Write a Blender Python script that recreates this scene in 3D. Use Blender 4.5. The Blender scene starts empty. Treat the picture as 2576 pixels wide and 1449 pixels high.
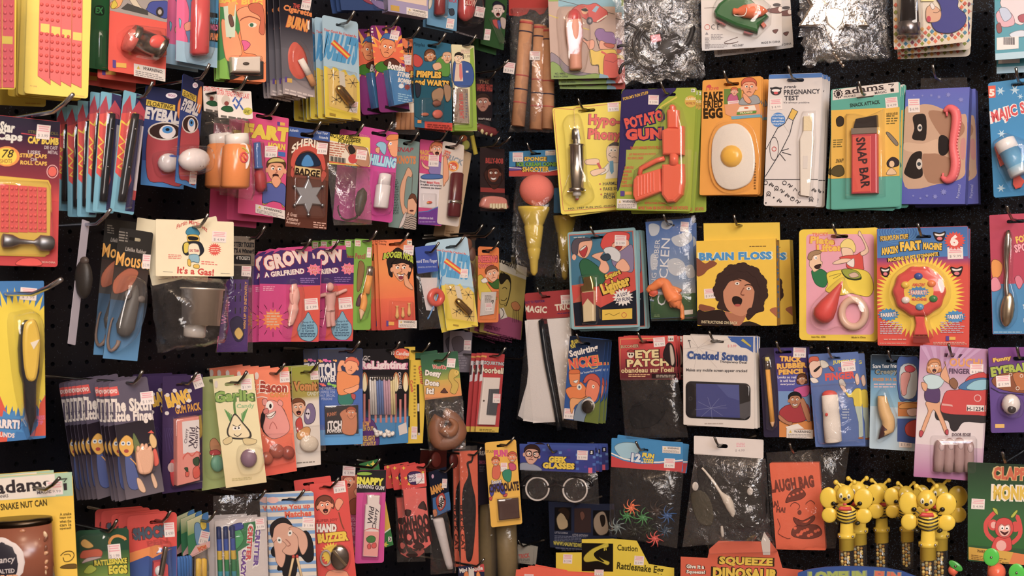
import bpy, math, random, re
import numpy as np
from mathutils import Vector, Matrix
from mathutils.geometry import tessellate_polygon
random.seed(11)
rng = np.random.default_rng(5)
scn = bpy.context.scene
COL = scn.collection

# ------------------------------------------------------------------ camera, world, lights, exposure
F, CX, CY, CH = 2760.0, 1288.0, 724.5, 1.5          # focal length in pixels of the 2576 x 1449 frame, camera height
cam = bpy.data.cameras.new('camera'); camo = bpy.data.objects.new('camera', cam); COL.objects.link(camo)
cam.sensor_width = 36.0; cam.lens = F / 2576 * 36; cam.clip_start = .05
camo.location = (0, 0, CH); camo.rotation_euler = (math.pi / 2, 0, 0)
cam.dof.use_dof = True; cam.dof.focus_distance = 1.65; cam.dof.aperture_fstop = 10
scn.camera = camo
w = bpy.data.worlds.new('world'); scn.world = w; w.use_nodes = True
w.node_tree.nodes['Background'].inputs[0].default_value = (1.0, .86, .76, 1)
w.node_tree.nodes['Background'].inputs[1].default_value = .16
def lamp(name, typ, loc, energy, col, size, target=None):
    l = bpy.data.lights.new(name, typ); l.energy = energy; l.color = col
    if typ == 'AREA': l.shape = 'DISK'; l.size = size
    else: l.shadow_soft_size = size
    o = bpy.data.objects.new(name, l); COL.objects.link(o); o.location = loc
    if target: o.rotation_euler = (Vector(target) - Vector(loc)).to_track_quat('-Z', 'Y').to_euler()
    return o
WARM = (1.0, .73, .50)
for i, (x, y, z, e) in enumerate([(-.55, .1, 2.75, 14), (.45, -.15, 2.75, 14), (1.5, -.5, 2.9, 14), (.1, -1.3, 2.8, 20), (-.5, -.7, 2.95, 8), (.75, -.5, 2.95, 9)]):
    lamp('ceiling_bulb', 'POINT', (x, y, z), e, WARM, .05)
lamp('ceiling_panel', 'AREA', (.35, -1.0, 2.9), 36, (1, .84, .72), 1.4, (.1, 1.9, 1.4))
lamp('shop_window', 'AREA', (.9, -2.3, 3.1), 55, (.72, .82, 1.0), 1.2, (.1, 1.9, 1.4))
lamp('lower_fill_light', 'AREA', (.2, -2.4, 2.15), 60, (1, .89, .81), 1.1, (.1, 1.9, 1.2))  # added fill light behind the camera, brightens the lower rows
scn.view_settings.view_transform = 'Standard'; scn.view_settings.look = 'None'
scn.view_settings.gamma = 1.0; scn.view_settings.use_curve_mapping = False
scn.view_settings.exposure = -.32
scn.cycles.transparent_max_bounces = 32
scn.cycles.max_bounces = 8

# ------------------------------------------------------------------ materials: finish by material, colour by attribute
def lin(h):
    if not isinstance(h, str): return tuple(h)
    h = h.lstrip('#')
    if len(h) == 3: h = ''.join(c * 2 for c in h)
    v = [int(h[i:i + 2], 16) / 255 for i in (0, 2, 4)]
    return tuple((c / 12.92 if c <= .04045 else ((c + .055) / 1.055) ** 2.4) for c in v)
MATS = {}
def material(name, rough=.4, metal=0, spec=.5, bump=0, bscale=400, vary=.05, coat=0, trans=0, sss=0):
    m = bpy.data.materials.new(name); m.use_nodes = True; nt = m.node_tree; n = nt.nodes; L = nt.links
    b = n['Principled BSDF']
    at = n.new('ShaderNodeAttribute'); at.attribute_name = 'Col'
    tc = n.new('ShaderNodeTexCoord')
    nz = n.new('ShaderNodeTexNoise'); nz.inputs['Scale'].default_value = bscale; nz.inputs['Detail'].default_value = 3
    L.new(tc.outputs['Object'], nz.inputs['Vector'])
    hs = n.new('ShaderNodeHueSaturation'); hs.inputs['Saturation'].default_value = .9; mp = n.new('ShaderNodeMapRange')
    mp.inputs['To Min'].default_value = 1 - vary; mp.inputs['To Max'].default_value = 1 + vary
    L.new(nz.outputs['Fac'], mp.inputs['Value']); L.new(mp.outputs['Result'], hs.inputs['Value'])
    L.new(at.outputs['Color'], hs.inputs['Color']); L.new(hs.outputs['Color'], b.inputs['Base Color'])
    b.inputs['Roughness'].default_value = rough; b.inputs['Metallic'].default_value = metal
    b.inputs['Specular IOR Level'].default_value = spec; b.inputs['Coat Weight'].default_value = coat
    b.inputs['Transmission Weight'].default_value = trans
    if sss: b.inputs['Subsurface Weight'].default_value = sss; b.inputs['Subsurface Radius'].default_value = (.01, .004, .002)
    if bump:
        bp = n.new('ShaderNodeBump'); bp.inputs['Strength'].default_value = bump; bp.inputs['Distance'].default_value = .002
        L.new(nz.outputs['Fac'], bp.inputs['Height']); L.new(bp.outputs['Normal'], b.inputs['Normal'])
    MATS[name] = m; return m
material('card', .42, spec=.32, bump=.05, bscale=60, vary=.04)
material('plastic', .22, spec=.5, vary=.03)
material('rubber', .45, spec=.4, bump=.1, bscale=900, vary=.08)
material('matte', .8, spec=.2, bump=.2, bscale=700, vary=.08)
material('metal', .26, metal=1, bump=.06, bscale=90, vary=.06)
material('tin', .48, metal=1, bump=.08, bscale=60, vary=.06)
material('foil', .16, metal=1, bump=.9, bscale=70, vary=.1)
material('wood', .5, spec=.35, bump=.1, bscale=120, vary=.14)
def film(name, rough, bump, bscale, haze, tint=(1, 1, 1), gain=1.0, fmin=.02):
    m = bpy.data.materials.new(name); m.use_nodes = True; nt = m.node_tree; n = nt.nodes; L = nt.links
    n.remove(n['Principled BSDF']); out = n['Material Output']
    tr = n.new('ShaderNodeBsdfTransparent'); tr.inputs[0].default_value = (*tint, 1)
    gl = n.new('ShaderNodeBsdfGlossy'); gl.inputs['Roughness'].default_value = rough
    df = n.new('ShaderNodeBsdfDiffuse'); df.inputs[0].default_value = (.8, .8, .82, 1)
    fr = n.new('ShaderNodeLayerWeight'); fr.inputs['Blend'].default_value = .5
    pw = n.new('ShaderNodeMath'); pw.operation = 'POWER'; pw.inputs[1].default_value = 4.0; L.new(fr.outputs['Facing'], pw.inputs[0])
    mu = n.new('ShaderNodeMath'); mu.operation = 'MULTIPLY_ADD'; mu.use_clamp = True
    mu.inputs[1].default_value = gain; mu.inputs[2].default_value = fmin
    L.new(pw.outputs[0], mu.inputs[0])
    mx = n.new('ShaderNodeMixShader'); L.new(mu.outputs[0], mx.inputs[0]); L.new(tr.outputs[0], mx.inputs[1]); L.new(gl.outputs[0], mx.inputs[2])
    m2 = n.new('ShaderNodeMixShader'); m2.inputs[0].default_value = haze; L.new(mx.outputs[0], m2.inputs[1]); L.new(df.outputs[0], m2.inputs[2])
    L.new(m2.outputs[0], out.inputs['Surface'])
    tc = n.new('ShaderNodeTexCoord'); nz = n.new('ShaderNodeTexNoise'); nz.inputs['Scale'].default_value = bscale; nz.inputs['Detail'].default_value = 4
    nz.inputs['Distortion'].default_value = 1.2 if bump > .3 else 0
    L.new(tc.outputs['Object'], nz.inputs['Vector'])
    bp = n.new('ShaderNodeBump'); bp.inputs['Strength'].default_value = bump; bp.inputs['Distance'].default_value = .004
    L.new(nz.outputs['Fac'], bp.inputs['Height'])
    for s in (gl, fr, df): L.new(bp.outputs['Normal'], s.inputs['Normal'])
    MATS[name] = m
film('blister', .06, .05, 60, .012, gain=.7, fmin=.06)
film('bag', .12, .8, 38, .014, gain=.8, fmin=.055)
film('crinkle', .1, 1.0, 50, .03, gain=.75, fmin=.1)

# ------------------------------------------------------------------ the two walls (inner corner) and the ray from a photo pixel
TH = math.radians(54.5)
CORNER = np.array([-.03, 2.28, 0.])
WALL = {'L': dict(n=np.array([math.sin(TH), -math.cos(TH), 0.]), yaw=54.5, d=np.array([-math.cos(TH), -math.sin(TH), 0.])),
        'R': dict(n=np.array([-math.cos(TH), -math.sin(TH), 0.]), yaw=-35.5, d=np.array([math.sin(TH), -math.cos(TH), 0.]))}
O = np.array([0., 0., CH])
def rays(x, y):
    x = np.asarray(x, float); y = np.asarray(y, float)
    return np.stack([(x - CX) / F, np.ones_like(x), -(y - CY) / F], -1)
def at_wall(x, y, wall, off):
    n = WALL[wall]['n']; d = rays(x, y)
    return O + d * ((np.dot(n, CORNER + n * off - O)) / np.dot(d, n))

# ------------------------------------------------------------------ shapes, written in picture pixels plus a height above the card
class MB:
    def __init__(s): s.ch = []
    def add(s, v, f, c, smooth=False, loc=False):
        v = np.asarray(v, float)
        c = np.asarray(c, float)
        if c.ndim == 1: c = np.tile(c, (len(v), 1))
        s.ch.append((v, f, c, smooth, loc))
def crom(p, k=4):
    p = np.asarray(p, float); n = len(p); o = []
    for i in range(n):
        a, b, c, d = p[i - 1], p[i], p[(i + 1) % n], p[(i + 2) % n]
        for j in range(k):
            t = j / k
            o.append(.5 * (2 * b + (c - a) * t + (2 * a - 5 * b + 4 * c - d) * t * t + (3 * b - 3 * c + d - a) * t ** 3))
    return np.array(o)
def pts(a): return np.asarray(a, float).reshape(-1, 2)
def tess(loops):
    vs = [Vector((p[0], p[1], 0)) for l in loops for p in l]
    return [t for t in tessellate_polygon([[Vector((p[0], p[1], 0)) for p in l] for l in loops])], np.array([[v.x, v.y] for v in vs])
def rrect(w, h, r, k=4):
    r = max(1e-6, min(r, w / 2.01, h / 2.01)); o = []
    for cx, cy, a0 in ((w / 2 - r, h / 2 - r, 0), (-w / 2 + r, h / 2 - r, 90), (-w / 2 + r, -h / 2 + r, 180), (w / 2 - r, -h / 2 + r, 270)):
        for j in range(k + 1):
            a = math.radians(a0 + 90 * j / k); o.append((cx + r * math.cos(a), cy + r * math.sin(a)))
    return np.array(o)
TXT = {}
_fc = bpy.data.curves.new('lettering', 'FONT'); _fo = bpy.data.objects.new('lettering', _fc)
def textmesh(s, off):
    k = (s, off)
    if k not in TXT:
        _fc.body = s; _fc.resolution_u = 2; _fc.offset = off; _fc.space_character = 1.0 + max(0, off) * 1.2
        m = _fo.to_mesh()
        v = np.zeros(len(m.vertices) * 3); m.vertices.foreach_get('co', v); v = v.reshape(-1, 3)[:, :2]
        TXT[k] = (v, [tuple(p.vertices) for p in m.polygons]); _fo.to_mesh_clear()
    return TXT[k]
def ring_faces(nr, n, close=True):
    f = []
    for i in range(nr - 1):
        for j in range(n if close else n - 1):
            a = i * n + j; b = i * n + (j + 1) % n
            f.append((a, b, b + n, a + n))
    return f

ZOOMS = dict(W=(0, 0, 1), Z1=(0, 0, 3.622), Z2=(450, 0, 3.622), Z3=(850, 0, 3.622), Z4=(1250, 0, 3.622), Z5=(1700, 0, 4.684), Z6=(2050, 0, 4.831),
             A1=(0, 250, 3.22), A2=(130, 180, 3.622), A3=(580, 250, 4.14), A4=(900, 250, 3.622), A5=(1350, 180, 3.813), A6=(1740, 160, 3.622), A7=(2100, 160, 3.622),
             B1=(0, 520, 2.415), B2=(200, 520, 3.623), B3=(600, 560, 4.262), B4=(1000, 540, 4.024), B5=(1250, 360, 2.683), B6=(1550, 520, 4.026), B7=(1960, 520, 3.813),
             C1=(0, 900, 3.623), C2=(400, 880, 3.814), C3=(780, 840, 4.261), C4=(1250, 820, 4.528), C5=(1700, 820, 4.262), C6=(2100, 840, 3.622),
             D1=(0, 1150, 4.845), D2=(380, 1150, 4.846), D3=(780, 1130, 4.543), D4=(1250, 1080, 3.926), D5=(1650, 1080, 3.926), D6=(2020, 1150, 4.633))
ITEMS = []
ORD = ['', 'second', 'third', 'fourth', 'fifth', 'sixth', 'seventh', 'eighth', 'ninth', 'tenth', 'eleventh', 'twelfth', 'thirteenth', 'fourteenth', 'fifteenth']
class Item:
    """One hanging product. Its frame sits at the hang point on the hook; every shape is written in survey pixels and laid on the card's own plane."""
    def __init__(s, name, label, cat, zoom, wall, off, quad, col=None, slot=None, n=0, dn=.005, r=3, grp=None, back=None, yaw=None, thick=.0006,
                 fin='card', base='card', jit=1.0, hook=True, outline=None, sw=26, hookext=.03, hang=None, drop=0, full=None):
        if ITEMS: ITEMS[-1].done()
        ITEMS.append(s); s.open = True
        s.name, s.label, s.cat, s.grp, s.back, s.wall, s.off = name, label, cat, grp, back, wall, off
        s.zx, s.zy, s.zs = ZOOMS[zoom]; s.n, s.dn, s.jit, s.hook, s.hookext, s.dropk = n, dn, jit, hook, hookext, drop
        s.full = bool(full)
        q = s.px(pts(quad))
        sp = s.px(pts(slot[:2]))[0] if slot is not None else (q[0] + q[1]) / 2 + (q[3] - q[0]) * .04
        if hang is not None: sp = s.px(pts(hang))[0]
        s.sp = sp; s.H = at_wall(sp[0], sp[1], wall, off)
        y0 = {'L': 38, 'R': -26}[wall]; best = None
        for yw in ([yaw] if yaw is not None else range(y0 - 32, y0 + 33, 2)):
            s.setyaw(yw); lp = s.flat(q)
            e = np.array([lp[1] - lp[0], lp[2] - lp[3]]).mean(0); g = np.array([lp[0] - lp[3], lp[1] - lp[2]]).mean(0)
            a1 = math.atan2(e[1], e[0]); a2 = math.atan2(-g[0], g[1])
            roll = (a1 * np.hypot(*e) + a2 * np.hypot(*g)) / (np.hypot(*e) + np.hypot(*g))
            ww, hh = np.hypot(*e), np.hypot(*g); c = lp.mean(0)
            R = np.array([[math.cos(roll), -math.sin(roll)], [math.sin(roll), math.cos(roll)]])
            rc = np.array([[-ww, hh], [ww, hh], [ww, -hh], [-ww, -hh]]) / 2 @ R.T + c
            err = np.sqrt(((rc - lp) ** 2).sum(1).mean()) / s.s + abs(yw - y0) / 14 + abs(math.degrees(roll)) / 9
            if best is None or err < best[0]: best = (err, yw, roll, ww, hh, c)
        _, s.yaw, roll, s.w, s.h, c = best
        s.setyaw(s.yaw)
        s.roll = roll; s.R2 = np.array([[math.cos(roll), math.sin(roll)], [-math.sin(roll), math.cos(roll)]])   # plane -> card axes
        s.c = s.R2 @ c                                                           # card centre in card axes (origin = hang point)
        u, v = s.u, s.v
        ux = u * math.cos(roll) + v * math.sin(roll); vx = -u * math.sin(roll) + v * math.cos(roll)
        s.M = Matrix(((ux[0], vx[0], s.nrm[0], s.H[0]), (ux[1], vx[1], s.nrm[1], s.H[1]), (ux[2], vx[2], s.nrm[2], s.H[2]), (0, 0, 0, 1)))
        s.quad = q; s.parts = []; s.lift = 0; s.hole = None; s.cur = None
        s.outl = None
        if slot is not None and len(slot) > 2:
            k = slot[2] / s.zs * s.s; sc_ = s.s / s.s
            o = s.loc2(s.px(pts(slot[:2])))[0]; hh = (slot[3] / s.zs * s.s) if len(slot) > 3 else k * .24
            s.hole = rrect(k, hh, hh / 2, 3) + o
        if col is not None:
            s.part(base, fin)
            if outline is not None: s.outl = s.loc2(s.px(pts(outline)))
            else: s.outl = rrect(s.w, s.h, r * s.s) + s.c
            s.slab(s.outl, 0, -thick, lin(col))
    # --- coordinates
    def px(s, p): return np.asarray(p, float) / s.zs + (s.zx, s.zy)
    def setyaw(s, yw):
        a = math.radians(yw); s.nrm = np.array([math.sin(a), -math.cos(a), 0.]); s.u = np.array([math.cos(a), math.sin(a), 0.]); s.v = np.array([0., 0., 1.])
        s.s = s.H[1] / F
    def flat(s, p):
        d = rays(p[:, 0], p[:, 1]); t = np.dot(s.nrm, s.H - O) / (d @ s.nrm); P = O + d * t[:, None] - s.H
        return np.stack([P @ s.u, P @ s.v], -1)
    def loc2(s, p): return s.flat(np.asarray(p, float)) @ s.R2.T
    def loc3(s, v):
        p = s.px(v[:, :2]); l = s.loc2(p); return np.concatenate([l, v[:, 2:3] / s.zs * s.s], 1)
    def zoom(s, k): s.zx, s.zy, s.zs = ZOOMS[k]; return s
    # --- parts
    def part(s, name, fin='card', sub=False, label=None):
        m = MB(); m.name, m.fin, m.sub, m.label = name, fin, sub, label
        s.parts.append(m); s.cur = m
        return s
    def zl(s, z): s.lift = int((z / s.zs * s.s - .00012) / .00003) + 6
    def on(s, name):
        for m in s.parts:
            if m.name == name: s.cur = m
        return s
    def add(s, v, f, c, smooth=False, loc=False):
        c = np.asarray([lin(x) for x in c]) if isinstance(c, list) else np.asarray(lin(c))
        v = np.asarray(v, float)
        if not loc: v = s.loc3(v)
        s.cur.add(v, f, c, smooth, True)
        return s
    def slab(s, out, z1, z0, col):
        loops = [out]
        if s.hole is not None and _inside(s.hole, out): loops.append(s.hole)
        f, v = tess(loops); n = len(v)
        V = np.concatenate([np.c_[v, np.full(n, z1)], np.c_[v, np.full(n, z0)]])
        F_ = list(f) + [tuple(i + n for i in t[::-1]) for t in f]
        k = 0
        for l in loops:
            m = len(l); F_ += [(k + i, k + (i + 1) % m, k + (i + 1) % m + n, k + i + n) for i in range(m)]; k += m
        s.cur.add(V, F_, np.asarray(col), False, True)
    # --- flat print
    def nz(s): s.lift += 1; return .00012 + s.lift * .00003
    def _print(s, lp, col, z=None):
        z = s.nz() if z is None else z
        if s.outl is not None and len(s.outl) > 4 or s.outl is not None: lp = clip(lp, s.c[0] - s.w / 2, s.c[0] + s.w / 2, s.c[1] - s.h / 2, s.c[1] + s.h / 2) if not s.free else lp
        if len(lp) < 3: return s
        loops = [lp]
        if s.hole is not None and s.cur.name in ('card', 'header_card', 'box') and _inside(s.hole, lp): loops.append(s.hole)
        f, v = tess(loops)
        s.cur.add(np.c_[v, np.full(len(v), z)], f, np.asarray(lin(col)), False, True)
        return s
    free = False
    def clampl(s, lp):
        if s.free or s.outl is None: return lp
        return np.c_[np.clip(lp[:, 0], s.c[0] - s.w / 2, s.c[0] + s.w / 2), np.clip(lp[:, 1], s.c[1] - s.h / 2, s.c[1] + s.h / 2)]
    def p(s, col, *a): return s._print(s.loc2(s.px(pts(a))), col)
    inked = True
    def b(s, col, *a):
        q = crom(pts(a)); s._print(s.loc2(s.px(q)), col)
        if s.inked: s.l(tuple(v * .3 for v in lin(col)), 1.25 * s.zs, *np.r_[q, q[:2]].ravel())
        return s
    def e(s, col, x, y, rx, ry=None, rot=0, n=18):
        ry = rx if ry is None else ry; t = np.linspace(0, 2 * np.pi, n, endpoint=False); r = math.radians(rot)
        X = rx * np.cos(t); Y = ry * np.sin(t)
        return s._print(s.loc2(s.px(np.stack([x + X * math.cos(r) - Y * math.sin(r), y + X * math.sin(r) + Y * math.cos(r)], -1))), col)
    def ring(s, col, x, y, r, wd, ry=None):
        n = 20; ry = r if ry is None else ry
        t = np.linspace(0, 2 * np.pi, n, endpoint=False); z = s.nz()
        o = s.loc2(s.px(np.stack([x + r * np.cos(t), y + ry * np.sin(t)], -1))); i = s.loc2(s.px(np.stack([x + (r - wd) * np.cos(t), y + (ry - wd) * np.sin(t)], -1)))
        o, i = s.clampl(o), s.clampl(i)
        s.cur.add(np.c_[np.r_[o, i], np.full(2 * n, z)], ring_faces(2, n), np.asarray(lin(col)), False, True); return s
    def q(s, col, x0, y0, x1, y1, sk=0): return s.p(col, x0, y0, x1, y0 + sk, x1, y1 + sk, x0, y1)
    def l(s, col, wd, *a):
        P = pts(a); z = s.nz()
        T = np.gradient(P, axis=0); N = np.stack([-T[:, 1], T[:, 0]], -1); N /= np.maximum(1e-9, np.linalg.norm(N, axis=1))[:, None]
        A = s.clampl(s.loc2(s.px(P + N * wd / 2))); B = s.clampl(s.loc2(s.px(P - N * wd / 2))); n = len(P)
        s.cur.add(np.c_[np.r_[A, B], np.full(2 * n, z)], [(i, i + 1, n + i + 1, n + i) for i in range(n - 1)], np.asarray(lin(col)), False, True); return s
    def cl(s, col, wd, *a): return s.l(col, wd, *(crom(pts(a), 3)[: 3 * (len(a) // 2 - 1) + 1].ravel()))
    def star(s, col, x, y, r1, r2, n, a0=0, ry=1.0):
        o = []
        for i in range(2 * n):
            a = math.pi * i / n + math.radians(a0); r = r1 if i % 2 == 0 else r2
            o += [x + r * math.cos(a), y + r * ry * math.sin(a)]
        return s.p(col, *o)
    def band(s, v0, v1, c0, c1=None, u0=0, u1=1):
        """band of the card between two fractions of its height, optionally fading from one print colour to another"""
        c1 = c1 or c0; z = s.nz(); x0, x1 = s.c[0] - s.w / 2 + s.w * u0, s.c[0] - s.w / 2 + s.w * u1; y1, y0 = s.c[1] + s.h / 2 - s.h * v0, s.c[1] + s.h / 2 - s.h * v1
        e = min(s.w, s.h) * .004; x0 += e; x1 -= e; y0 += e * (v1 >= 1); y1 -= e * (v0 <= 0)
        lp = np.array([[x0, y1], [x1, y1], [x1, y0], [x0, y0]])
        if s.hole is not None and _inside(s.hole, lp):
            f, v = tess([lp, s.hole])
        else:
            f, v = [(0, 1, 2, 3)], lp
        a, b = np.asarray(lin(c0)), np.asarray(lin(c1)); t = ((y1 - v[:, 1]) / max(1e-9, y1 - y0))[:, None]
        s.cur.add(np.c_[v, np.full(len(v), z)], f, a * (1 - t) + b * t, False, True); return s
    def t(s, txt, x, y, w, h, col, ang=0, ol=None, ob=.05, b=.025, arc=0, sh=0, vert=False):
        v0, _ = textmesh(txt, 0.0)
        if len(v0) == 0: return s
        mn, mx = v0.min(0), v0.max(0)
        for off, c in ([(b + ob, ol)] if ol else []) + [(b, col)]:
            v, f = textmesh(txt, off)
            m2, x2 = (v.min(0), v.max(0)); mn_, mx_ = (mn, mx) if off == b and not ol else (textmesh(txt, b)[0].min(0), textmesh(txt, b)[0].max(0))
            cx = (m2[0] + x2[0]) / 2
            U = (v - [cx, (mn_[1] + mx_[1]) / 2]) / (mx_ - mn_)
            X = U[:, 0] * w; Y = -U[:, 1] * h
            X = X - Y * sh; Y = Y - arc * (1 - (2 * U[:, 0]) ** 2)
            r = math.radians(ang); P = np.stack([x + X * math.cos(r) - Y * math.sin(r), y + X * math.sin(r) + Y * math.cos(r)], -1)
            z = s.nz()
            lp = s.loc2(s.px(P))
            if not s.free and s.outl is not None:
                lp[:, 0] = np.clip(lp[:, 0], s.c[0] - s.w / 2, s.c[0] + s.w / 2); lp[:, 1] = np.clip(lp[:, 1], s.c[1] - s.h / 2, s.c[1] + s.h / 2)
            s.cur.add(np.c_[lp, np.full(len(P), z)], f, np.asarray(lin(c)), False, True)
        return s
    def fine(s, col, x0, y0, x1, y1, n, ang=0):
        """lines of print too small to read: rows of word-long dashes"""
        hh = (y1 - y0) / n; V, Fc = [], []; r = math.tan(math.radians(ang))
        for i in range(n):
            x = x0; ya = y0 + i * hh + hh * .2; yb = ya + hh * .5; end = x1 - (x1 - x0) * random.choice([0, .05, .2])
            while x < end:
                ww = random.uniform(.8, 2.6) * hh; xe = min(x + ww, end); k = len(V)
                V += [(x, ya + (x - x0) * r), (xe, ya + (xe - x0) * r), (xe, yb + (xe - x0) * r), (x, yb + (x - x0) * r)]; Fc.append((k, k + 1, k + 2, k + 3)); x = xe + hh * .35
        z = s.nz(); lp = s.loc2(s.px(np.array(V)))
        if not s.free: lp[:, 0] = np.clip(lp[:, 0], s.c[0] - s.w / 2, s.c[0] + s.w / 2)
        s.cur.add(np.c_[lp, np.full(len(V), z)], Fc, np.asarray(lin(col)), False, True); return s
    def st(s, x, y, w, h, ang=0, txt='$ 1.99', z=3, name='price_sticker'):
        keep = s.cur; s.part(name, 'card'); s.free = True
        r = math.radians(ang); ca, sa = math.cos(r), math.sin(r)
        def tr(a): a = np.asarray(a, float); return np.stack([x + a[:, 0] * ca - a[:, 1] * sa, y + a[:, 0] * sa + a[:, 1] * ca], -1)
        def quad(x0, y0, x1, y1, zz, c):
            P = tr([(x0, y0), (x1, y0), (x1, y1), (x0, y1)]); s.add(np.c_[P, np.full(4, zz)], [(0, 1, 2, 3)], c)
        P = tr([(-w / 2, -h / 2), (w / 2, -h / 2), (w / 2, h / 2), (-w / 2, h / 2)])
        V = np.r_[np.c_[P, np.full(4, z)], np.c_[P, np.full(4, z - .8)]]
        s.add(V, [(0, 1, 2, 3), (7, 6, 5, 4)] + [(i, (i + 1) % 4, (i + 1) % 4 + 4, i + 4) for i in range(4)], '#f0e6e2')
        for k, ww in enumerate((.8, .7, .84)): quad(-w / 2 * ww, -h * .42 + k * h * .15, w / 2 * ww, -h * .42 + k * h * .15 + h * .085, z + .25, '#eba6b0')
        v, f = textmesh(txt, .0); mn, mx = v.min(0), v.max(0); U = (v - (mn + mx) / 2) / (mx - mn)
        P = tr(np.c_[U[:, 0] * w * .74, h * .27 - U[:, 1] * h * .24]); s.add(np.c_[P, np.full(len(P), z + .25)], f, '#8d8890')
        s.free = False; s.cur = keep; return s
    def warn(s, x0, y0, x1, y1, sk=0, word='WARNING:'):
        keep = s.cur; s.part('warning_label', 'card'); s.free = True; h = y1 - y0; w = x1 - x0
        s.p('#e8e0d8', x0, y0, x1, y0 + sk, x1, y1 + sk, x0, y1)
        a = math.degrees(math.atan2(sk, w)); s.t(word, x0 + w * .6, y0 + h * .25 + sk * .6, w * .62, h * .26, '#4a4446', ang=a)
        s.p('#d9b93a', x0 + w * .09, y0 + h * .4 + sk * .1, x0 + w * .2, y0 + h * .4 + sk * .2, x0 + w * .145, y0 + h * .1 + sk * .15)
        s.fine('#9a9494', x0 + w * .05, y0 + h * .52 + sk * .05, x1 - w * .05, y0 + h * .96 + sk * .05, 3, a); s.free = False
        s.cur = keep; return s
    # --- solid shapes (x, y in pixels of the zoom, z = height above the card in the same pixels)
    def prism(s, col, z0, z1, *a, smooth=False, bev=0, cur=False):
        P = crom(pts(a)) if cur else pts(a); n = len(P); c = P.mean(0)
        if bev:
            N = np.roll(P, -1, 0) - np.roll(P, 1, 0); N = np.stack([N[:, 1], -N[:, 0]], -1); N /= np.maximum(1e-9, np.linalg.norm(N, axis=1))[:, None]
            ar = .5 * np.sum(P[:, 0] * np.roll(P[:, 1], -1) - P[:, 1] * np.roll(P[:, 0], -1))
            if ar < 0: N = -N
            rings = [(P, z0), (P, z1 - bev), (P - N * bev * .35, z1 - bev * .3), (P - N * bev, z1)]
        else: rings = [(P, z0), (P, z1)]
        V = np.concatenate([np.c_[r, np.full(n, z)] for r, z in rings]); m = len(rings)
        f, _ = tess([rings[-1][0]])
        Fc = ring_faces(m, n) + [tuple(i + (m - 1) * n for i in t) for t in f] + [t[::-1] for t in f]
        return s.add(V, Fc, col, smooth)
    def lathe(s, col, x0, y0, x1, y1, prof, zc=None, n=14, flat=1.0):
        """solid of revolution about the line (x0,y0)-(x1,y1); prof = [(t, radius)] along it"""
        a = np.array([x0, y0], float); d = np.array([x1, y1], float) - a; nn = np.array([-d[1], d[0]]) / np.hypot(*d)
        R = max(r for _, r in prof); zc = R * flat if zc is None else zc
        th = np.linspace(0, 2 * np.pi, n, endpoint=False); V = []
        for t, r in prof:
            c = a + d * t
            for q in th:
                o = c + nn * (r * math.cos(q)); V.append((o[0], o[1], zc + r * flat * math.sin(q)))
        k = len(prof); Fc = ring_faces(k, n)
        V.append((*(a + d * prof[0][0]), zc)); V.append((*(a + d * prof[-1][0]), zc))
        Fc += [(k * n, (j + 1) % n, j) for j in range(n)] + [(k * n + 1, (k - 1) * n + j, (k - 1) * n + (j + 1) % n) for j in range(n)]
        if isinstance(col, (list, tuple)) and not isinstance(col[0], (int, float)):
            cc = [c for c in col for _ in range(n)] + [col[0], col[-1]]
            return s.add(V, Fc, cc, True)
        return s.add(V, Fc, col, True)
    def ball(s, col, x, y, rx, ry=None, rz=None, zc=None, rot=0, n=14, m=9):
        ry = rx if ry is None else ry; rz = min(rx, ry) if rz is None else rz; zc = rz if zc is None else zc; r = math.radians(rot); V = []
        for i in range(m):
            p = math.pi * (i + .02) / (m - 1 + .04)
            for j in range(n):
                q = 2 * math.pi * j / n; X = rx * math.sin(p) * math.cos(q); Y = ry * math.cos(p)
                V.append((x + X * math.cos(r) - Y * math.sin(r), y + X * math.sin(r) + Y * math.cos(r), zc + rz * math.sin(p) * math.sin(q)))
        return s.add(V, ring_faces(m, n), col, True)
    def tube(s, col, rad, *a, z=None, n=8, cur=True, closed=False):
        P = np.asarray(a, float).reshape(-1, 2)
        Zs = np.full(len(P), rad if z is None else z, float) if not isinstance(z, (list, tuple)) else np.asarray(z, float)
        P = np.c_[P, Zs]
        if cur and len(P) > 2:
            Q = crom(P, 4); P = Q if closed else Q[: 4 * (len(P) - 1) + 1]
        m = len(P); rad = np.interp(np.linspace(0, 1, m), np.linspace(0, 1, len(rad)), rad) if isinstance(rad, (list, tuple)) else np.full(m, rad)
        T = (np.roll(P, -1, 0) - np.roll(P, 1, 0)) if closed else np.gradient(P, axis=0)
        T /= np.maximum(1e-9, np.linalg.norm(T, axis=1))[:, None]
        A = np.cross(T, [0, 0, 1.0]); A /= np.maximum(1e-6, np.linalg.norm(A, axis=1))[:, None]; B = np.cross(A, T); V = []
        for i in range(m):
            for j in range(n):
                q = 2 * math.pi * j / n; V.append(P[i] + rad[i] * (A[i] * math.cos(q) + B[i] * math.sin(q)))
        Fc = ring_faces(m, n)
        if closed: Fc += [((m - 1) * n + j, (m - 1) * n + (j + 1) % n, (j + 1) % n, j) for j in range(n)]
        else: Fc += [tuple(range(n))[::-1], tuple((m - 1) * n + j for j in range(n))]
        return s.add(V, Fc, col, True)
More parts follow.
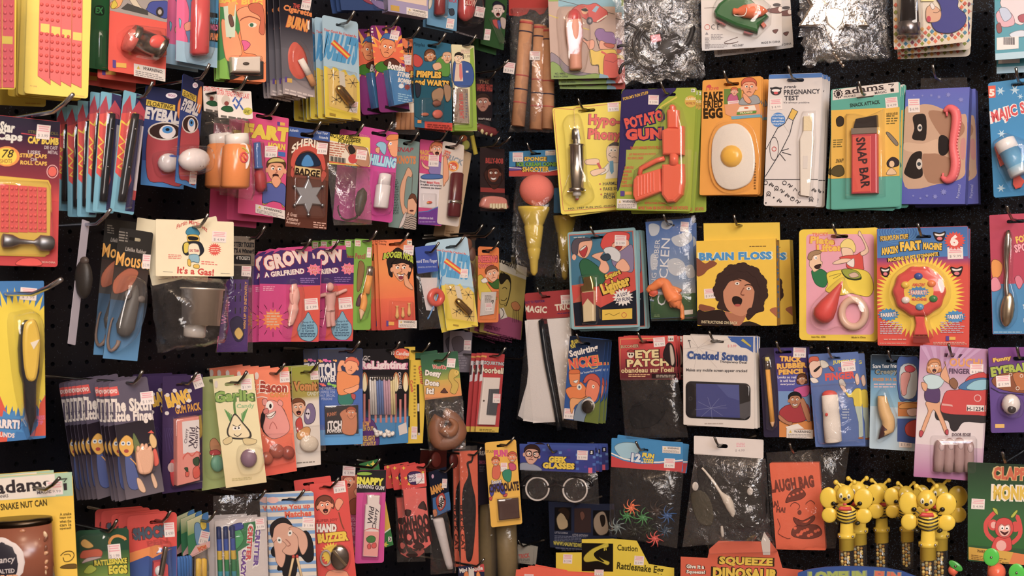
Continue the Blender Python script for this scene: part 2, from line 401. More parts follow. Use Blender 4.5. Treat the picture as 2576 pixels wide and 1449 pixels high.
    def dome(s, fin, depth, *a, name='blister', cur=False, taper=.9, sub=False, flange=0, col='#fff'):
        """formed shell over an outline: steep sides, softly rounded top"""
        keep = s.cur; s.part(name, fin, sub); P = crom(pts(a)) if cur else pts(a); c = P.mean(0); n = len(P)
        rg = ([(1 + flange, .3)] if flange else []) + [(1, .3), ((1 + taper) / 2, depth * .6), (taper, depth * .9), (taper * .93, depth), (taper * .5, depth * 1.03)]
        V = np.concatenate([np.c_[c + (P - c) * k, np.full(n, z)] for k, z in rg]); m = len(rg)
        V = np.r_[V, [[c[0], c[1], depth * 1.03]]]
        Fc = ring_faces(m, n) + [((m - 1) * n + j, (m - 1) * n + (j + 1) % n, m * n) for j in range(n)]
        s.add(V, Fc, col, True); s.cur = keep; return s
    def rdome(s, fin, depth, x0, y0, x1, y1, r=8, sk=0, name='blister', taper=.93, sub=False, col='#fff'):
        P = rrect(x1 - x0, y1 - y0, r, 4); P[:, 1] += P[:, 0] * sk / (x1 - x0)
        return s.dome(fin, depth, *(P + [(x0 + x1) / 2, (y0 + y1) / 2]).ravel(), name=name, taper=taper, sub=sub, col=col)
    def bag(s, fin, depth, quad, name='bag', crum=1.0, nx=13, ny=17, both=True, col='#fff', ragged=0):
        """pillow of thin film between four corners, crumpled"""
        q = pts(quad); V = []; Fc = []; cc = []
        ph = rng.uniform(0, 6, 8)
        for side in ((1, -1) if both else (1,)):
            k = len(V)
            for j in range(ny):
                for i in range(nx):
                    a, b = i / (nx - 1), j / (ny - 1)
                    P = (q[0] * (1 - a) + q[1] * a) * (1 - b) + (q[3] * (1 - a) + q[2] * a) * b
                    e = (math.sin(math.pi * a) * min(1, math.sin(math.pi * min(1, b * .75 + .02)) * 1.1 if b < .9 else (1 - b) * 10 * .8)) ** .7 if 0 < a < 1 and b < 1 else 0
                    wv = math.sin(a * 9 + ph[0] + b * 3) * .5 + math.sin(b * 13 + ph[1] - a * 7) * .5 + math.sin((a - b) * 17 + ph[2]) * .35 + rng.normal() * .35
                    z = (depth * e ** .6 if side > 0 else -depth * .14 * e) - depth * .05 + wv * depth * .07 * crum * (1 if side > 0 else .25)
                    jx = rng.normal(0, 1, 2) * crum * ragged * (1 if (i in (0, nx - 1) or j == ny - 1) else 0)
                    V.append((P[0] + jx[0], P[1] + jx[1], z if b > .02 else depth * .12))
            Fc += [(k + j * nx + i, k + j * nx + i + 1, k + (j + 1) * nx + i + 1, k + (j + 1) * nx + i) for j in range(ny - 1) for i in range(nx - 1)]
        keep = s.cur; s.part(name, fin); s.add(V, Fc, col, True); s.cur = keep; return s
    # --- finish
    def done(s):
        if not s.open: return
        s.open = False
        root = bpy.data.objects.new(s.name, None); COL.objects.link(root); root.empty_display_size = .01
        root.matrix_world = s.M; root['label'] = s.label; root['category'] = s.cat
        if s.grp: root['group'] = s.grp
        last = None; kids = []
        zt = {}; BASE = ('card', 'box', 'header_card', 'cloth_pouch', 'price_sticker', 'warning_label')
        for m in s.parts:
            if m.ch: zt[m] = max(c[0][:, 2].max() for c in m.ch)
        zs = [z for m, z in zt.items() if m.name not in BASE and m.fin not in ('blister', 'bag', 'crinkle')] or [z for m, z in zt.items() if m.name not in BASE]
        cv = s.M.inverted() @ Vector(O); pc = Vector((*s.c, 0)) - cv
        sh = np.array([pc.x / -pc.z, pc.y / -pc.z, 0]) * -.5 * (max(zs) if zs else 0)
        for m in s.parts:
            if not m.ch: continue
            V, Fc, C, S = [], [], [], []; k = 0
            for v, f, c, sm, _ in m.ch:
                V.append(v + sh if (m.name not in BASE and zt[m] > .0016) else v); C.append(c); Fc += [tuple(int(i) + k for i in t) for t in f]; S += [sm] * len(f); k += len(v)
            me = bpy.data.meshes.new(m.name); me.from_pydata(np.concatenate(V).tolist(), [], Fc)
            C = np.concatenate(C); at = me.color_attributes.new('Col', 'FLOAT_COLOR', 'POINT')
            at.data.foreach_set('color', np.c_[C, np.ones(len(C))].astype(np.float32).ravel())
            me.polygons.foreach_set('use_smooth', S); me.materials.append(MATS[m.fin]); me.update()
            o = bpy.data.objects.new(m.name, me); COL.objects.link(o)
            o.parent = last if (m.sub and last) else root
            if m.label: o['label'] = m.label
            if not m.sub: last = o
            kids.append((o, m.sub))
        s.root = root
        n = WALL[s.wall]['n']
        for k in range(1, s.n + 1):
            d = s.dn * (k + random.uniform(-.15, .15))
            if s.off - d < .012: break
            r = root.copy(); COL.objects.link(r)
            j = s.jit; M = Matrix.Translation(Vector(-n * d)) @ s.M
            M = M @ Matrix.Rotation(math.radians(random.gauss(0, 1.6) * j), 4, 'Z') @ Matrix.Rotation(random.uniform(-1, 1) * min(.04 * j, s.dn / s.w * .55), 4, 'Y')
            M = M @ Matrix.Translation(Vector((random.gauss(0, .0012) * j, -abs(random.gauss(0, .0012)) * j - s.dropk * k, 0)))
            r.matrix_world = M
            noun = re.split(r' (?:hanging|in the stack|behind|tilted|hidden)', s.back or s.label)[0]
            r['label'] = ORD[k] + ' ' + noun + ' counted from the front'
            lastc = None
            for o, sub in kids:
                if not s.full and not o.name.startswith(('card', 'header_card', 'box')): continue
                if o.name.startswith('price_sticker') and random.random() < .5: continue
                c = o.copy(); COL.objects.link(c); c.parent = lastc if (sub and lastc) else r
                if not sub: lastc = c
        if s.hook: hook(s.H, s.wall, s.hookext, 'dark wire peg hook holding the ' + s.short())
    def short(s):
        return ' '.join(s.label.split()[:11])
def _inside(h, o):
    o = np.asarray(o)
    for x, y in h:
        c = False; n = len(o); j = n - 1
        for i in range(n):
            if ((o[i][1] > y) != (o[j][1] > y)) and (x < (o[j][0] - o[i][0]) * (y - o[i][1]) / (o[j][1] - o[i][1] + 1e-12) + o[i][0]): c = not c
            j = i
        if not c: return False
    return True
def clip(P, x0, x1, y0, y1):
    P = [tuple(p) for p in P]
    for ax, lim, sg in ((0, x0, 1), (0, x1, -1), (1, y0, 1), (1, y1, -1)):
        o = []
        for i in range(len(P)):
            a, b = P[i - 1], P[i]; ia, ib = sg * (a[ax] - lim) >= 0, sg * (b[ax] - lim) >= 0
            if ia != ib:
                t = (lim - a[ax]) / (b[ax] - a[ax]); o.append((a[0] + (b[0] - a[0]) * t, a[1] + (b[1] - a[1]) * t))
            if ib: o.append(b)
        P = o
        if len(P) < 3: return np.zeros((0, 2))
    return np.array(P)
def world_tube(name, path, rad, mat, col, n=8):
    P = np.asarray(path, float); m = len(P); T = np.gradient(P, axis=0); T /= np.linalg.norm(T, axis=1)[:, None]
    A = np.cross(T, [0.1, .2, 1.0]); A /= np.linalg.norm(A, axis=1)[:, None]; B = np.cross(A, T); V = []
    for i in range(m):
        for j in range(n):
            q = 2 * math.pi * j / n; V.append(P[i] + rad * (A[i] * math.cos(q) + B[i] * math.sin(q)))
    me = bpy.data.meshes.new(name); me.from_pydata([tuple(v) for v in V], [], ring_faces(m, n) + [tuple(range(n)), tuple((m - 1) * n + j for j in range(n))])
    at = me.color_attributes.new('Col', 'FLOAT_COLOR', 'POINT'); at.data.foreach_set('color', np.tile([*lin(col), 1.], len(V)).astype(np.float32))
    me.polygons.foreach_set('use_smooth', [True] * len(me.polygons)); me.materials.append(MATS[mat])
    o = bpy.data.objects.new(name, me); COL.objects.link(o); return o
def hook(H, wall, ext, label, rad=.0021, col='#8b8a86', up=.016, mat='metal'):
    n = WALL[wall]['n']; d = np.dot(H - CORNER, n); z = np.array([0, 0, 1.])
    P0 = H - n * (d - .001); top = z * .002
    tip = H + n * ext * .45
    path = [P0 + top, P0 * .5 + H * .5 + top, H + top, tip + top, tip + n * ext * .3 + z * (up * .45 + .002), tip + n * ext * .55 + z * (up + .002)]
    o = world_tube('peg_hook', path, rad, mat, col); o['label'] = ' '.join(label.split()[:16]); o['category'] = 'hook'; o['group'] = 'wire peg hooks'
    return o

# ------------------------------------------------------------------ pegboard walls: real holes, black board behind
def glitter(name, cut, lo):
    m = bpy.data.materials.new(name); m.use_nodes = True; nt = m.node_tree; n = nt.nodes; L = nt.links; b = n['Principled BSDF']
    tc = n.new('ShaderNodeTexCoord'); vo = n.new('ShaderNodeTexVoronoi'); vo.inputs['Scale'].default_value = 850
    L.new(tc.outputs['Object'], vo.inputs['Vector'])
    sp = n.new('ShaderNodeSeparateColor'); L.new(vo.outputs['Color'], sp.inputs[0])
    gt = n.new('ShaderNodeMath'); gt.operation = 'GREATER_THAN'; gt.inputs[1].default_value = cut; L.new(sp.outputs[0], gt.inputs[0])
    mx = n.new('ShaderNodeMix'); mx.data_type = 'RGBA'; mx.inputs[6].default_value = (.006, .007, .012, 1); mx.inputs[7].default_value = lo
    L.new(gt.outputs[0], mx.inputs[0]); L.new(mx.outputs[2], b.inputs['Base Color']); L.new(gt.outputs[0], b.inputs['Metallic'])
    b.inputs['Roughness'].default_value = .3
    nm = n.new('ShaderNodeBump'); nm.inputs['Strength'].default_value = 1.0; nm.inputs['Distance'].default_value = .002; L.new(sp.outputs[1], nm.inputs['Height']); L.new(nm.outputs['Normal'], b.inputs['Normal'])
    return m
def pegboard(name, wall, length, label):
    d, n = WALL[wall]['d'], WALL[wall]['n']; p = .0254; r = .0032; Z0, Z1 = CH - .80, CH + .80
    nx, nz = int(length / p), int((Z1 - Z0) / p); V, Fc = [], []
    oc = [(math.cos(math.pi / 8 + k * math.pi / 4) * r, math.sin(math.pi / 8 + k * math.pi / 4) * r) for k in range(8)]
    sq = [(1, .41), (.41, 1), (-.41, 1), (-1, .41), (-1, -.41), (-.41, -1), (.41, -1), (1, -.41)]
    for i in range(nx):
        for j in range(nz):
            c = CORNER + d * (p * (i + .5)) + np.array([0, 0, Z0 + p * (j + .5)]); k = len(V)
            sc_ = p / 2
            for a in range(8):
                V.append(c + d * sq[a][0] * sc_ + np.array([0, 0, sq[a][1] * sc_]))
            for a in range(8): V.append(c + d * oc[a][0] + np.array([0, 0, oc[a][1]]))
            for a in range(8): V.append(c + d * oc[a][0] + np.array([0, 0, oc[a][1]]) - n * .005)
            Fc += [(k + a, k + (a + 1) % 8, k + 8 + (a + 1) % 8, k + 8 + a) for a in range(8)] + [(k + 8 + a, k + 8 + (a + 1) % 8, k + 16 + (a + 1) % 8, k + 16 + a) for a in range(8)]
            for s0, s1, cx, cy in ((0, 1, 1, 1), (2, 3, -1, 1), (4, 5, -1, -1), (6, 7, 1, -1)):
                V.append(c + d * cx * sc_ + np.array([0, 0, cy * sc_])); Fc.append((k + s0, len(V) - 1, k + s1))
    me = bpy.data.meshes.new(name); me.from_pydata([tuple(v) for v in V], [], Fc); me.materials.append(glitter('black_pegboard_paint', .985, (.12, .14, .18, 1)) if wall == 'L' else glitter('black_glitter_paint', .9, (.13, .22, .36, 1)))
    o = bpy.data.objects.new(name, me); COL.objects.link(o); o['kind'] = 'structure'; o['label'] = label
    a, b = CORNER - n * .0052 - d * .02, CORNER - n * .0052 + d * length; e = -n * .02
    z0, z1 = np.array([0, 0, Z0]), np.array([0, 0, Z1]); B = [a + z0, b + z0, b + z1, a + z1]; B += [x + e for x in B]
    me = bpy.data.meshes.new('backing_board'); me.from_pydata([tuple(v) for v in B], [], [(0, 1, 2, 3), (7, 6, 5, 4), (0, 1, 5, 4), (1, 2, 6, 5), (2, 3, 7, 6), (3, 0, 4, 7)])
    at = me.color_attributes.new('Col', 'FLOAT_COLOR', 'POINT'); at.data.foreach_set('color', np.tile([.004, .004, .005, 1.], 8).astype(np.float32))
    me.materials.append(MATS['matte']); q = bpy.data.objects.new('backing_board', me); COL.objects.link(q); q.parent = o
def slabbox(name, x0, y0, z0, x1, y1, z1, mat, label):
    V = [(x, y, z) for z in (z0, z1) for y in (y0, y1) for x in (x0, x1)]
    me = bpy.data.meshes.new(name); me.from_pydata(V, [], [(0, 1, 3, 2), (4, 6, 7, 5), (0, 4, 5, 1), (2, 3, 7, 6), (0, 2, 6, 4), (1, 5, 7, 3)]); me.materials.append(mat)
    o = bpy.data.objects.new(name, me); COL.objects.link(o); o['kind'] = 'structure'; o['label'] = label
def paint(name, c, rough=.7, scale=3, spread=.25):
    m = bpy.data.materials.new(name); m.use_nodes = True; n = m.node_tree.nodes; L = m.node_tree.links; b = n['Principled BSDF']
    nz = n.new('ShaderNodeTexNoise'); nz.inputs['Scale'].default_value = scale; nz.inputs['Detail'].default_value = 6
    tc = n.new('ShaderNodeTexCoord'); L.new(tc.outputs['Object'], nz.inputs['Vector'])
    cr = n.new('ShaderNodeValToRGB'); cr.color_ramp.elements[0].color = (*[v * (1 - spread) for v in c], 1); cr.color_ramp.elements[1].color = (*[min(1, v * (1 + spread)) for v in c], 1)
    L.new(nz.outputs['Fac'], cr.inputs['Fac']); L.new(cr.outputs['Color'], b.inputs['Base Color']); b.inputs['Roughness'].default_value = rough
    return m
# the shop behind the viewer: it bounces the lamps and shows in the shiny plastic
slabbox('floor', -3.2, -4.2, -.1, 3.4, 2.6, 0, paint('floor_boards', (.22, .15, .10), .5, 6), 'brown shop floor')
slabbox('ceiling', -3.2, -4.2, 3.3, 3.4, 2.6, 3.4, paint('ceiling_paint', (.62, .55, .48)), 'cream shop ceiling')
slabbox('wall_back', -3.2, -4.3, 0, 3.4, -4.2, 3.3, paint('back_wall_paint', (.66, .54, .44), .6, 4, .5), 'warm brown shop wall behind the viewer')
slabbox('wall_side_near', -3.3, -4.2, 0, -3.2, 2.6, 3.3, paint('side_wall_paint', (.62, .54, .48), .6, 4, .4), 'shop side wall')
slabbox('wall_side_far', 3.4, -4.2, 0, 3.5, 2.6, 3.3, paint('far_wall_paint', (.62, .54, .48), .6, 4, .4), 'shop side wall on the other side')
pegboard('wall_left', 'L', 1.75, 'black pegboard wall running away to the corner')
pegboard('wall_right', 'R', 1.65, 'black glittery pegboard wall with small round holes')
def head(it, x, y, r, skin='#e8a080', hair='#4a2c1c', mouth='smile', tilt=0, style='short', asp=1.2, eyes=True):
    """printed cartoon head"""
    t = math.radians(tilt); ca, sa = math.cos(t), math.sin(t)
    def P(*a):
        a = pts(a) * r; return np.stack([x + a[:, 0] * ca - a[:, 1] * sa, y + a[:, 0] * sa + a[:, 1] * ca], -1).ravel()
    if style == 'curly': it.b(hair, *P(-1.1, .5, -1.35, -.3, -.9, -1.2, 0, -1.55, .95, -1.2, 1.35, -.3, 1.1, .55, .6, -.2, 0, -.5, -.6, -.2))
    elif style == 'long': it.b(hair, *P(-1.1, 1.0, -1.2, -.4, -.7, -1.3, .2, -1.5, 1.0, -1.1, 1.2, 0, 1.1, .9))
    it.b(skin, *P(-.95, -.3, -.75, -.95, 0, -1.15, .75, -.95, .95, -.3, .8, .45, .35, 1.1, 0, asp, -.35, 1.1, -.8, .45))
    it.e(skin, *P(-1, .05), r * .18, r * .26); it.e(skin, *P(1, .05), r * .18, r * .26)
    if style == 'short': it.b(hair, *P(-1.0, -.25, -1.02, -.9, -.4, -1.4, .4, -1.4, 1.0, -.9, 1.0, -.25, .7, -.75, 0, -.85, -.7, -.7))
    if style == 'curly': it.b(hair, *P(-1.0, -.3, -.9, -1.1, 0, -1.45, .9, -1.1, 1.0, -.3, .5, -.75, 0, -.6, -.5, -.8))
    if style == 'long': it.b(hair, *P(-1.0, -.1, -.9, -1.0, 0, -1.35, .9, -1.0, 1.0, -.1, .6, -.7, 0, -.75, -.6, -.6))
    if eyes:
        for k in (-1, 1):
            it.e('#f5f0e8', *P(.36 * k, -.18), r * .2, r * .16, tilt); it.e('#1c1614', *P(.36 * k + .05, -.16), r * .09)
            it.l(hair, r * .08, *P(.15 * k, -.42, .38 * k, -.5, .6 * k, -.42))
    it.cl('#9a5040', r * .08, *P(0, -.1, .14, .22, -.08, .27))
    if mouth == 'open': it.b('#3a0f10', *P(-.3, .5, 0, .4, .3, .5, .22, .85, 0, .95, -.22, .85)); it.e('#c8504c', *P(0, .8), r * .15, r * .08)
    elif mouth == 'smile': it.b('#fff', *P(-.42, .48, 0, .62, .42, .48, .25, .78, 0, .84, -.25, .78)); it.cl('#5a1c18', r * .07, *P(-.45, .46, 0, .62, .45, .46))
    else: it.cl('#7a2c24', r * .08, *P(-.3, .62, 0, .52, .3, .62))
# ================================================================== RIGHT WALL, second row
I = Item
SKIN = '#e9a98a'
it = I('novelty_egg_pack','orange card with a rubber fried egg under a clear blister','gag toy','A6','R',.13,(105,155,635,110,610,1190,65,1200),'#f3a31d',slot=(362,188,150,30),n=4,dn=.006,r=5,
       grp='fried egg cards on one hook',back='orange fried egg card hanging behind the front fried egg card')
it.t('FAKE',198,300,160,78,'#38260f',-2,b=.045).t('FRIED',196,370,160,56,'#38260f',-2,b=.045).t('EGG',194,452,160,84,'#38260f',-2,b=.06)
it.t('I love',190,222,110,38,'#e0523a',-4,sh=.2).e('#d83a34',160,208,20,16)
it.q('#6f8f3c',295,232,455,370,-8).b('#c85a8a',325,330,350,280,400,270,425,320,410,345,340,345); head(it,390,258,30,'#efae90','#d8662e','frown')
it.p('#e9a070',300,375,610,345,630,465,365,485,310,460).p('#68b0cc',362,482,630,462,628,488,365,508)
it.b('#a5a9ad',440,335,500,290,590,290,622,330,612,365,450,378); head(it,525,222,66,'#f0a57c','#d5582c','frown'); it.b('#f0a57c',470,275,500,285,545,345,520,365,480,330)
it.p('#5f9a3a',415,445,595,430,590,452,412,468).p('#f6efe2',440,395,575,380,592,425,415,440).e('#e46a2c',500,405,22,9).t('PRANKS!',500,447,110,16,'#f4e9c0',-5)
it.st(386,388,105,98,-6,'$ 1.99')
it.fine('#8a5a14',570,900,590,1150,10)
it.part('egg_white','rubber').prism('#f3ebdf',2,26,240,590,330,548,430,552,510,620,550,720,568,860,556,1000,510,1090,400,1142,300,1140,220,1080,178,960,172,830,185,690,bev=12,smooth=True,cur=True)
it.part('egg_yolk','plastic').ball('#f2b705',358,842,100,102,52,zc=22,n=20)
it.dome('blister',60,220,560,330,520,440,525,540,600,582,740,596,880,580,1030,520,1125,400,1168,280,1165,190,1090,150,960,145,820,160,680,cur=True,taper=.95,flange=.06)

it = I('novelty_test_pack','grey and white pregnancy test prank card with blue top edge','gag toy','A6','R',.135,(705,98,1190,85,1145,1300,655,1295),'#ded8d6',slot=(945,152,155,32),n=4,dn=.009,r=6,jit=.3,
       grp='pregnancy test prank cards',back='pregnancy test prank card in the stack behind the front one')
it.band(0,.034,'#2f74c4').t('prank',900,215,105,34,'#3c3a44',0,sh=.25).t('PREGNANCY',1005,257,318,42,'#3c3a44',-2,b=.03).t('TEST',910,314,125,40,'#3c3a44',-1,b=.03).t("it's always positive",955,356,225,22,'#77747a')
it.e('#2e2c33',768,250,50,40).e('#f0ecea',768,245,38,14).e('#d83e46',768,268,20,12).q('#2e2c33',715,218,822,232)
it.e('#2f7fce',788,512,66,66)
for k,tx in enumerate(('practise','marriage','advertise','maybe')): it.t(tx,788,470 + k * 27,100,18,'#dfe9f2')
it.p('#e0b53c',912,410,968,440,925,520,878,495).p('#dcd6d4',884,492,925,515,890,635,840,560)
it.l('#33313a',7,678,780,785,585,850,545,878,492,918,408,968,438,925,518,895,640,815,800,670,1030).l('#33313a',6,880,495,925,520)
it.ring('#33313a',752,775,42,5,108).ring('#c8403e',752,778,22,6).l('#33313a',6,815,795,885,775).l('#33313a',6,825,808,908,832).l('#33313a',6,808,825,855,885)
it.q('#38353c',660,1052,1150,1058)
for k in range(34):
    x,y = 675 + (k * 97) % 460,1085 + (k * 61) % 195
    if k % 4 == 0: it.ring('#3a373e',x,y,20,5)
    elif k % 4 == 1: it.l('#3a373e',6,x - 18,y + 14,x,y - 14,x + 18,y + 14)
    elif k % 4 == 2: it.cl('#3a373e',6,x - 18,y,x - 5,y - 16,x + 12,y + 10,x + 22,y - 4)
    else: it.e('#3a373e',x,y,7)
it.st(768,370,110,100,-3,'$ 4.99')
it.part('test_stick','plastic').prism('#f0e9dd',4,40,1015,620,1020,480,1100,480,1098,620,1115,700,1105,800,1075,1210,990,1200,985,690,bev=10).part('absorbent_tip','matte',sub=True).prism('#eeddb4',30,44,1022,484,1098,484,1095,615,1020,615,bev=4)
it.part('result_window','plastic',sub=True).prism('#e6e0da',38,43,1018,840,1062,840,1058,960,1014,958,bev=2).fine('#55525a',1022,980,1042,1110,9)
it.dome('blister',58,1000,480,1015,430,1130,425,1128,600,1135,700,1098,1235,970,1225,965,680,taper=.95)

it = I('novelty_lighter_pack','turquoise and yellow card with a red gag lighter','gag toy','A6','R',.14,(1278,240,1893,160,1910,1305,1260,1330),'#58b3a4',slot=(1580,293,165,36),n=3,dn=.008,r=6,
       grp='gag lighter cards',back='gag lighter card hanging behind the front one')
it.p('#e9e2dc',1285,240,1885,160,1888,262,1284,335).t('adams',1572,230,345,56,'#3a3034',-8,b=.02).l('#5a5056',4,1392,281,1775,232).t('PRANKS',1440,297,105,18,'#5a5056',-8).t('MAGIC',1722,262,105,22,'#5a5056',-8)
it.star('#3a3034',1337,275,46,34,12).e('#e9e2dc',1337,275,30).b('#3a3034',1322,262,1345,255,1352,285,1328,296).p('#2c262a',1810,228,1842,225,1845,255,1814,258).l('#2c262a',8,1792,190,1845,187,1822,208)
it.q('#eebb38',1272,425,1895,1050,-28).band(.78,.995,'#58b3a4').t('SNACK ATTACK',1580,365,265,32,'#2f4a44',-7,b=.03)
it.st(1822,355,112,95,-6,'$ 4.99').b('#3b332c',1318,510,1350,480,1385,500,1380,560,1330,570).fine('#7a6a30',1290,690,1378,770,4,-3).fine('#7a6a30',1775,470,1878,560,4,-3).t('BEWARE!',1828,458,100,22,'#6a5620',-5)
it.t('SNAP!',1350,885,65,34,'#3a2f24',-6,sh=.3).b('#8a8070',1775,640,1800,630,1880,720,1860,745).b('#3a3238',1780,900,1830,852,1885,880,1882,930,1800,945).e('#e8c79e',1825,915,24,30).b('#e8c79e',1775,1010,1820,950,1870,1005)
it.b('#5c5130',1268,1000,1300,940,1370,930,1392,1000,1340,1030)
it.part('lighter_body','plastic').prism('#c8243a',6,60,1462,650,1695,640,1698,1180,1460,1188,bev=14).part('lettering_panel','plastic',sub=True).prism('#e8442c',58,62,1475,670,1640,662,1640,1165,1475,1172,bev=2)
it.free = True
it.zl(63); it.part('lettering','card',sub=True).t('SNAP BAR',1572,905,440,78,'#3a1620',84,b=.03); it.lift = 30; it.free = False
it.part('metal_collar','metal').prism('#d8d4cc',6,60,1460,590,1698,580,1697,642,1462,652,bev=8).part('striker','plastic').prism('#2a2220',6,55,1500,505,1690,470,1695,580,1480,590,bev=8)
it.dome('blister',78,1405,455,1480,450,1590,480,1690,440,1750,410,1760,1210,1400,1235,taper=.93)

it = I('novelty_moustache_box','blue box with a pink tentacle moustache over a printed face','gag toy','A7','R',.12,(640,235,1225,220,1190,1285,610,1275),'#4a55b8',thick=.028,base='box',n=1,dn=.03,r=1,hang=(940,150),yaw=-30,
       grp='tentacle moustache boxes',back='blue tentacle moustache box hidden behind the front one')
it.inked = False; it.band(.0,.3,'#5560c4','#4a6fc8').b('#c9a58a',632,440,720,410,800,370,900,380,1000,420,1140,460,1205,500,1190,900,1180,1020,1080,1075,930,1100,740,1140,620,1060)
it.b('#a87c60',860,430,1060,460,1180,560,1150,660,1010,690,900,560).b('#a87c60',800,830,960,830,1100,900,1100,1050,850,1080).b('#d8b598',640,720,800,730,940,690,960,800,820,820,640,790)
it.b('#241a18',710,490,760,460,830,480,830,680,770,700,705,680,725,590).b('#241a18',640,960,700,830,790,800,790,900,800,1020,720,1050,640,1010)
it.e('#d8cfc6',775,585,22,34).e('#39424a',777,585,15).e('#d8cfc6',770,915,28,50).e('#39424a',768,915,18).b('#1c1416',950,670,1000,655,1040,700,1035,800,985,840,945,800).b('#c88a86',1150,700,1190,690,1185,860,1148,850)
for x,y,r in ((720,290,12),(800,292,12),(880,290,16),(950,305,20),(1035,285,26),(1150,330,28),(715,1205,12),(780,1228,14),(840,1205,16),(915,1212,26),(992,1170,32)): it.star('#7d86d2',x,y,r,r * .5,8)
it.t('Perpetual',1132,1165,120,34,'#9aa2e0',-82).st(722,383,105,125,-2,'$ 6.99',z=3)
it.part('tentacle_moustache','rubber').tube('#ee5a62',[10,18,34,46,48,40,48,46,34,18,10],1020,480,1000,440,1040,405,1095,440,1105,540,1075,740,1098,900,1075,1020,1020,1060,975,1030,985,995,z=24)
it.part('suckers','rubber',sub=True)
for k in range(22):
    y_ = 425 + k * 28.5; it.ball('#f58a8c',np.interp(y_,[425,540,740,900,1024],[1085,1105,1075,1098,1070]) + 38,y_,11,11,10,zc=46,n=8,m=5)
it.part('hanger_tab','blister').prism('#fff',-30,-26,780,130,1200,120,1210,230,775,238)
it = I('snow_powder_pack','blue snow powder card cut off by the frame with snowflakes','gag toy','A7','R',.14,(1385,190,1930,95,1950,1190,1460,1215),'#178ac8',slot=(1690,185,160,34),n=1,dn=.01,r=6,grp='snow powder cards',back='snow powder card behind the front one')
it.q('#e34a2c',1395,205,1465,315,-6).t('5',1432,265,40,60,'#f6e8dc',b=.05).t('MAJIC SNOW',1700,420,560,130,'#d83a44',-17,ol='#f2eef0',ob=.07,b=.04,sh=.1)
for x,y,r in ((1510,250,45),(1640,240,48),(1520,640,42),(1515,1135,42),(1690,300,30)): it.star('#b8dcf2',x,y,r,r * .35,6)
it.part('snow_tub','plastic').lathe(['#e8e8ec','#f5f5f8','#f5f5f8','#5aa8d8','#5aa8d8','#8ac4e4','#cfd6dc','#b8c0c8'],1540,690,1690,1010,[(0,60),(.03,96),(.3,100),(.31,92),(.75,92),(.76,96),(.97,96),(1,90)],zc=90)
it.part('shovel','plastic').tube('#e0402c',[14,14,14],1490,840,1580,930,1640,1020,z=30).prism('#e0402c',12,34,1620,1030,1680,1015,1725,1060,1690,1120,1640,1135,1615,1090,bev=6).prism('#e0402c',10,30,1445,750,1480,735,1545,905,1500,930,bev=6)
it.dome('blister',190,1440,700,1560,620,1790,700,1780,1130,1600,1160,1480,960,taper=.9)

it = I('syringe_prank_pack','yellow syringe card with a red border line','gag toy','A5','R',.125,(145,350,832,282,915,1315,240,1370),'#eed91e',slot=(480,375,165,30),n=3,dn=.007,r=6,
       grp='yellow syringe cards',back='yellow syringe card hanging behind the front one')
it.l('#c8402c',5,800,305,380,345,360,365,180,352,165,380,255,1325,270,1338,900,1285)
it.t('Hypo-',650,480,300,130,'#e34a3e',3,ol='#7a2a22',ob=.03,b=.05).t('Phony',650,618,310,130,'#e34a3e',3,ol='#7a2a22',ob=.03,b=.05)
it.p('#efe9dc',660,1028,690,870,740,850,800,860,820,1020).b('#f0d6c0',680,850,672,740,720,690,790,690,820,760,810,860,730,875).b('#3a2c28',690,715,740,680,800,690,790,712,730,708).e('#faf5ee',715,750,18).e('#faf5ee',752,752,18).e('#222',716,755,6).e('#222',752,757,6).cl('#3a2c28',5,710,780,690,800,715,812).cl('#3a2c28',5,720,830,745,818,765,830)
it.p('#4ea0cc',700,860,735,855,740,960,720,985,702,955).b('#efe9dc',650,920,690,880,690,950,620,990,590,960).b('#f0c8a8',515,965,560,940,640,930,660,950,590,990,540,1000).b('#f0c8a8',470,850,560,835,600,850,590,890,520,895,470,885).p('#c83030',575,880,600,872,625,930,605,938)
for k,tx in enumerate(('HARMLESS','FAKE SHOT','DRAW "BLOOD"')):
    it.e('#c8402c',608 + k * 6,1078 + k * 50,8).t(tx,640 + [90,95,125][k] + k * 4,1072 + k * 50,[185,190,245][k],30,'#3e3a20',-3,b=.015)
it.t('FROM ARM',745,1202,200,30,'#3e3a20',-3,b=.015).t('NO. 1987 FUN INC. CHICAGO',560,1298,500,16,'#6a6428',-4).st(735,340,108,85,-3,'$ 5.99')
it.part('syringe','metal').lathe('#c9c4bc',385,700,388,1150,[(0,74),(.02,78),(.04,70),(.92,68),(.93,80),(1,80)],zc=90).part('needle_cap','metal',sub=True).lathe('#a39c92',370,548,382,700,[(0,20),(.08,34),(.7,46),(.72,32),(1,36)],zc=90)
it.part('needle','metal',sub=True).tube('#c9a868',2.5,360,350,362,460,372,552,z=60).part('finger_flange','metal',sub=True).prism('#d8d2ca',60,110,295,1140,470,1128,472,1148,296,1160,bev=6).part('plunger','plastic',sub=True).lathe('#d3cec8',388,1150,390,1215,[(0,42),(.6,42),(.62,20),(1,18)],zc=90).ball('#b03428',390,1218,18,14,16,zc=88)
it.dome('blister',150,345,400,400,395,440,480,470,700,495,1080,540,1120,545,1220,420,1290,290,1260,245,1180,290,1050,270,640,250,480,290,410,cur=True,taper=.92)
it = I('potato_gun_pack','lime green and purple card with an orange toy potato gun','gag toy','A5','R',.16,(820,180,1530,145,1480,1350,755,1320),'#9db32c',slot=(1268,222,140,30),n=3,dn=.012,r=5,
       grp='potato gun cards',back='lime green potato gun card behind the front one')
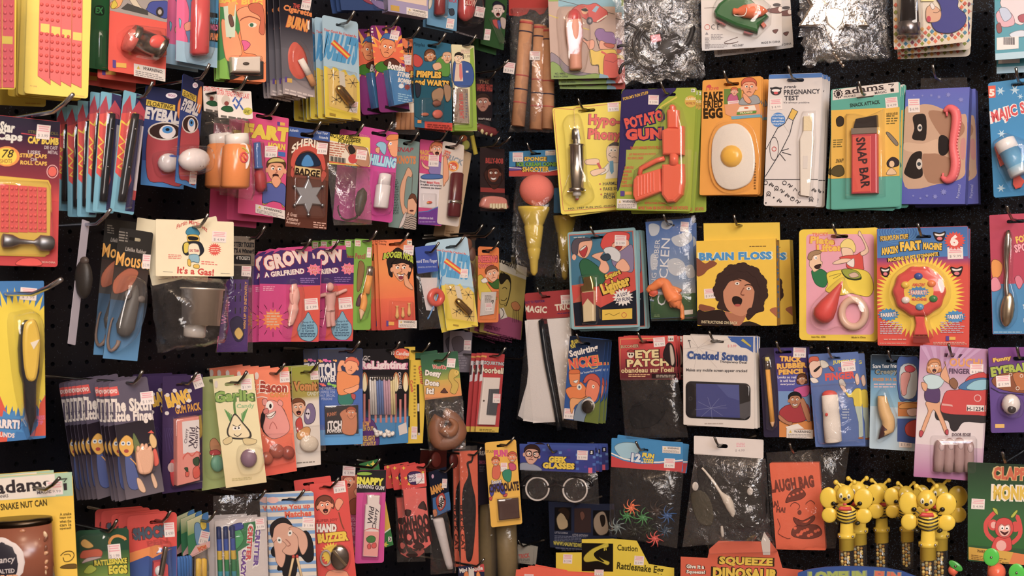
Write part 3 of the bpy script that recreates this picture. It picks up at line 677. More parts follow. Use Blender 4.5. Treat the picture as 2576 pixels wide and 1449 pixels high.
it.b('#2f2462',822,185,1100,170,1340,158,1190,300,1060,480,930,700,850,900,775,1150,795,700).p('#d8c648',1345,235,1190,330,1075,480,1090,480,1205,335,1350,250).band(.5,.98,'#a9b44a','#94ac2a',.1,.98)
it.t("FORUM'S FUN STUFF",950,232,250,30,'#e8b832',-15,ol='#1c1438',ob=.03).st(1122,272,100,92,2,'$ 3.99').e('#d8b03a',1478,288,58).t('CLASSIC',1478,262,95,22,'#f6eecb',b=.03).t('NOVELTY',1478,305,88,20,'#a8481c',b=.03).q('#e8ead8',1482,165,1520,198).t('8+',1500,183,26,20,'#3a4418')
it.t('POTATO',1030,460,375,112,'#e0402c',-14,ol='#241a56',ob=.09,b=.06).t('GUN',1028,600,350,112,'#e0402c',-2,ol='#241a56',ob=.09,b=.07)
for tx,x,y,w_ in (('SHOOTS HARMLESS POTATO PELLET',1050,730,290),('JUST PRESS NOZZLE INTO POTATO',1015,795,250),('AND GUN IS LOADED',948,830,150),('COMPLETELY',890,922,90),('HARMLESS',875,958,78),('NEVER',855,992,50),('WEARS OUT',868,1026,88),('STURDY',842,1060,55),('CONSTRUCTION',868,1095,115)): it.t(tx,x,y,w_,24,'#d8452c',-1)
it.t('MORE THAN 300 SHOTS FROM ONE POTATO',1215,1308,460,28,'#d8452c',0,b=.03).t('INSTRUCTIONS ON BACK',1140,1262,200,18,'#d8452c').q('#5a3f94',805,1145,845,1195).q('#e8a83c',850,1152,915,1182).warn(772,1222,962,1312,4)
g = '#f4571c'
it.part('muzzle','plastic').prism(g,4,70,1272,330,1290,318,1312,318,1325,335,1325,362,1362,372,1360,545,1255,545,1248,372,1275,362,bev=22).part('barrel_sleeve','plastic').prism(g,4,95,1208,570,1260,545,1360,548,1412,525,1410,800,1215,800,bev=26)
it.part('slide','plastic').lathe(g,1320,790,1318,900,[(0,42),(1,42)],zc=55).part('gun_body','plastic').prism(g,4,85,1205,890,1410,885,1415,1050,1400,1180,1330,1250,1255,1255,1200,1180,bev=30,cur=False,smooth=False)
it.part('trigger_guard','plastic').tube(g,24,985,990,1000,925,1090,880,1150,850,1225,830,z=40,cur=False).part('grip','plastic').prism(g,4,80,965,1000,1190,930,1200,1150,960,1245,930,1180,935,1040,bev=16)
it.part('grip_rib','plastic',sub=True)
for k in range(6): it.prism(g,78,86,975 + k * 30,1015 - k * 9,988 + k * 30,1011 - k * 9,990 + k * 30,1195 - k * 10,977 + k * 30,1200 - k * 10,bev=3)
it.dome('blister',115,1225,330,1300,290,1380,340,1430,520,1440,1100,1400,1240,1290,1295,1150,1230,960,1270,915,1160,940,960,1100,840,1190,780,1195,560,taper=.95)

it = I('cone_shooter_bag','ice cream cone shooter toy with pink sponge ball in a clear bag','gag toy','B5','R',.10,(83,57,440,42,448,222,82,222),'#2a86bc',slot=(262,72,80,14),base='header_card',r=1,grp='ice cream cone shooters')
it.b('#c8342c',82,185,160,180,260,195,380,190,450,175,450,225,82,225).b('#6a4aa0',82,165,150,160,200,172,160,182,82,186).l('#f0ece8',5,82,165,150,170,230,190,330,195,450,172)
it.t('SPONGE',260,107,150,30,'#f0c52c',0,ol='#241430',b=.05).t('ICE CREAM CONE',268,143,268,28,'#78b83a',0,ol='#241430',b=.05).t('SHOOTER',263,176,182,34,'#f0c52c',-1,ol='#241430',b=.05).st(143,95,70,62,0,'$ 2.99').warn(328,52,395,84,-3)
it.part('sponge_ball','matte').ball('#f0715f',264,315,108,106,106,zc=80,n=24,m=15)
it.part('cone','plastic').lathe('#dfc02e',243,425,246,882,[(0,70),(0,98),(.04,98),(.13,82),(.25,62),(.27,56),(.29,60),(.59,44),(.6,40),(.62,42),(.76,32),(.77,28),(.95,22),(1,8)],zc=80,n=20)
it.bag('bag',200,(84,215,420,215,330,890,90,880),crum=1.2,ragged=4)
it = I('cone_shooter_bag','yellow cone shooter hanging behind the one with the pink ball','gag toy','B5','R',.05,(383,300,560,300,560,470,385,470),'#2a86bc',base='header_card',grp='ice cream cone shooters',hook=False)
it.part('cone','plastic').lathe('#b59a28',455,490,456,918,[(0,50),(0,72),(.08,68),(.25,52),(.27,48),(.59,36),(.62,32),(.95,18),(1,7)],zc=60,n=16)
it.bag('bag',120,(385,480,540,480,520,940,370,930),crum=1.3)

# ------------------------------------------------------------------ top row
it = I('hitchhiker_thumb_pack','card with a rubber thumb and a hitchhiking boy in purple cap','gag toy','Z4','R',.14,(455,-240,1062,-235,1105,710,497,722),'#bfa191',n=2,dn=.02,r=4,grp='hitchhiker thumb cards',back='hitchhiker thumb card hanging lower behind the front one',drop=.006,hookext=.02)
it.band(0,.26,'#86a83c').q('#7fb4c8',560,-60,1080,60).l('#4a4038',5,560,0,740,45,1075,130).l('#d8c23a',9,470,135,560,168).l('#d8c23a',9,770,250,840,272)
it.b('#8c7c88',485,490,560,520,640,600,780,660,930,680,1000,712,500,712).b('#7fa03a',490,570,560,590,620,660,760,690,900,670,1000,712,495,722)
it.b('#cf3a2c',690,80,760,40,830,45,900,30,960,70,1000,100,1005,140,930,200,860,195,780,160,700,100).p('#8fb8cc',865,100,905,52,932,62,900,115).l('#e8e0c8',12,910,200,1003,140).e('#555058',845,190,30,36).e('#a8a4a8',845,190,15,18).e('#e8b080',800,100,30,30).b('#2a2628',770,90,800,78,830,95,800,104)
it.b('#8f66a0',892,300,920,262,970,265,990,290,1060,300,1085,380,1060,402,960,385,910,350).b('#e8a080',945,370,1000,395,1050,400,1060,440,980,450,930,440).b('#c8542c',975,395,1065,405,1060,435,1000,430)
it.b('#e8c22c',845,450,900,470,960,455,1060,450,1090,480,1095,560,1000,680,930,670,925,590,860,590).b('#e8a080',790,350,815,375,870,362,890,390,880,440,840,450,815,400,785,375).l('#3a2c20',5,790,345,830,375).b('#d8432c',975,530,1010,490,1075,490,1105,540,1105,690,1030,712,975,690).l('#8a1f18',4,985,550,1060,570,1100,545).l('#d8432c',18,950,470,1010,505).p('#7fa8c0',935,670,1010,690,1020,715,930,715).l('#2a2420',5,845,455,865,590,925,600,935,680).l('#2a2420',5,905,350,935,440)
it.t('NO. 98472',575,672,90,16,'#3a4a18').t('MADE IN CHINA',582,697,125,16,'#3a4a18')
it.part('rubber_thumb','rubber').lathe('#eca083',700,85,722,630,[(0,8),(.03,45),(.1,70),(.3,80),(.5,74),(.68,58),(.9,55),(.97,58),(1,50)],zc=62,n=20).part('fingernail','plastic',sub=True).ball('#d2202c',702,172,62,84,42,zc=96,n=16)
it.dome('blister',130,560,80,700,30,820,60,860,300,830,560,800,640,700,660,600,640,570,400,cur=True,taper=.9)

it = I('spider_wire_bag','crumpled clear bag holding a black coiled cord with a red block','gag toy','Z4','R',.13,(1085,-200,1860,-190,1870,-60,1085,-60),'#3a3a38',base='header_card',hang=(1500,-140),hookext=.01)
for x,r,k in ((1420,175,0),(1440,150,30),(1405,160,60)):
    it.part('coiled_cord','rubber').tube('#17161a',13,*[c for a in range(0,360,30) for c in (x + r * math.cos(math.radians(a)),390 + r * 1.1 * math.sin(math.radians(a)) + k * .3)],z=30 + k,closed=True)
it.part('loose_cord','rubber').tube('#17161a',13,1200,230,1260,240,1330,300,1500,480,1640,600,z=50).part('loose_cord','rubber').tube('#17161a',13,1110,430,1190,410,1260,470,1330,560,z=40).part('hinged_leg','rubber').tube('#17161a',[16,14,10],1130,660,1150,580,1230,555,z=30).part('hinged_leg','rubber').tube('#17161a',[26,22,16],1780,240,1740,380,1620,480,z=50)
it.part('rubber_body','rubber').ball('#1c1b1e',1560,430,120,150,60,rot=30).part('red_block','plastic').prism('#d24a48',60,110,1390,330,1480,315,1495,380,1405,402,bev=8)
it.bag('crinkle',170,(1085,-80,1850,-90,1900,690,1110,745),crum=2.2,ragged=6,nx=17,ny=19)

it = I('balloon_racer_pack','white card with a green balloon racer and orange balloon','gag toy','Z5','R',.135,(295,-300,1240,-360,1255,530,305,610),'#e2dcd8',n=1,dn=.035,r=9,grp='balloon racer cards',back='white balloon racer card hanging behind the front one',hookext=.02)
it.band(.72,1,'#e2dcd8','#cfd2d8').l('#6a5450',5,335,95,470,90).e('#4a4448',1190,58,48,20).b('#7a4a48',1080,110,1160,95,1250,80,1250,150,1120,150).e('#f0e4e0',1232,110,24,30).b('#6a3430',1140,360,1205,348,1175,395)
it.ring('#c8402e',372,320,34,6).t('C E',465,318,95,60,'#4a4a50',b=.0).p('#8a8890',345,410,385,408,365,375).fine('#8f8c92',345,440,400,580,8).fine('#9a979c',415,400,560,470,4).fine('#9a979c',345,520,620,565,3).t('NO:3687',735,535,125,26,'#5a5860',-3).t('MADE IN CHINA',1120,498,215,24,'#4a4a52',-4,b=.02).cl('#5a3c38',6,570,500,640,470,730,440).cl('#5a3c38',8,570,505,640,515,735,490)
it.part('racer_body','plastic').prism('#1f6d34',5,110,505,30,620,-60,860,-40,1090,180,980,290,960,375,700,300,470,190,450,120,bev=40,cur=False).part('wheel','plastic').prism('#9c2430',2,60,470,205,560,250,590,275,575,285,480,240,bev=6).part('wheel','plastic').prism('#9c2430',2,60,800,345,910,380,870,390,795,370,bev=6).part('wheel','plastic').prism('#d8542c',2,60,990,260,1030,240,1065,280,1030,315,bev=6)
it.part('balloon','rubber').lathe('#f0681c',672,140,1082,135,[(0,30),(.05,42),(.14,34),(.3,72),(.6,92),(.85,55),(1,8)],zc=140,n=16).part('twist_tie','plastic').tube('#e8dfd8',6,690,200,810,210,830,120,z=235)
it.dome('blister',215,440,40,540,-120,900,-130,1130,60,1120,260,960,420,640,340,430,220,taper=.9)

it = I('badge_bag','crumpled clear bag with a large shiny silver star badge','gag toy','Z6','R',.15,(-190,-320,900,-330,905,-200,-190,-200),'#cfc8c0',base='header_card',hang=(350,-260),hookext=.01)
st_ = []
for k in range(12):
    a = math.pi * k / 6 - math.pi / 2; r = 520 if k % 2 == 0 else 300; st_ += [235 + r * math.cos(a) * .95,60 + r * math.sin(a)]
it.part('star_badge','foil').prism('#b5a896',10,60,*st_,bev=30).part('badge_shield','tin',sub=True).prism('#d8ccbc',58,84,130,130,230,95,340,130,355,190,320,300,235,375,150,300,120,190,bev=12)
it.part('tip_ball','metal',sub=True).ball('#d8ccbc',240,568,26,zc=30).part('badge_chain','metal')
for k in range(5): it.ball('#cfc4b6',235 + k * 28,640 + k * 38,24,zc=30,n=10,m=7)
it.bag('crinkle',210,(-190,-220,870,-240,950,680,-110,770),crum=2.4,ragged=10,nx=19,ny=19)

it = I('harlequin_telescope_pack','card with bright harlequin diamonds, a dark telescope and a blue blob','gag toy','Z6','R',.14,(930,-400,1850,-440,1860,470,970,640),'#ddd3c2',n=2,dn=.022,r=10,grp='harlequin diamond cards',back='harlequin diamond card hanging behind the front one',drop=.004,hookext=.02)
cols_ = ['#d8603c','#3f86a8','#8a9438','#8a4258','#d8a03c','#c8543c']
for r_ in range(14):
    for k in range(12):
        x = 985 + k * 80 + (40 if r_ % 2 else 0); y = 590 - r_ * 44 - k * 15
        if (y > 330 or x < 1010 or x > 1745) and x < 1850: it.p(cols_[(k * 2 + r_ * 5) % 6],x - 26,y,x,y - 28,x + 26,y,x,y + 28)
it.b('#33388e',1430,320,1420,200,1530,150,1520,60,1480,-40,1640,-120,1740,0,1740,90,1830,180,1830,280,1760,360,1640,405,1500,390).b('#d8a888',1360,100,1440,70,1530,140,1520,240,1440,275,1360,250).b('#e8e0dc',1400,60,1430,40,1460,90,1430,120).e('#c02c48',1385,235,26,38).cl('#5a3a38',6,1440,150,1480,160,1520,130).q('#e8dc9a',1290,-60,1450,20)
it.part('telescope_tube','plastic').lathe('#1f1c1e',1150,-420,1150,275,[(0,95),(.5,100),(1,118)],zc=120,n=20).part('telescope_collar','metal').lathe('#8f8c94',1150,270,1152,430,[(0,126),(.02,132),(.96,132),(1,120)],zc=120,n=20)
it.dome('blister',260,1000,-380,1290,-390,1310,440,1010,450,taper=.95)
it = I('toy_dolls_pack','blue card with pastel printed figures cut by the frame edge','gag toy','Z6','R',.135,(2155,-300,2780,-340,2760,690,2215,735),'#2f98b0',n=1,dn=.03,r=10,grp='pastel figure cards',back='blue pastel figure card hanging lower behind the front one',drop=.012,hookext=.02)
it.band(.0,.3,'#1f9aa8').b('#e2d4dc',2250,30,2350,-60,2560,-60,2560,240,2480,300,2350,200).b('#d8a8b8',2200,170,2300,110,2400,180,2420,300,2260,320).b('#b8c8e4',2240,110,2330,100,2390,200,2300,260).b('#a83a50',2470,200,2560,170,2600,250,2500,270).b('#8a3c40',2205,310,2250,280,2270,380,2225,400).b('#d0dcec',2370,410,2480,370,2560,380,2560,440,2400,450)
it.q('#e8e4e4',2210,460,2475,610,-20)
for k in range(16): it.l('#5a5860',4 + (k % 3) * 2,2290 + k * 9,455,2292 + k * 9,545)
it.band(.92,1,'#a8d0e4')

# whistles in a bag near the corner
it = I('wooden_tube_bag','clear bag of long wooden tubes with red and blue rings','gag toy','Z4','R',.12,(105,-150,465,-160,455,100,105,140),'#b8231c',base='header_card',hang=(280,-100),hookext=.015,
       outline=(105,-150,470,-160,465,60,430,120,390,135,350,95,300,85,270,130,200,150,110,140))
def wtube(x0,y0,x1,y1,r):
    it.part('wooden_tube','wood').lathe('#cf9263',x0,y0,x1,y1,[(0,r * .7),(0,r),(1,r),(1,r * .75),(.985,r * .6)],zc=r,n=16)
    for t_,c_ in ((.015,'#c8443a'),(.105,'#2b2c48'),(.52,'#b8403a'),(.65,'#2b2c48'),(.775,'#b8403a')):
        it.part('painted_ring','wood',sub=True).lathe(c_,x0 + (x1 - x0) * t_,y0 + (y1 - y0) * t_,x0 + (x1 - x0) * (t_ + (.022 if t_ < .02 else .012)),y0 + (y1 - y0) * (t_ + (.022 if t_ < .02 else .012)),[(0,r * 1.02),(1,r * 1.02)],zc=r,n=16)
wtube(272,185,192,1140,58); wtube(395,230,355,1170,56); wtube(470,260,460,1165,52)
it.st(162,640,100,100,8,'$ 3.99',z=122).st(392,530,95,80,2,'$ 3.99',z=118)
it.bag('crinkle',130,(100,60,500,60,500,1190,90,1185),crum=1.6,ragged=5)
# ================================================================== RIGHT WALL, third row
it = I('squirt_lighter_pack','pale blue bordered card with two cartoon men and a squirt lighter','gag toy','B5','R',.13,(470,600,935,572,965,1245,510,1255),'#8fbcc4',slot=(690,636,130,18),n=4,dn=.008,r=6,grp='squirt lighter cards',back='pale blue bordered squirt lighter card behind the front one',drop=.001)
it.p('#c85a3c',486,618,920,590,950,1228,524,1240).p('#3a7a9a',492,624,914,597,930,900,505,960).p('#cf3a2c',505,960,620,985,760,870,930,850,940,1000,700,1110,620,1090,570,1010,515,1080).p('#1c2230',515,1080,620,1060,700,1110,940,990,945,1222,528,1234)
it.b('#d9332a',700,680,740,610,830,595,890,610,895,640,870,690,820,690,760,740,720,720).b('#efb090',780,680,850,650,890,660,885,715,840,740,790,730).b('#a82420',800,700,845,692,830,722,808,720).b('#8a7ea4',780,770,850,720,915,690,920,860,860,860,790,830).b('#efb090',800,830,850,780,895,830,890,862,840,865)
it.b('#efb090',530,690,560,650,640,655,635,720,600,775,545,755).b('#5c5460',505,690,530,648,610,638,640,655,560,672,545,750,512,745).e('#efb090',522,770,14,20).b('#b8202a',560,722,600,690,612,720,590,770,565,750).b('#f0ece4',562,718,598,692,600,702,568,726)
it.b('#2c6a48',560,810,600,780,680,830,735,900,700,960,600,960,570,880).b('#efb090',640,760,720,735,700,770,740,800,760,850,730,880,690,850,700,800).b('#d8dce0',720,720,780,700,835,745,820,800,770,780).b('#384858',700,770,750,745,770,775,730,795)
it.t('Squirt',785,890,110,44,'#e8c22c',-22,ol='#2a1810',b=.06).t('Lighter',805,965,200,95,'#e8c22c',-20,ol='#2a1810',b=.07).star('#f0ece6',852,1040,72,50,16,ry=.85).t('A LOT',848,1022,72,22,'#2c2c5a',-10,b=.03).t('OF FUN!',855,1055,92,24,'#2c2c5a',-8,b=.03)
it.q('#e8c22c',712,1125,915,1195,-10).l('#8a6a1c',4,730,1160,760,1150,790,1165,830,1145).ring('#c8402c',860,1160,18,4).st(835,658,78,72,2,'$ 3.99').fine('#b8c8cc',520,632,600,645,1,-3)
it.part('lighter_body','plastic').prism('#e6d2a4',4,42,578,1005,660,995,662,1200,588,1208,bev=10).part('red_label','plastic',sub=True).prism('#b02a2c',41,44,578,1010,660,1000,661,1090,620,1048,584,1100,bev=1).part('lighter_top','metal').prism('#d9c06a',4,40,572,965,592,960,590,905,640,898,655,950,658,995,576,1003,bev=6)
it.dome('blister',55,560,890,640,880,690,890,700,1190,670,1225,580,1228,taper=.93)

it = I('rubber_chicken_bag','blue sky card with an orange rubber chicken in a clear bag','gag toy','B6','R',.12,(300,160,770,105,815,1110,350,1140),'#3f74b8',slot=(560,190,70,20),n=1,dn=.02,r=1,grp='rubber chicken bags',back='rubber chicken bag hanging behind the front one',drop=.004)
it.inked = False; it.band(0,.6,'#2f66b4','#7f9cc0').band(.6,.76,'#7f9cc0','#a8b4bc').band(.76,1,'#3f6a3c','#34583a')
for a in ((330,190,380,170,440,200,420,280,350,290),(470,150,560,140,570,190,520,230,460,210),(560,320,640,280,740,250,770,330,680,400,600,390),(520,560,600,520,680,560,700,640,620,700,540,660),(700,620,770,590,800,700,730,720),(350,500,400,480,420,600,360,640)): it.b('#c3ccd6',*a)
it.t('FLYING RUBBER',390,640,620,50,'#dfe4ea',-84,b=.0,ol='#6a86b0',ob=.02).t('CHICKEN',482,660,680,88,'#e6eaf0',-86,b=.0).fine('#7a9a6a',385,1090,455,1120,2).q('#e8e4dc',685,1050,778,1095,-8).st(695,203,82,98,4,'$ 1.99',z=6)
it.part('rubber_chicken','rubber').tube('#f47c1c',[30,42,52,46,60,75,78,62,40],345,855,385,810,440,775,490,770,520,830,555,890,590,930,600,965,620,990,z=60).ball('#d8481c',372,868,48,40,30,zc=45).prism('#e8681c',40,62,330,880,420,880,380,912,340,905,bev=6).part('wing','rubber').prism('#f08420',50,95,560,800,650,830,655,860,600,880,545,850,bev=14,cur=True).part('leg','rubber').tube('#f0861c',[34,24,20,26],605,960,650,1010,660,1070,655,1125,z=40).part('leg','rubber').tube('#f0861c',[30,22,12],545,930,545,980,555,1010,z=40)
it.bag('bag',120,(285,130,785,85,832,1130,335,1160),crum=1.0,nx=15)

def brain(x,z_):
    pass
it = I('yellow_novelty_box','yellow box with blue lettering and a photo of a curly haired man','gag toy','B6','R',.14,(800,345,1610,325,1635,1220,835,1190),'#f0c40c',base='box',thick=.03,r=1,hang=(1245,200),yaw=-24,n=1,dn=.055,grp='yellow novelty boxes',back='yellow novelty box hanging behind the front one',hookext=.02)
it.inked = False; it.t('BRAIN FLOSS',1208,500,735,82,'#2a8ed0',-1,ol='#e6ead0',ob=.03,b=.06).fine('#8a6a14',1350,395,1565,412,1,-1)
it.b('#8a4a2c',808,520,900,575,960,545,1020,570,1000,600,930,640,880,690,815,695).b('#8a4a2c',845,990,920,1000,1000,1025,980,1050,850,1050).b('#a85c38',1555,1045,1600,1020,1632,1030,1640,1120,1590,1085)
it.b('#2a1a16',830,1050,900,1060,1080,1050,1200,1180,1350,1160,1480,1210,1480,1225,835,1200).b('#3a2420',1010,780,1060,690,1130,650,1200,600,1300,595,1400,630,1460,700,1490,800,1510,880,1480,950,1500,1050,1420,1080,1340,1150,1290,1100,1080,1050,1020,1020,1045,940,1010,880,1050,850)
it.b('#c88460',1085,870,1110,770,1170,720,1270,700,1350,730,1400,800,1390,950,1350,1060,1260,1110,1150,1060,1100,980).b('#b06c4c',1100,1060,1260,1110,1320,1090,1260,1200,1180,1195).b('#241210',1178,920,1220,905,1275,935,1265,990,1220,1010,1180,970).e('#b0443c',1230,998,32,14)
it.b('#3a2420',1080,860,1090,760,1150,700,1230,690,1320,700,1400,770,1410,870,1370,790,1330,760,1290,740,1240,730,1190,745,1140,770)
for k in range(26):
    a = math.pi * (.9 + 1.45 * k / 25); it.e('#3a2420',1262 + 235 * math.cos(a),850 + 240 * math.sin(a),34 + k % 3 * 8)
for x,y in ((1228,778),(1345,830)): it.e('#f0e4d8',x,y,24,15).e('#2a3038',x,y,9).cl('#3a2018',9,x - 40,y - 30,x,y - 44,x + 40,y - 26)
it.cl('#8a4a34',10,1300,820,1265,880,1300,890).t('INSTRUCTIONS ON BACK',1050,1172,355,28,'#d8c8a0',2).st(948,880,112,100,-4,'$ 3.99')
it.part('hang_tab','card').prism('#e8c41a',-62,-58,870,165,1645,155,1650,335,875,350).part('side_lettering','card')
sp_ = [it.loc3(np.array([[1622.,350,0]]))[0],it.loc3(np.array([[1640.,1200,0]]))[0]]
v_,f_ = textmesh('BRAIN FLOSS',.03); mn_,mx_ = v_.min(0),v_.max(0); U_ = (v_ - mn_) / (mx_ - mn_)
rx_ = it.c[0] + it.w / 2 + .0003
it.cur.add(np.c_[np.full(len(U_),rx_),it.c[1] + it.h * .42 - U_[:,0] * it.h * .84,-.022 + U_[:,1] * .016],f_,np.asarray(lin('#2a8ed0')),False,True)
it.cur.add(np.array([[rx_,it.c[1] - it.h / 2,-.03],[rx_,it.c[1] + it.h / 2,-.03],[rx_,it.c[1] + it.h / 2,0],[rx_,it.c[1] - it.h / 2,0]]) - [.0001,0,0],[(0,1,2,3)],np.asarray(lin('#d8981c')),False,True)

it = I('plate_lifter_pack','yellow and pink card with a red squeeze bulb and clear ring','gag toy','B7','R',.14,(190,225,950,195,935,1290,195,1280),'#f0cf1e',slot=(578,285,165,34),n=2,dn=.012,r=10,grp='plate lifter cards',back='yellow plate lifter card behind the front one')
P_ = rrect(650,965,40) + (585,745); it.p('#e8a2b8',*P_.ravel()).t('TRICKY',395,265,150,30,'#e8724c',-2,b=.03).t('Plate',415,325,230,70,'#f0c234',4,ol='#d85c3c',ob=.04,b=.05).t('Lifter',485,395,245,70,'#f0c234',-2,ol='#d85c3c',ob=.04,b=.05)
it.b('#1f7a48',310,620,360,610,410,600,470,660,440,770,350,740).b('#f0c8a4',300,500,340,440,390,440,400,520,415,530,400,580,340,625,310,590,290,560).b('#a8845c',275,500,290,445,350,418,400,425,395,450,330,470,310,510).b('#3a1c18',340,570,400,550,385,590,355,595).e('#fff',350,490,16,18).e('#222',355,492,6)
it.b('#f0d878',590,360,640,310,700,320,735,390,720,440,680,400,600,395).b('#f0cdb0',600,400,680,400,710,440,700,520,660,545,620,500).b('#d8321e',580,490,640,470,740,460,790,440,810,570,800,605,660,590,640,530).b('#f0cdb0',780,440,830,400,790,300,760,270,770,230,800,280,860,420,800,470).b('#f0cdb0',520,535,600,500,680,500,690,520,600,545,530,550).b('#efe8e2',650,545,690,510,720,500,715,580)
it.b('#ecd421',460,640,560,610,720,595,840,620,890,690,905,790,860,860,760,845,690,830,600,850,500,830,445,800,470,740).b('#2e3a1c',600,610,680,600,760,630,790,690,720,705,640,680).b('#9aa832',604,606,680,598,760,626,784,676,720,692,640,668).b('#d8b8a0',670,650,730,630,765,665,700,680).cl('#8a7a18',5,480,670,600,640,520,690)
it.t('Item No. 4286',380,1248,130,16,'#8a7418').t('Made in China',765,1252,130,16,'#8a7418')
it.part('squeeze_bulb','rubber').lathe('#d8281c',605,715,385,1095,[(0,6),(.12,22),(.3,45),(.6,88),(.8,104),(.92,86),(.99,45),(1.0,10)],zc=70,n=18).part('hose_ring','plastic').tube('#e8c0a8',36,*[c for a in range(0,360,36) for c in (705 + 112 * math.cos(math.radians(a)),1020 + 130 * math.sin(math.radians(a)))],z=36,closed=True,n=10)
it.dome('blister',130,560,690,620,680,660,780,800,880,870,1020,820,1160,700,1200,560,1150,430,1190,300,1120,300,960,420,820,cur=True,taper=.94)

it = I('whoopee_machine_pack','red and blue card with a red whoopee machine on a yellow burst','gag toy','B7','R',.15,(945,205,1805,190,1830,1335,935,1340),'#d8331c',slot=(1385,287,140,28),n=1,dn=.02,r=4,grp='whoopee machine cards',back='whoopee machine card behind the front one')
it.band(0,.25,'#2464ae','#2f7ac0').band(.25,.33,'#6a3f8c','#d8331c')
for k in range(7): it.ring('#3c86c8',1140,240,40 + k * 26,9,24 + k * 16)
it.star('#f0ce1e',1345,860,440,350,60,ry=.93).t("FORUM'S FUN STUFF",1105,295,265,50,'#e8bc2a',-5,ol='#2a1c10',b=.05)
it.t("AMAZIN'",1062,418,165,72,'#f0c52a',-8,ol='#241810',b=.06).t('FART',1262,375,205,90,'#f0c52a',-5,ol='#241810',b=.07).t('MACHINE',1470,380,180,68,'#f0c52a',3,ol='#241810',b=.06).t('MACHINE DE PET ETONNANTE',1285,482,480,36,'#f0c52a',-7,ol='#241810',b=.05)
it.star('#d8301e',1685,325,105,80,18,ry=.85).t('6',1680,325,62,92,'#f6ece6',b=.06).st(1690,445,150,115,-2,'$ 9.99')
for x,y,k in ((1540,285,1),(1020,625,.8),(1705,620,1)): it.b('#2a1418',x - 60 * k,y - 40,x,y - 30,x + 55 * k,y - 45,x + 30 * k,y + 40,x - 30 * k,y + 35).b('#f6f0ea',x - 48 * k,y - 28,x,y - 20,x + 45 * k,y - 32,x + 30 * k,y - 8,x - 30 * k,y - 5).e('#e0737c',x,y + 20,26 * k,16)
for x,y in ((1050,1035),(1690,1055)): it.star('#2f8ccc',x,y,105,80,14,ry=.6).t('FARRRT!',x,y,150,42,'#f0e4dc',-3,ol='#1c3a6a',b=.05)
it.fine('#c8b8c8',970,1100,1190,1225,6).fine('#c8b8c8',1550,1100,1780,1215,6).fine('#e0a898',1005,1262,1220,1285,1).fine('#e0a898',965,1302,1230,1318,1).fine('#e0a898',1480,1295,1800,1325,2).q('#5a3a94',1600,1240,1632,1285).q('#e8b43c',1632,1248,1692,1278)
pr_ = []
for k in range(20):
    a = 2 * math.pi * k / 20; r = 262 if k % 2 == 0 else 248; pr_ += [1342 + r * math.cos(a) * .98,810 + r * math.sin(a) * .94]
it.part('machine_body','plastic').prism('#e02c22',4,90,*pr_,bev=45,cur=True,smooth=True).part('neck','plastic').prism('#e4342c',4,60,1300,1050,1390,1050,1395,1120,1425,1230,1290,1230,1310,1120,bev=16)
it.part('label_disc','card').prism('#eec424',88,94,*[c for a in range(0,360,15) for c in (1342 + 142 * math.cos(math.radians(a)),815 + 138 * math.sin(math.radians(a)))],bev=2)
it.part('label_print','card',sub=True).star('#2f86c4',1342,820,105,80,14,ry=.55)
it.free = True; it.cur.ch.clear(); it.zl(95); it.star('#2f86c4',1342,820,105,80,14,ry=.55).t("AMAZIN'",1342,748,115,28,'#d8321e',b=.04).t('FARRRT!',1342,822,150,42,'#f0d8cc',b=.05,ol='#c8301e').t('MACHINE',1348,888,135,26,'#d8321e',b=.04); it.free = False
for x,y,c_ in ((1340,668,'#2a50a8'),(1465,738,'#f07a1c'),(1215,750,'#eec21c'),(1482,882,'#2c8a48'),(1218,895,'#efe6e2'),(1352,960,'#4a9ccc')): it.part('push_button','plastic').ball(c_,x,y,42,34,26,zc=92,n=14)
it.part('reed','card').p('#8a2018',1292,1235,1430,1235,1450,1300,1290,1300)
it.dome('blister',125,1342,530,1500,570,1620,700,1640,880,1540,1020,1440,1080,1470,1250,1260,1250,1260,1080,1120,1000,1050,860,1080,680,1190,570,cur=True,taper=.95)

it = I('spoon_prank_pack','magenta and blue card with a metal bending spoon','gag toy','B7','R',.14,(2040,100,2620,30,2630,1210,2025,1235),'#b8224e',slot=(2270,140,160,34),n=1,dn=.01,r=3,grp='spoon cards',back='magenta spoon card behind the front one',hookext=.06)
it.band(.58,1,'#2f86c0').t('FOLDING',2400,290,250,60,'#e8c23c',-14,b=.05).t('SPOON',2370,385,230,80,'#f0a0b0',-10,b=.05,ol='#8a1838').b('#e8922c',2038,530,2090,510,2140,560,2120,660,2050,680).b('#e88aa0',2035,700,2090,680,2130,780,2040,810).b('#d8708c',2260,690,2300,660,2340,720,2300,790).t('THE SPOON',2440,960,200,40,'#e8eef4').t('bends as',2440,1090,180,38,'#e8eef4').t('STIR',2420,1150,120,36,'#e8eef4').fine('#a8d0e8',2060,1195,2340,1212,1)
it.part('spoon_bowl','metal').ball('#c9b89c',2190,985,70,165,40,zc=40,n=18,rot=6).part('spoon_handle','metal').tube('#b8b0a8',[30,24,20,28,42,38,14],2195,850,2180,760,2185,640,2180,500,2190,380,2195,300,2200,262,z=36)
it.dome('blister',80,2200,240,2250,300,2245,700,2290,900,2280,1080,2190,1175,2100,1100,2085,920,2140,750,2140,320,cur=True,taper=.92)

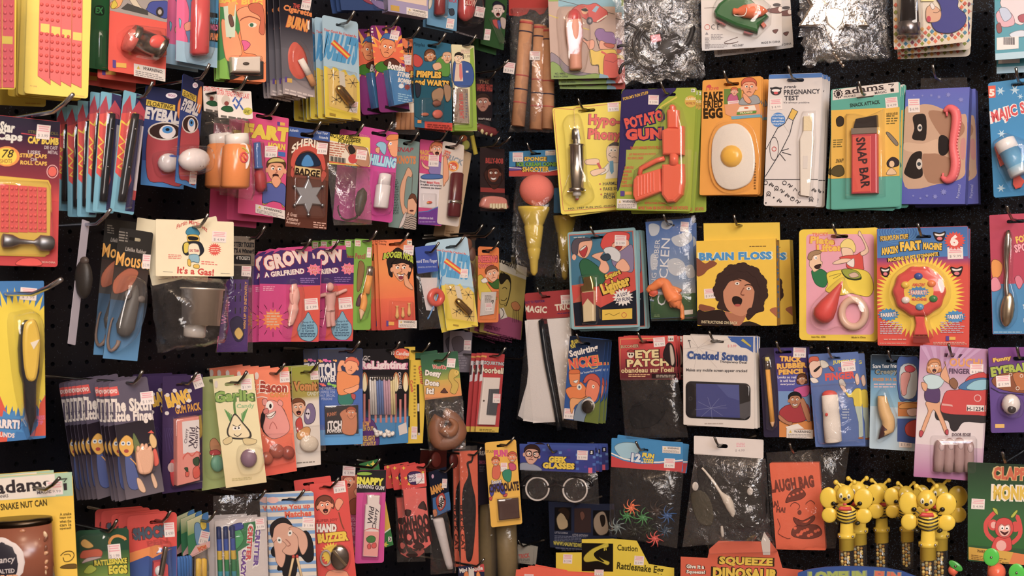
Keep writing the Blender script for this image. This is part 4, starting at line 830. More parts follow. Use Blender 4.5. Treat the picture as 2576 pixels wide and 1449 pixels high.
# ================================================================== RIGHT WALL, fourth row
it = I('magic_trick_bag','clear bag with red header, white paper strips and a black wand','magic trick','C4','R',.10,(310,-370,838,-416,862,-100,340,-68),'#a8262c',slot=(560,-330,110,24),base='header_card',n=2,dn=.012,jit=3,r=6,grp='magic trick bags',back='red headed magic trick bag behind the front one',full=False)
it.t('EASY TO PERFORM',430,-275,215,28,'#4a2a66',-5,b=.03).t('MAGIC',440,-190,245,70,'#ece0cc',3,b=.04).t('TRICK',780,-220,220,68,'#ece0cc',-6,b=.04).st(795,-300,130,105,-4,'$ 3.99').fine('#4a2a66',690,-150,830,-130,1,-4)
it.part('paper_strip','matte').prism('#efe8e4',6,10,330,-70,500,-75,590,560,690,1090,400,1105,345,420).part('paper_strip','matte').prism('#e8e2de',2,5,320,-60,480,-70,480,700,420,1095,300,1080,360,500).part('paper_strip','matte').prism('#ddd8d6',-2,1,340,0,420,0,400,800,330,1080,240,1020,370,560).part('paper_strip','matte').prism('#f0eae6',8,11,560,-80,830,-95,845,300,800,900,740,1080,660,560)
it.part('wand','plastic').tube('#1c2026',30,510,-60,570,400,650,800,715,1160,z=44,n=12).bag('bag',90,(330,-90,850,-110,900,1180,210,1060),crum=1.2)
it = I('squirting_nickel_pack','dark blue card with two cartoon men and a squirting coin','gag toy','C4','R',.15,(838,125,1242,145,1155,1115,748,1055),'#17509c',slot=(1005,200,130,34),n=2,dn=.011,r=8,grp='squirting coin cards',back='squirting coin card hanging behind the front one')
it.band(0,.3,'#101c30','#16396c').t('SPLASHY',895,178,95,42,'#e8d42c',-14,b=.04).t('FUN!',868,230,52,42,'#e8d42c',-14,b=.04).t('Squirting',990,290,310,92,'#efe8e0',-14,b=.04).t('NICKEL',1005,410,370,120,'#e8482c',-8,b=.05,ol='#e8c82c',ob=.02).cl('#e8c82c',10,1040,420,1080,480,1150,460).t('Get "in-your-face" comedy!',1070,520,240,30,'#c8d4e4',-10)
it.b('#e87a2c',790,720,850,690,900,680,960,640,1040,760,960,830,860,850,800,780).b('#e8823c',830,640,830,510,935,500,945,600,930,670,870,690).b('#d8681c',825,515,840,500,930,495,940,540,828,545).b('#f6f0e8',870,630,925,615,905,650).e('#e8e4d8',940,695,28,34).e('#4a6a8a',940,695,12,16)
it.b('#e87850',1020,700,1050,620,1130,590,1170,650,1165,750,1120,860,1050,830,1010,780).b('#c8442c',985,630,1030,560,1110,545,1170,600,1175,690,1140,640,1060,610,1010,650).e('#f0e4d4',1100,690,16,22).e('#2a2a2a',1102,690,7).b('#e8a060',840,830,960,830,1040,800,1000,870,900,900,850,1000).b('#7a8ea4',880,1080,920,900,1000,830,1080,830,1050,1100).b('#6a7a34',1000,1120,1050,950,1160,850,1180,780,1160,1120).e('#eee8e2',1045,905,72,80).st(822,1000,112,118,4,'$ 1.99')
it.part('coin','metal').prism('#6a665c',6,40,*[c for a in range(0,360,20) for c in (1035 + 66 * math.cos(math.radians(a)),920 + 74 * math.sin(math.radians(a)))],bev=10,smooth=True).dome('blister',50,960,920,985,850,1040,830,1100,860,1115,930,1085,1000,1030,1010,980,985,cur=True,taper=.95)

it = I('eye_patch_bag','red pirate header card over a clear bag with a black eye patch','costume piece','C4','R',.13,(1385,125,2040,105,2050,600,1400,625),'#b8262a',slot=(1700,187,170,26),base='header_card',n=3,dn=.011,jit=1.5,grp='eye patch bags',back='red headed eye patch bag hanging behind the front one')
it.band(0,.25,'#d8382c','#c82c2c').band(.25,.8,'#c82c2c','#7a2230').band(.8,1,'#6a1f2a').l('#e8c26a',6,1400,615,1408,150,1800,140).t('BUCCANEER',1515,232,200,36,'#d8b890',-3,ol='#5a1c1c').t('EYE',1710,318,270,92,'#ead79a',-2,b=.05,ol='#4a1820').t('PATCH',1720,418,475,88,'#ead79a',-2,b=.05,ol='#4a1820').t("obandeau sur l'oeil",1715,500,570,56,'#e2cc92',-1,b=.03)
it.e('#e8dcc8',1525,320,40,46).b('#a82428',1480,290,1530,270,1570,295,1520,300).e('#241414',1512,325,10,12).e('#241414',1540,325,10,12).b('#2a2024',1920,240,1960,190,2010,230,2035,380,2020,470,1900,360).b('#c8b8a8',1970,230,2000,240,2025,400,1990,440).st(1850,183,130,105,-5,'$ 1.99').q('#e8e0d6',1950,112,2015,175).t('14+',1982,150,50,28,'#3a3438').fine('#d8a878',1500,545,1750,585,2).q('#2a1418',1765,545,2045,600,-8).fine('#c8b8a8',1815,552,2030,590,2)
it.part('eye_patch','matte').prism('#121216',8,30,1500,1000,1560,900,1680,850,1800,880,1900,960,1870,1060,1740,1150,1560,1160,cur=True,bev=8).part('elastic_band','matte').tube('#15151a',10,1560,920,1660,880,1800,760,1900,850,1880,980,z=40)
it.bag('bag',100,(1400,600,2050,590,2170,1270,1450,1290),crum=1.3,nx=15)
it = I('cracked_screen_pack','white card with a window showing a phone with cracked blue screen','gag toy','C5','R',.14,(80,100,835,110,848,1108,80,1055),'#e6dfd8',slot=(442,168,155,28),n=4,dn=.007,r=2,grp='cracked screen cards',back='white cracked screen card behind the front one')
it.p('#2a5cae',555,112,832,115,830,285,760,240,700,230,640,180,600,170).p('#c8b83c',720,135,810,215,800,225,700,155)
for k in range(9): it.l('#c4bcb8',3,240,230,240 + 380 * math.cos(k * .7 + .3),230 + 260 * math.sin(k * .7 + .3))
it.t('Cracked Screen',445,322,640,88,'#2c4f94',2,b=.05,ol='#9aa4bc',ob=.02).t('Transparency Decal',618,390,278,30,'#4a4a56',2).t('Makes any mobile screen appear cracked',440,480,635,38,'#4a464c',1,b=.02).l('#3a363c',6,140,150,160,230).l('#3a363c',6,130,160,160,155).fine('#b8aca4',310,1038,565,1056,1).t('$ 3.99',605,215,90,30,'#e8a0a8')
it.p('#201e22',*(rrect(695,395,60) @ np.array([[1,.04],[0,1]]) + (455,800)).ravel()).p('#34408c',220,618,680,630,690,985,222,970).p('#45539c',440,625,680,632,685,800,560,760).p('#55545a',685,840,800,805,800,960,740,1000,690,985).ring('#55545a',160,778,20,4)
for k in range(9): it.l('#8f98c8',2.5,380,880,380 + 170 * math.cos(k * .75),880 + 120 * math.sin(k * .75))
it.dome('blister',25,110,620,150,590,780,615,805,660,800,960,740,1005,140,975,105,900,taper=.97)

it = I('rubber_pencil_pack','purple and blue card with a trick rubber pencil','gag toy','C5','R',.13,(885,235,1400,220,1475,1205,950,1180),'#2b2440',slot=(1155,280,175,30),n=1,dn=.012,r=4,grp='rubber pencil cards',back='rubber pencil card behind the front one')
it.p('#3b2c78',1050,240,1398,230,1420,560,1085,560).p('#4a4ea8',1085,500,1418,500,1440,820,1100,800).p('#6a94cc',1100,700,1430,700,1450,1020,1105,1000).p('#d8842c',1110,1020,1460,1020,1475,1200,1110,1190)
it.t('TRICK',1235,355,240,60,'#f0b53a',3,ol='#5a2a5a',b=.07).t('RUBBER',1245,425,320,60,'#f0b53a',-3,ol='#5a2a5a',b=.07).t('PENCIL',1245,490,285,58,'#f0b53a',-2,ol='#5a2a5a',b=.07).t('Looks so real',1192,548,190,26,'#e8e4f0').t('it will fool',1198,588,150,26,'#e8e4f0').t('everyone!',1198,626,145,26,'#e8e4f0')
it.b('#d04a94',1270,680,1340,650,1430,640,1430,720,1380,760,1290,730); head(it,1355,575,45,'#c8906c','#6a3c22','frown',style='long'); it.b('#a82230',1110,930,1170,860,1250,840,1400,830,1440,930,1400,1000,1330,1030,1180,1030).b('#b87a54',1335,800,1375,780,1440,950,1440,1020,1400,1000); head(it,1280,800,66,'#b87a54','#1c1a20','smile',style='short'); it.b('#b87a54',1110,950,1200,1020,1250,1030,1230,1065,1120,1010).p('#efe8e0',1180,1080,1310,1045,1380,1100,1200,1110)
it.st(1328,285,135,105,2,'$ 3.99').warn(1190,1105,1475,1200,6)
it.part('pencil','wood').lathe('#f0a81c',985,465,1035,1025,[(0,27),(1,27)],zc=30,n=6).part('pencil_point','wood',sub=True).lathe(['#d8a878','#d8a878','#2a2624','#2a2624'],1035,1025,1040,1100,[(0,27),(.7,9),(.72,8),(1,1)],zc=30,n=8).part('ferrule','metal',sub=True).lathe('#b8b4b0',982,375,986,465,[(0,27),(.3,27),(.32,24),(.4,27),(1,27)],zc=30).part('eraser','rubber',sub=True).lathe('#e8d870',980,335,982,378,[(0,20),(.2,25),(1,25)],zc=30)
it.dome('blister',62,930,320,985,290,1040,330,1090,1080,1040,1140,975,1120,taper=.93)

it = I('bandaged_finger_pack','blue card with a bandaged rubber finger in a clear bag','gag toy','C5','R',.14,(1420,300,1960,280,2030,1275,1500,1305),'#4a6cb0',slot=(1700,345,130,24),n=1,dn=.02,r=2,jit=2,grp='bandaged finger cards',back='bandaged finger card tilted behind the front one')
it.t('JUMPING',1805,385,235,44,'#e8d83c',-4,b=.03).t('SORE',1790,460,90,36,'#d83a34',-3,b=.03).t('FINGER',1762,535,295,70,'#d83a34',-5,b=.06).b('#e8c4b0',1430,420,1470,370,1530,365,1570,420,1560,520,1500,560,1450,520).b('#c8502c',1422,400,1440,335,1520,330,1530,375,1470,375).b('#2a1c20',1480,480,1540,430,1550,440,1500,490).b('#d8d4c8',1550,370,1610,380,1640,430,1570,450).b('#e8e0d8',1440,560,1500,560,1530,600,1470,610).b('#c85038',1640,430,1680,440,1700,480,1670,480)
it.b('#c8c4c0',1750,580,1790,570,1825,640,1770,660).b('#e8c4b0',1920,540,1950,510,1970,600,1940,630).b('#e8d020',1810,690,1870,730,1930,670,1990,690,1995,860,1920,860,1900,770,1850,760).p('#b8ccc0',1920,862,1995,862,2010,1180,1965,1200,1960,1030).b('#e8c4b0',1760,640,1800,640,1830,690,1810,710).e('#a8602c',1985,1200,30,10).st(1850,430,150,115,-6,'$ 1.99').fine('#a8b8d4',1785,880,1860,1000,4)
it.part('bandage','matte').lathe('#efe6dc',1650,735,1690,1245,[(0,70),(.02,88),(.35,92),(.36,89),(.6,95),(.98,92),(1,80)],zc=70,n=18,flat=.75).part('fingertip','rubber').ball('#d8382c',1650,740,84,52,56,zc=66,n=16).part('blood_spot','matte').ball('#c8342c',1622,942,16,18,6,zc=138)
it.bag('bag',160,(1440,640,1960,600,2020,1260,1510,1290),name='clear_pouch',crum=.7)

it = I('rotten_finger_pack','blue card with a fake broken fingertip and drink glass picture','gag toy','C6','R',.125,(330,190,790,198,760,1070,315,1045),'#b8d4e6',slot=(540,250,140,26),n=1,dn=.012,r=3,grp='fake fingertip cards',back='fake fingertip card behind the front one')
it.band(0,.17,'#14202c','#1c4a6c').band(.17,.55,'#2f7ab0','#8cc0dc').t('Scare Your Friends!',480,292,260,34,'#e8ecf0',-1,b=.02).t('Creepy',470,350,200,60,'#8a9088',-2,b=.04,ol='#2a3c44').t('FINGER IN A GLASS',482,415,250,26,'#c88a3c',0,b=.04).fine('#d8b8bc',355,448,560,495,2)
it.b('#2a58a8',570,240,660,212,770,240,760,580,660,605,585,580).b('#cfe0ec',600,300,740,300,735,560,610,565).b('#d83a58',640,300,690,285,735,320,700,350,650,340).b('#e8a0a0',605,370,690,360,660,480,650,550,610,545).q('#c8782c',575,620,770,750).b('#d8963c',590,650,660,625,760,640,760,670,600,680).b('#e8c8c0',660,690,750,680,750,740,680,745).p('#2a50a0',572,770,765,770,755,1000,570,980).b('#c8342c',640,850,680,800,760,790,750,930,660,920)
it.st(645,980,115,110,2,'$ 1.49',z=4)
it.part('fake_fingertip','rubber').tube('#ecc07c',[34,52,58,60,58,52],432,575,440,640,460,720,485,780,490,840,475,870,z=52,n=12).part('broken_end','rubber').lathe('#4a1c24',476,860,400,955,[(0,58),(.35,45),(.7,22),(1,3)],zc=50)
it.dome('blister',115,400,520,470,500,530,640,570,760,550,880,440,985,380,970,370,860,380,640,cur=True,taper=.92)

it = I('door_finger_pack','purple card with a shouting woman, red car and grey rubber fingers','gag toy','C6','R',.16,(780,105,1395,135,1332,1345,715,1300),'#b684b0',slot=(1085,198,190,34),n=1,dn=.014,r=2,grp='car door finger cards',back='purple car door finger card behind the front one')
it.band(.1,.55,'#b684b0','#dfd6d8').band(.55,.75,'#dfd6d8','#ddd0d6').band(.75,1,'#d0b4c8','#b06aa0')
for k in range(7): it.p('#c49ac4',900 + k * 30,320,780 + k * 90,110,830 + k * 90,115,915 + k * 30,320)
it.t('OUCH!',1195,262,290,72,'#e0963c',2,b=.03).t('FINGER',1135,340,180,44,'#5a3c5a',1,b=.04).st(1292,322,120,95,2,'$ 5.99')
it.b('#c8201e',975,620,1020,520,1150,500,1220,390,1390,375,1375,750,1000,720,965,680).b('#2f6ea8',1130,500,1220,420,1390,405,1385,505).b('#8cc4d8',1200,500,1270,430,1388,420,1386,505).b('#2a2226',915,710,960,695,1020,730,1376,750,1372,810,1180,800,1110,880,1060,870,1030,790,930,780).p('#d8a09c',975,632,1070,645,1075,662,972,650).ring('#e0a8a8',1300,585,34,8).q('#e4dcd8',1200,645,1360,702,6).t('H-1234',1280,682,145,36,'#3a2c38',1,b=.02)
it.b('#dca078',830,620,950,615,960,700,1000,800,1030,900,1005,910,960,800,900,690,850,800,800,920,780,900,820,780,850,700).b('#503068',820,520,860,490,950,500,950,615,890,625,825,600).b('#bcd8e0',805,400,860,370,940,380,995,420,950,490,855,500,830,450).b('#dca078',960,380,1010,280,1000,260,1050,440,1020,440).b('#dca078',790,440,840,460,830,520,800,500); head(it,905,300,52,'#e0a880','#c87a34','open',style='long'); it.b('#8a5a38',1040,430,1080,400,1120,450,1100,500,1060,480).b('#b8283c',775,880,805,890,790,935,770,925).b('#b8283c',1005,880,1030,870,1030,915,1010,910).t('DOOR EDGE',1152,915,165,26,'#5a4a58')
for k,(x,y,x1,y1) in enumerate(((965,960,945,1250),(1050,950,1035,1255),(1138,945,1130,1255),(1225,975,1220,1255))):
    it.part('rubber_finger','rubber').lathe('#ab8c8c',x,y,x1,y1,[(0,10),(.04,34),(.15,46),(.4,46),(.55,50),(.75,46),(1,44)],zc=40,n=14,flat=.85).part('fingernail','plastic',sub=True).ball('#d0b8bc',x + 2,y + 62,26,40,14,zc=76,n=10)
it.rdome('blister',100,880,930,1300,1275,30,sk=6)
it = I('funny_eyeball_pack','purple eyeball card with green lettering at the frame edge','gag toy','C6','R',.13,(1400,140,1940,100,1940,890,1425,905),'#5a3a90',slot=(1700,225,150,36),n=1,dn=.012,r=3,grp='eyeball gag cards',back='purple eyeball gag card behind the front one')
it.band(0,.3,'#7a2f86','#5a3080').t('Funny',1525,232,165,50,'#e8c03c',-10,b=.05,ol='#7a2a18').t('EYEBALLS',1640,318,440,90,'#a8bc3c',-8,b=.06,ol='#2a1c3c').b('#8a4a24',1430,420,1530,360,1720,350,1860,360,1860,520,1720,540,1500,500).b('#b8682c',1620,370,1720,360,1760,480,1680,510).ring('#d8ccc0',1600,370,16,6).ring('#d8ccc0',1700,382,16,6).ring('#d8ccc0',1665,495,18,6).st(1535,432,130,105,-4,'$ 1.99').l('#2c1c48',10,1420,490,1500,535,1720,555).q('#e8b85c',1460,820,1545,855)
it.part('eyeball','plastic').ball('#ece6e4',1610,640,82,92,82,zc=60,n=20).part('pupil','plastic',sub=True).ball('#3c383c',1598,680,38,36,20,zc=126,n=14)
it.dome('blister',150,1610,545,1690,580,1720,660,1690,750,1610,770,1530,730,1500,650,1530,570,cur=True,taper=.9)
# ================================================================== RIGHT WALL, bottom row
it = I('round_glasses_bag','blue header card over a clear bag with round lens glasses','costume piece','D4','R',.13,(228,150,975,160,975,435,225,400),'#2c3a94',slot=(590,225,130,22),base='header_card',n=3,dn=.014,jit=1,grp='round glasses bags',back='blue headed glasses bag behind the front one')
it.band(0,.3,'#3050a8','#2c3a94')
for k in range(18): it.q(['#3a6ac0','#4a3aa0','#5a8ad0','#3a2a80'][k % 4],450 + (k * 83) % 500,190 + (k * 47) % 210,480 + (k * 83) % 500,215 + (k * 47) % 210)
it.b('#9ca4b8',228,340,300,330,400,360,440,410,228,405); head(it,345,255,74,'#e0ac98','#3a2420','frown',tilt=8); it.ring('#1c1a20',318,240,34,8).ring('#1c1a20',392,250,34,8).t('GEEK',605,300,180,66,'#f0d024',3,ol='#1c1840',b=.07).t('GLASSES',612,360,315,62,'#f0d024',2,ol='#1c1840',b=.07).st(845,255,105,92,3,'$ 3.99').q('#101018',918,205,958,248).t('5',938,228,18,26,'#eee',b=.05).q('#e8587c',905,378,945,432)
for x,y,r in ((405,585,112),(775,595,118)): it.part('lens_rim','plastic').tube('#dad2cc',9,*[c for a in range(0,360,24) for c in (x + r * math.cos(math.radians(a)),y + r * math.sin(math.radians(a)))],z=40,closed=True,n=8).part('lens','blister',sub=True).ball('#fff',x,y,r - 10,r - 10,26,zc=40,n=20)
it.part('nose_bridge','plastic').tube('#18171b',14,515,570,585,540,660,575,z=40).part('glasses_frame','plastic').tube('#18171b',16,290,560,270,520,330,460,500,470,600,500,720,470,880,490,900,560,z=36)
it.bag('bag',90,(226,395,985,430,1000,750,240,690),crum=1.0,ny=11)
it = I('fun_toys_bag','blue and red header card over a bag of rubber spiders','toy','D4','R',.14,(1140,110,1855,105,1820,420,1120,370),'#1f86c4',slot=(1455,205,85,26),base='header_card',n=1,dn=.02,jit=1.5,grp='bags of fun toys',back='blue headed bag of fun toys behind the front one')
it.b('#9cc8dc',1160,180,1250,130,1400,150,1380,260,1250,290).p('#c8242c',1118,255,1250,310,1400,340,1600,340,1838,318,1822,425,1115,375).l('#f0ece8',14,1120,235,1250,290,1420,325,1600,325,1840,305).t('12',1375,280,95,88,'#dfe8f0',5,ol='#2a3a8c',b=.07).t('FUN',1495,260,120,48,'#e8d02c',8,ol='#2a3a8c',b=.07).t('TOYS',1495,312,105,44,'#e8d02c',6,ol='#2a3a8c',b=.07).warn(1635,165,1815,232,10).st(1705,335,105,95,3,'$ 4.99')
for x,y,r,c_,a0 in ((1330,775,34,'#f0681c',-60),(1290,850,36,'#3a8a48',170),(1440,870,40,'#3f8a4c',20),(1360,990,44,'#20241f',90),(1580,800,42,'#3a2c28',60),(1680,850,38,'#2c5a94',0),(1560,1075,36,'#e0483c',30),(1190,960,36,'#7a8888',120),(1500,980,40,'#20301f',200),(1660,1000,34,'#24405a',300)):
    it.part('rubber_spider','rubber').ball(c_,x,y,r,r * .8,r * .7,zc=40,n=10,m=7).ball(c_,x + r * .9 * math.cos(math.radians(a0)),y + r * .9 * math.sin(math.radians(a0)),r * .5,zc=42,n=8,m=5)
    for k in range(8):
        a = math.radians(a0 + 25 + k * 44); L_ = r * 2.5
        it.tube(c_,[7,6,3],x,y,x + L_ * .6 * math.cos(a),y + L_ * .6 * math.sin(a),x + L_ * math.cos(a + .35),y + L_ * math.sin(a + .35),z=[40,66,20],n=5)
it.bag('bag',110,(1115,380,1835,410,1770,1180,1095,1060),crum=1.2,nx=15)
it = I('bone_feather_bag','white paper header over a clear bag with a pale spoon and dark shapes','gag toy','D5','R',.14,(380,65,1050,100,1075,300,370,235),'#e6deda',slot=(655,165,110,40),base='header_card',yaw=-22)
it.t('$ 4.99',830,210,90,24,'#b8aeb0').fine('#e8a0b0',795,130,880,175,3)
it.part('bone_spoon','plastic').tube('#e2d6c6',[8,14,16,46,44,14],460,390,560,500,640,620,700,690,735,760,745,830,z=60).part('bone_stick','plastic').tube('#d8cec0',[10,18,12],650,950,655,1010,662,1060,z=50).part('dark_cloth','matte').prism('#1b1816',6,30,400,380,600,420,740,560,900,480,1050,520,1070,900,760,990,640,930,480,700,cur=True,bev=8).part('beard_tuft','matte').prism('#4a4434',10,36,340,640,480,620,560,780,540,950,400,900,cur=True,bev=14)
it.part('white_disc','plastic').ball('#d8d0c8',392,560,32,44,8,zc=60).part('white_disc','plastic').ball('#cfc6be',930,610,30,38,8,zc=60)
it.bag('crinkle',130,(375,240,1075,295,1130,1100,250,1170),crum=1.6,nx=15)
it = I('laugh_bag','orange printed laugh bag inside a crinkled clear bag','gag toy','D5','R',.13,(1130,335,1610,325,1680,1190,1180,1190),'#ee5a1c',thick=.012,hang=(1390,230),base='cloth_pouch',fin='rubber',yaw=-24)
d_ = '#7a2a14'
it.t('LAUGH BAG',1345,540,400,105,d_,-8,b=.07).t('HA!',1168,740,80,55,d_,-10,b=.06).t('HA!',1235,795,80,48,d_,3,b=.06).b(d_,1280,720,1330,620,1420,580,1480,640,1430,690,1340,710).b(d_,1340,1040,1370,960,1480,940,1600,950,1640,1030,1560,1075,1420,1075)
for k in range(10): it.e('#ee5a1c',1375 + (k * 67) % 240,975 + (k * 37) % 80,17,15)
for k in range(4): it.e('#ee5a1c',1320 + k * 40,660 - k * 15,12,11)
it.b(d_,1360,870,1450,900,1560,850,1560,900,1480,950,1390,940).b('#ee5a1c',1390,895,1450,912,1530,880,1480,925).cl(d_,7,1330,760,1370,720,1420,750,1400,790).cl(d_,7,1480,740,1530,700,1570,740).e(d_,1420,820,20,24).cl(d_,6,1205,880,1230,960,1210,1030,1330,1075)
it.bag('bag',120,(1080,240,1900,190,1760,1190,1140,1200),crum=1.8,nx=15)

Y_ = '#f2cf12'
def bee(x,y,k,off,label,n=0,dn=.03,back=''):
    """x, y = face centre in D6 survey pixels"""
    it = I('bee_candy_toy',label,'candy toy','D6','R',off,(x - 280 * k,y - 220 * k,x + 320 * k,y - 220 * k,x + 320 * k,y + 900 * k,x - 280 * k,y + 900 * k),None,hook=False,yaw=-20,n=n,dn=dn,full=True,jit=1.0,grp='yellow bee candy toys',back=back)
    X = lambda a: x + a * k; Yy = lambda b: y + b * k
    it.part('bee_body','plastic').ball(Y_,X(0),Yy(0),105 * k,108 * k,75 * k,zc=60 * k,n=18,m=11).ball(Y_,X(18),Yy(235),125 * k,112 * k,75 * k,zc=60 * k,n=18,m=11)
    for wx,wy,rx,ry in ((-195,45,105,125),(210,55,115,125),(-185,245,92,92),(215,255,98,92)): it.part('wing','plastic').ball(Y_,X(wx),Yy(wy),rx * k,ry * k,26 * k,zc=34 * k,n=16,m=9)
    for sx in (-1,1): it.part('antenna','plastic').tube(Y_,[18 * k,16 * k,20 * k],X(sx * 45),Yy(-85),X(sx * 75),Yy(-120),X(sx * 100),Yy(-135),z=60 * k,n=8).ball(Y_,X(sx * 108),Yy(-140),30 * k,zc=60 * k,n=10,m=7)
    it.part('eye','plastic').ball('#fdf6d8',X(-45),Yy(5),24 * k,32 * k,10 * k,zc=126 * k,n=10,m=7).ball('#4a4a3a',X(-42),Yy(10),11 * k,18 * k,6 * k,zc=134 * k,n=8,m=5).part('eye','plastic').ball('#fdf6d8',X(45),Yy(12),22 * k,30 * k,10 * k,zc=126 * k,n=10,m=7).ball('#4a4a3a',X(47),Yy(18),10 * k,17 * k,6 * k,zc=134 * k,n=8,m=5)
    it.part('nose','plastic').ball('#23201c',X(0),Yy(40),24 * k,18 * k,14 * k,zc=136 * k,n=10,m=7).part('mouth','plastic').ball('#d83a3c',X(0),Yy(105),24 * k,14 * k,8 * k,zc=118 * k,n=10,m=5)
    it.part('neck_bow','plastic').tube('#dc2a24',24 * k,X(-62),Yy(145),X(0),Yy(155),X(75),Yy(150),z=125 * k,n=10)
    for j in range(4):
        b_ = 185 + j * 38; hw = 105 - (j == 3) * 5
        it.part('stripe','plastic').tube('#2a2618',8 * k,X(18 - hw),Yy(b_ - 8),X(18),Yy(b_ + 22),X(18 + hw),Yy(b_ - 8),z=[100 * k,136 * k,100 * k],n=6)
    for sx in (-1,1):
        it.part('arm','plastic').tube('#2a2618',6 * k,X(18 + sx * 95),Yy(150),X(18 + sx * 120),Yy(128),X(18 + sx * 145),Yy(112),z=75 * k,n=6).ball('#1d1a14',X(18 + sx * 152),Yy(105),30 * k,26 * k,14 * k,zc=75 * k,n=8,m=5).part('foot','plastic').ball('#2c2a20',X(18 + sx * 125),Yy(335),34 * k,24 * k,24 * k,zc=60 * k,rot=sx * -20,n=10,m=7)
    it.part('collar','plastic').lathe(Y_,X(18),Yy(330),X(18),Yy(640),[(0,75 * k),(.38,80 * k),(.4,105 * k),(.55,105 * k),(.56,88 * k),(1,88 * k)],zc=60 * k,n=20).part('pivot_pin','metal',sub=True).ball('#d8d4c8',X(-58),Yy(470),16 * k,zc=150 * k,n=8,m=5).part('pivot_pin','metal',sub=True).ball('#d8d4c8',X(92),Yy(470),16 * k,zc=150 * k,n=8,m=5)
    it.part('candy_tube','blister').lathe('#fff',X(18),Yy(640),X(18),Yy(1000),[(0,86 * k),(1,86 * k)],zc=60 * k,n=20).part('candy','plastic')
    for j in range(26): it.ball(['#d8a81c','#e8d070','#c89020','#a8b0a0'][j % 4],X(18 + ((j * 37) % 110 - 55)),Yy(665 + j * 12),20 * k,zc=(60 + (j * 53) % 70 - 35) * k,n=8,m=5)
    return it
bee(490,440,1.0,.17,'yellow bee candy toy nearest the orange laugh bag',n=1,dn=.06,back='yellow bee in the row by the laugh bag')
bee(900,405,.92,.085,'yellow bee candy toy half hidden between the two front bees')
bee(1200,430,.86,.13,'yellow bee candy toy just behind the bee nearest the monkey card',n=0)
bee(1440,500,1.08,.19,'front yellow bee candy toy nearest the monkey card',n=1,dn=.075,back='yellow bee in the row by the monkey card')
it = I('display_box','blue arched display box sign in front of the bee toys','display box','D6','R',.22,(-60,1270,1400,1270,1400,1700,-60,1700),'#1f4fa0',hook=False,thick=.004,yaw=-30,r=2,
       outline=(-80,1700,-60,1350,60,1310,250,1282,500,1272,700,1275,950,1290,1150,1330,1330,1400,1400,1700))
it.free = True; it.t('LOMFUN',400,1385,660,110,'#a8bc5a',-1,b=.07,ol='#8a9a90').t('FUN',985,1390,300,110,'#d86a4c',4,b=.07,ol='#8a9a90')

it = I('clapping_monkey_pack','green jungle card with a red clapping monkey at the frame edge','toy','D6','R',.15,(1925,60,2640,90,2640,1260,1915,1210),'#2c5a34',hang=(2380,60),r=4)
it.band(0,.5,'#1c3420','#34683c').band(.5,.84,'#34683c','#2c6a30').t('CLAPPING',2520,195,600,150,'#c8582c',2,b=.06,ol='#d8b878').t('MONKEY',2490,420,540,170,'#e0bc2c',2,b=.06,ol='#f0e8d8',ob=.08).st(2040,545,155,120,3,'$ 4.99',z=5)
m_ = '#d8322c'
it.cl(m_,50,2260,960,2150,900,2130,780,2180,700,2250,660).cl(m_,50,2420,990,2520,920,2530,800,2480,690).b(m_,2210,1090,2220,980,2280,920,2400,920,2430,1000,2410,1090).e('#efb0a8',2310,1030,60,62).e(m_,2215,790,58,65).e(m_,2475,810,55,62).e('#efb0a8',2222,790,34,40).b(m_,2240,800,2270,730,2350,705,2430,745,2450,850,2400,930,2320,940,2250,890).b('#f0b4a8',2275,830,2310,780,2350,800,2400,785,2420,850,2380,915,2310,915).e('#fff',2320,822,22,26).e('#fff',2378,825,22,26).e('#241a18',2322,828,10).e('#241a18',2376,830,10).b('#5a1418',2300,860,2350,880,2395,862,2350,905)
it.b('#b8c43c',2210,590,2260,610,2270,670,2230,640).b('#b8c43c',2420,690,2480,620,2500,630,2450,700).q('#d8a82c',1930,1045,2450,1190,60).t('WARNING',2110,1100,160,34,'#5a3c14',6,b=.03).fine('#8a6420',1960,1130,2400,1190,3,7).p('#e0782c',2450,1110,2640,1140,2640,1260,2400,1240)
for nm,lb,x,y,c1,c2 in (('disc_spinner_toy','bright green disc spinner standing over the monkey card',2195,1165,'#3fce3c','#f0581c'),('disc_spinner_toy','green disc spinner tilted beside the bee toy',1780,1265,'#35a838','#f0581c'),('disc_spinner_toy','green disc spinner cut by the corner of the frame',2490,1345,'#3fce3c','#8a4a9c')):
    it = I(nm,lb,'toy','D6','R',.24,(x - 90,y - 100,x + 100,y - 100,x + 100,y + 300,x - 90,y + 300),None,hook=False,yaw=-25,grp='disc spinner toys')
    rt_ = 35 if x < 2000 else 0
    it.part('disc','plastic').ball(c1,x,y,95,105 if x > 2000 else 45,14,zc=60,rot=rt_,n=20,m=9).part('hub','metal').ball('#a8a49c',x,y,16,zc=76,n=8,m=5).part('ball_body','plastic').ball(c2,x + (-30 if x < 2000 else 60),y + (60 if x < 2000 else 190),62 if x < 2000 else 110,zc=10,n=16).part('stick','plastic').tube(c2,18,x - 20,y + 80,x - 30,y + 200,x - 30,y + 330,z=0)

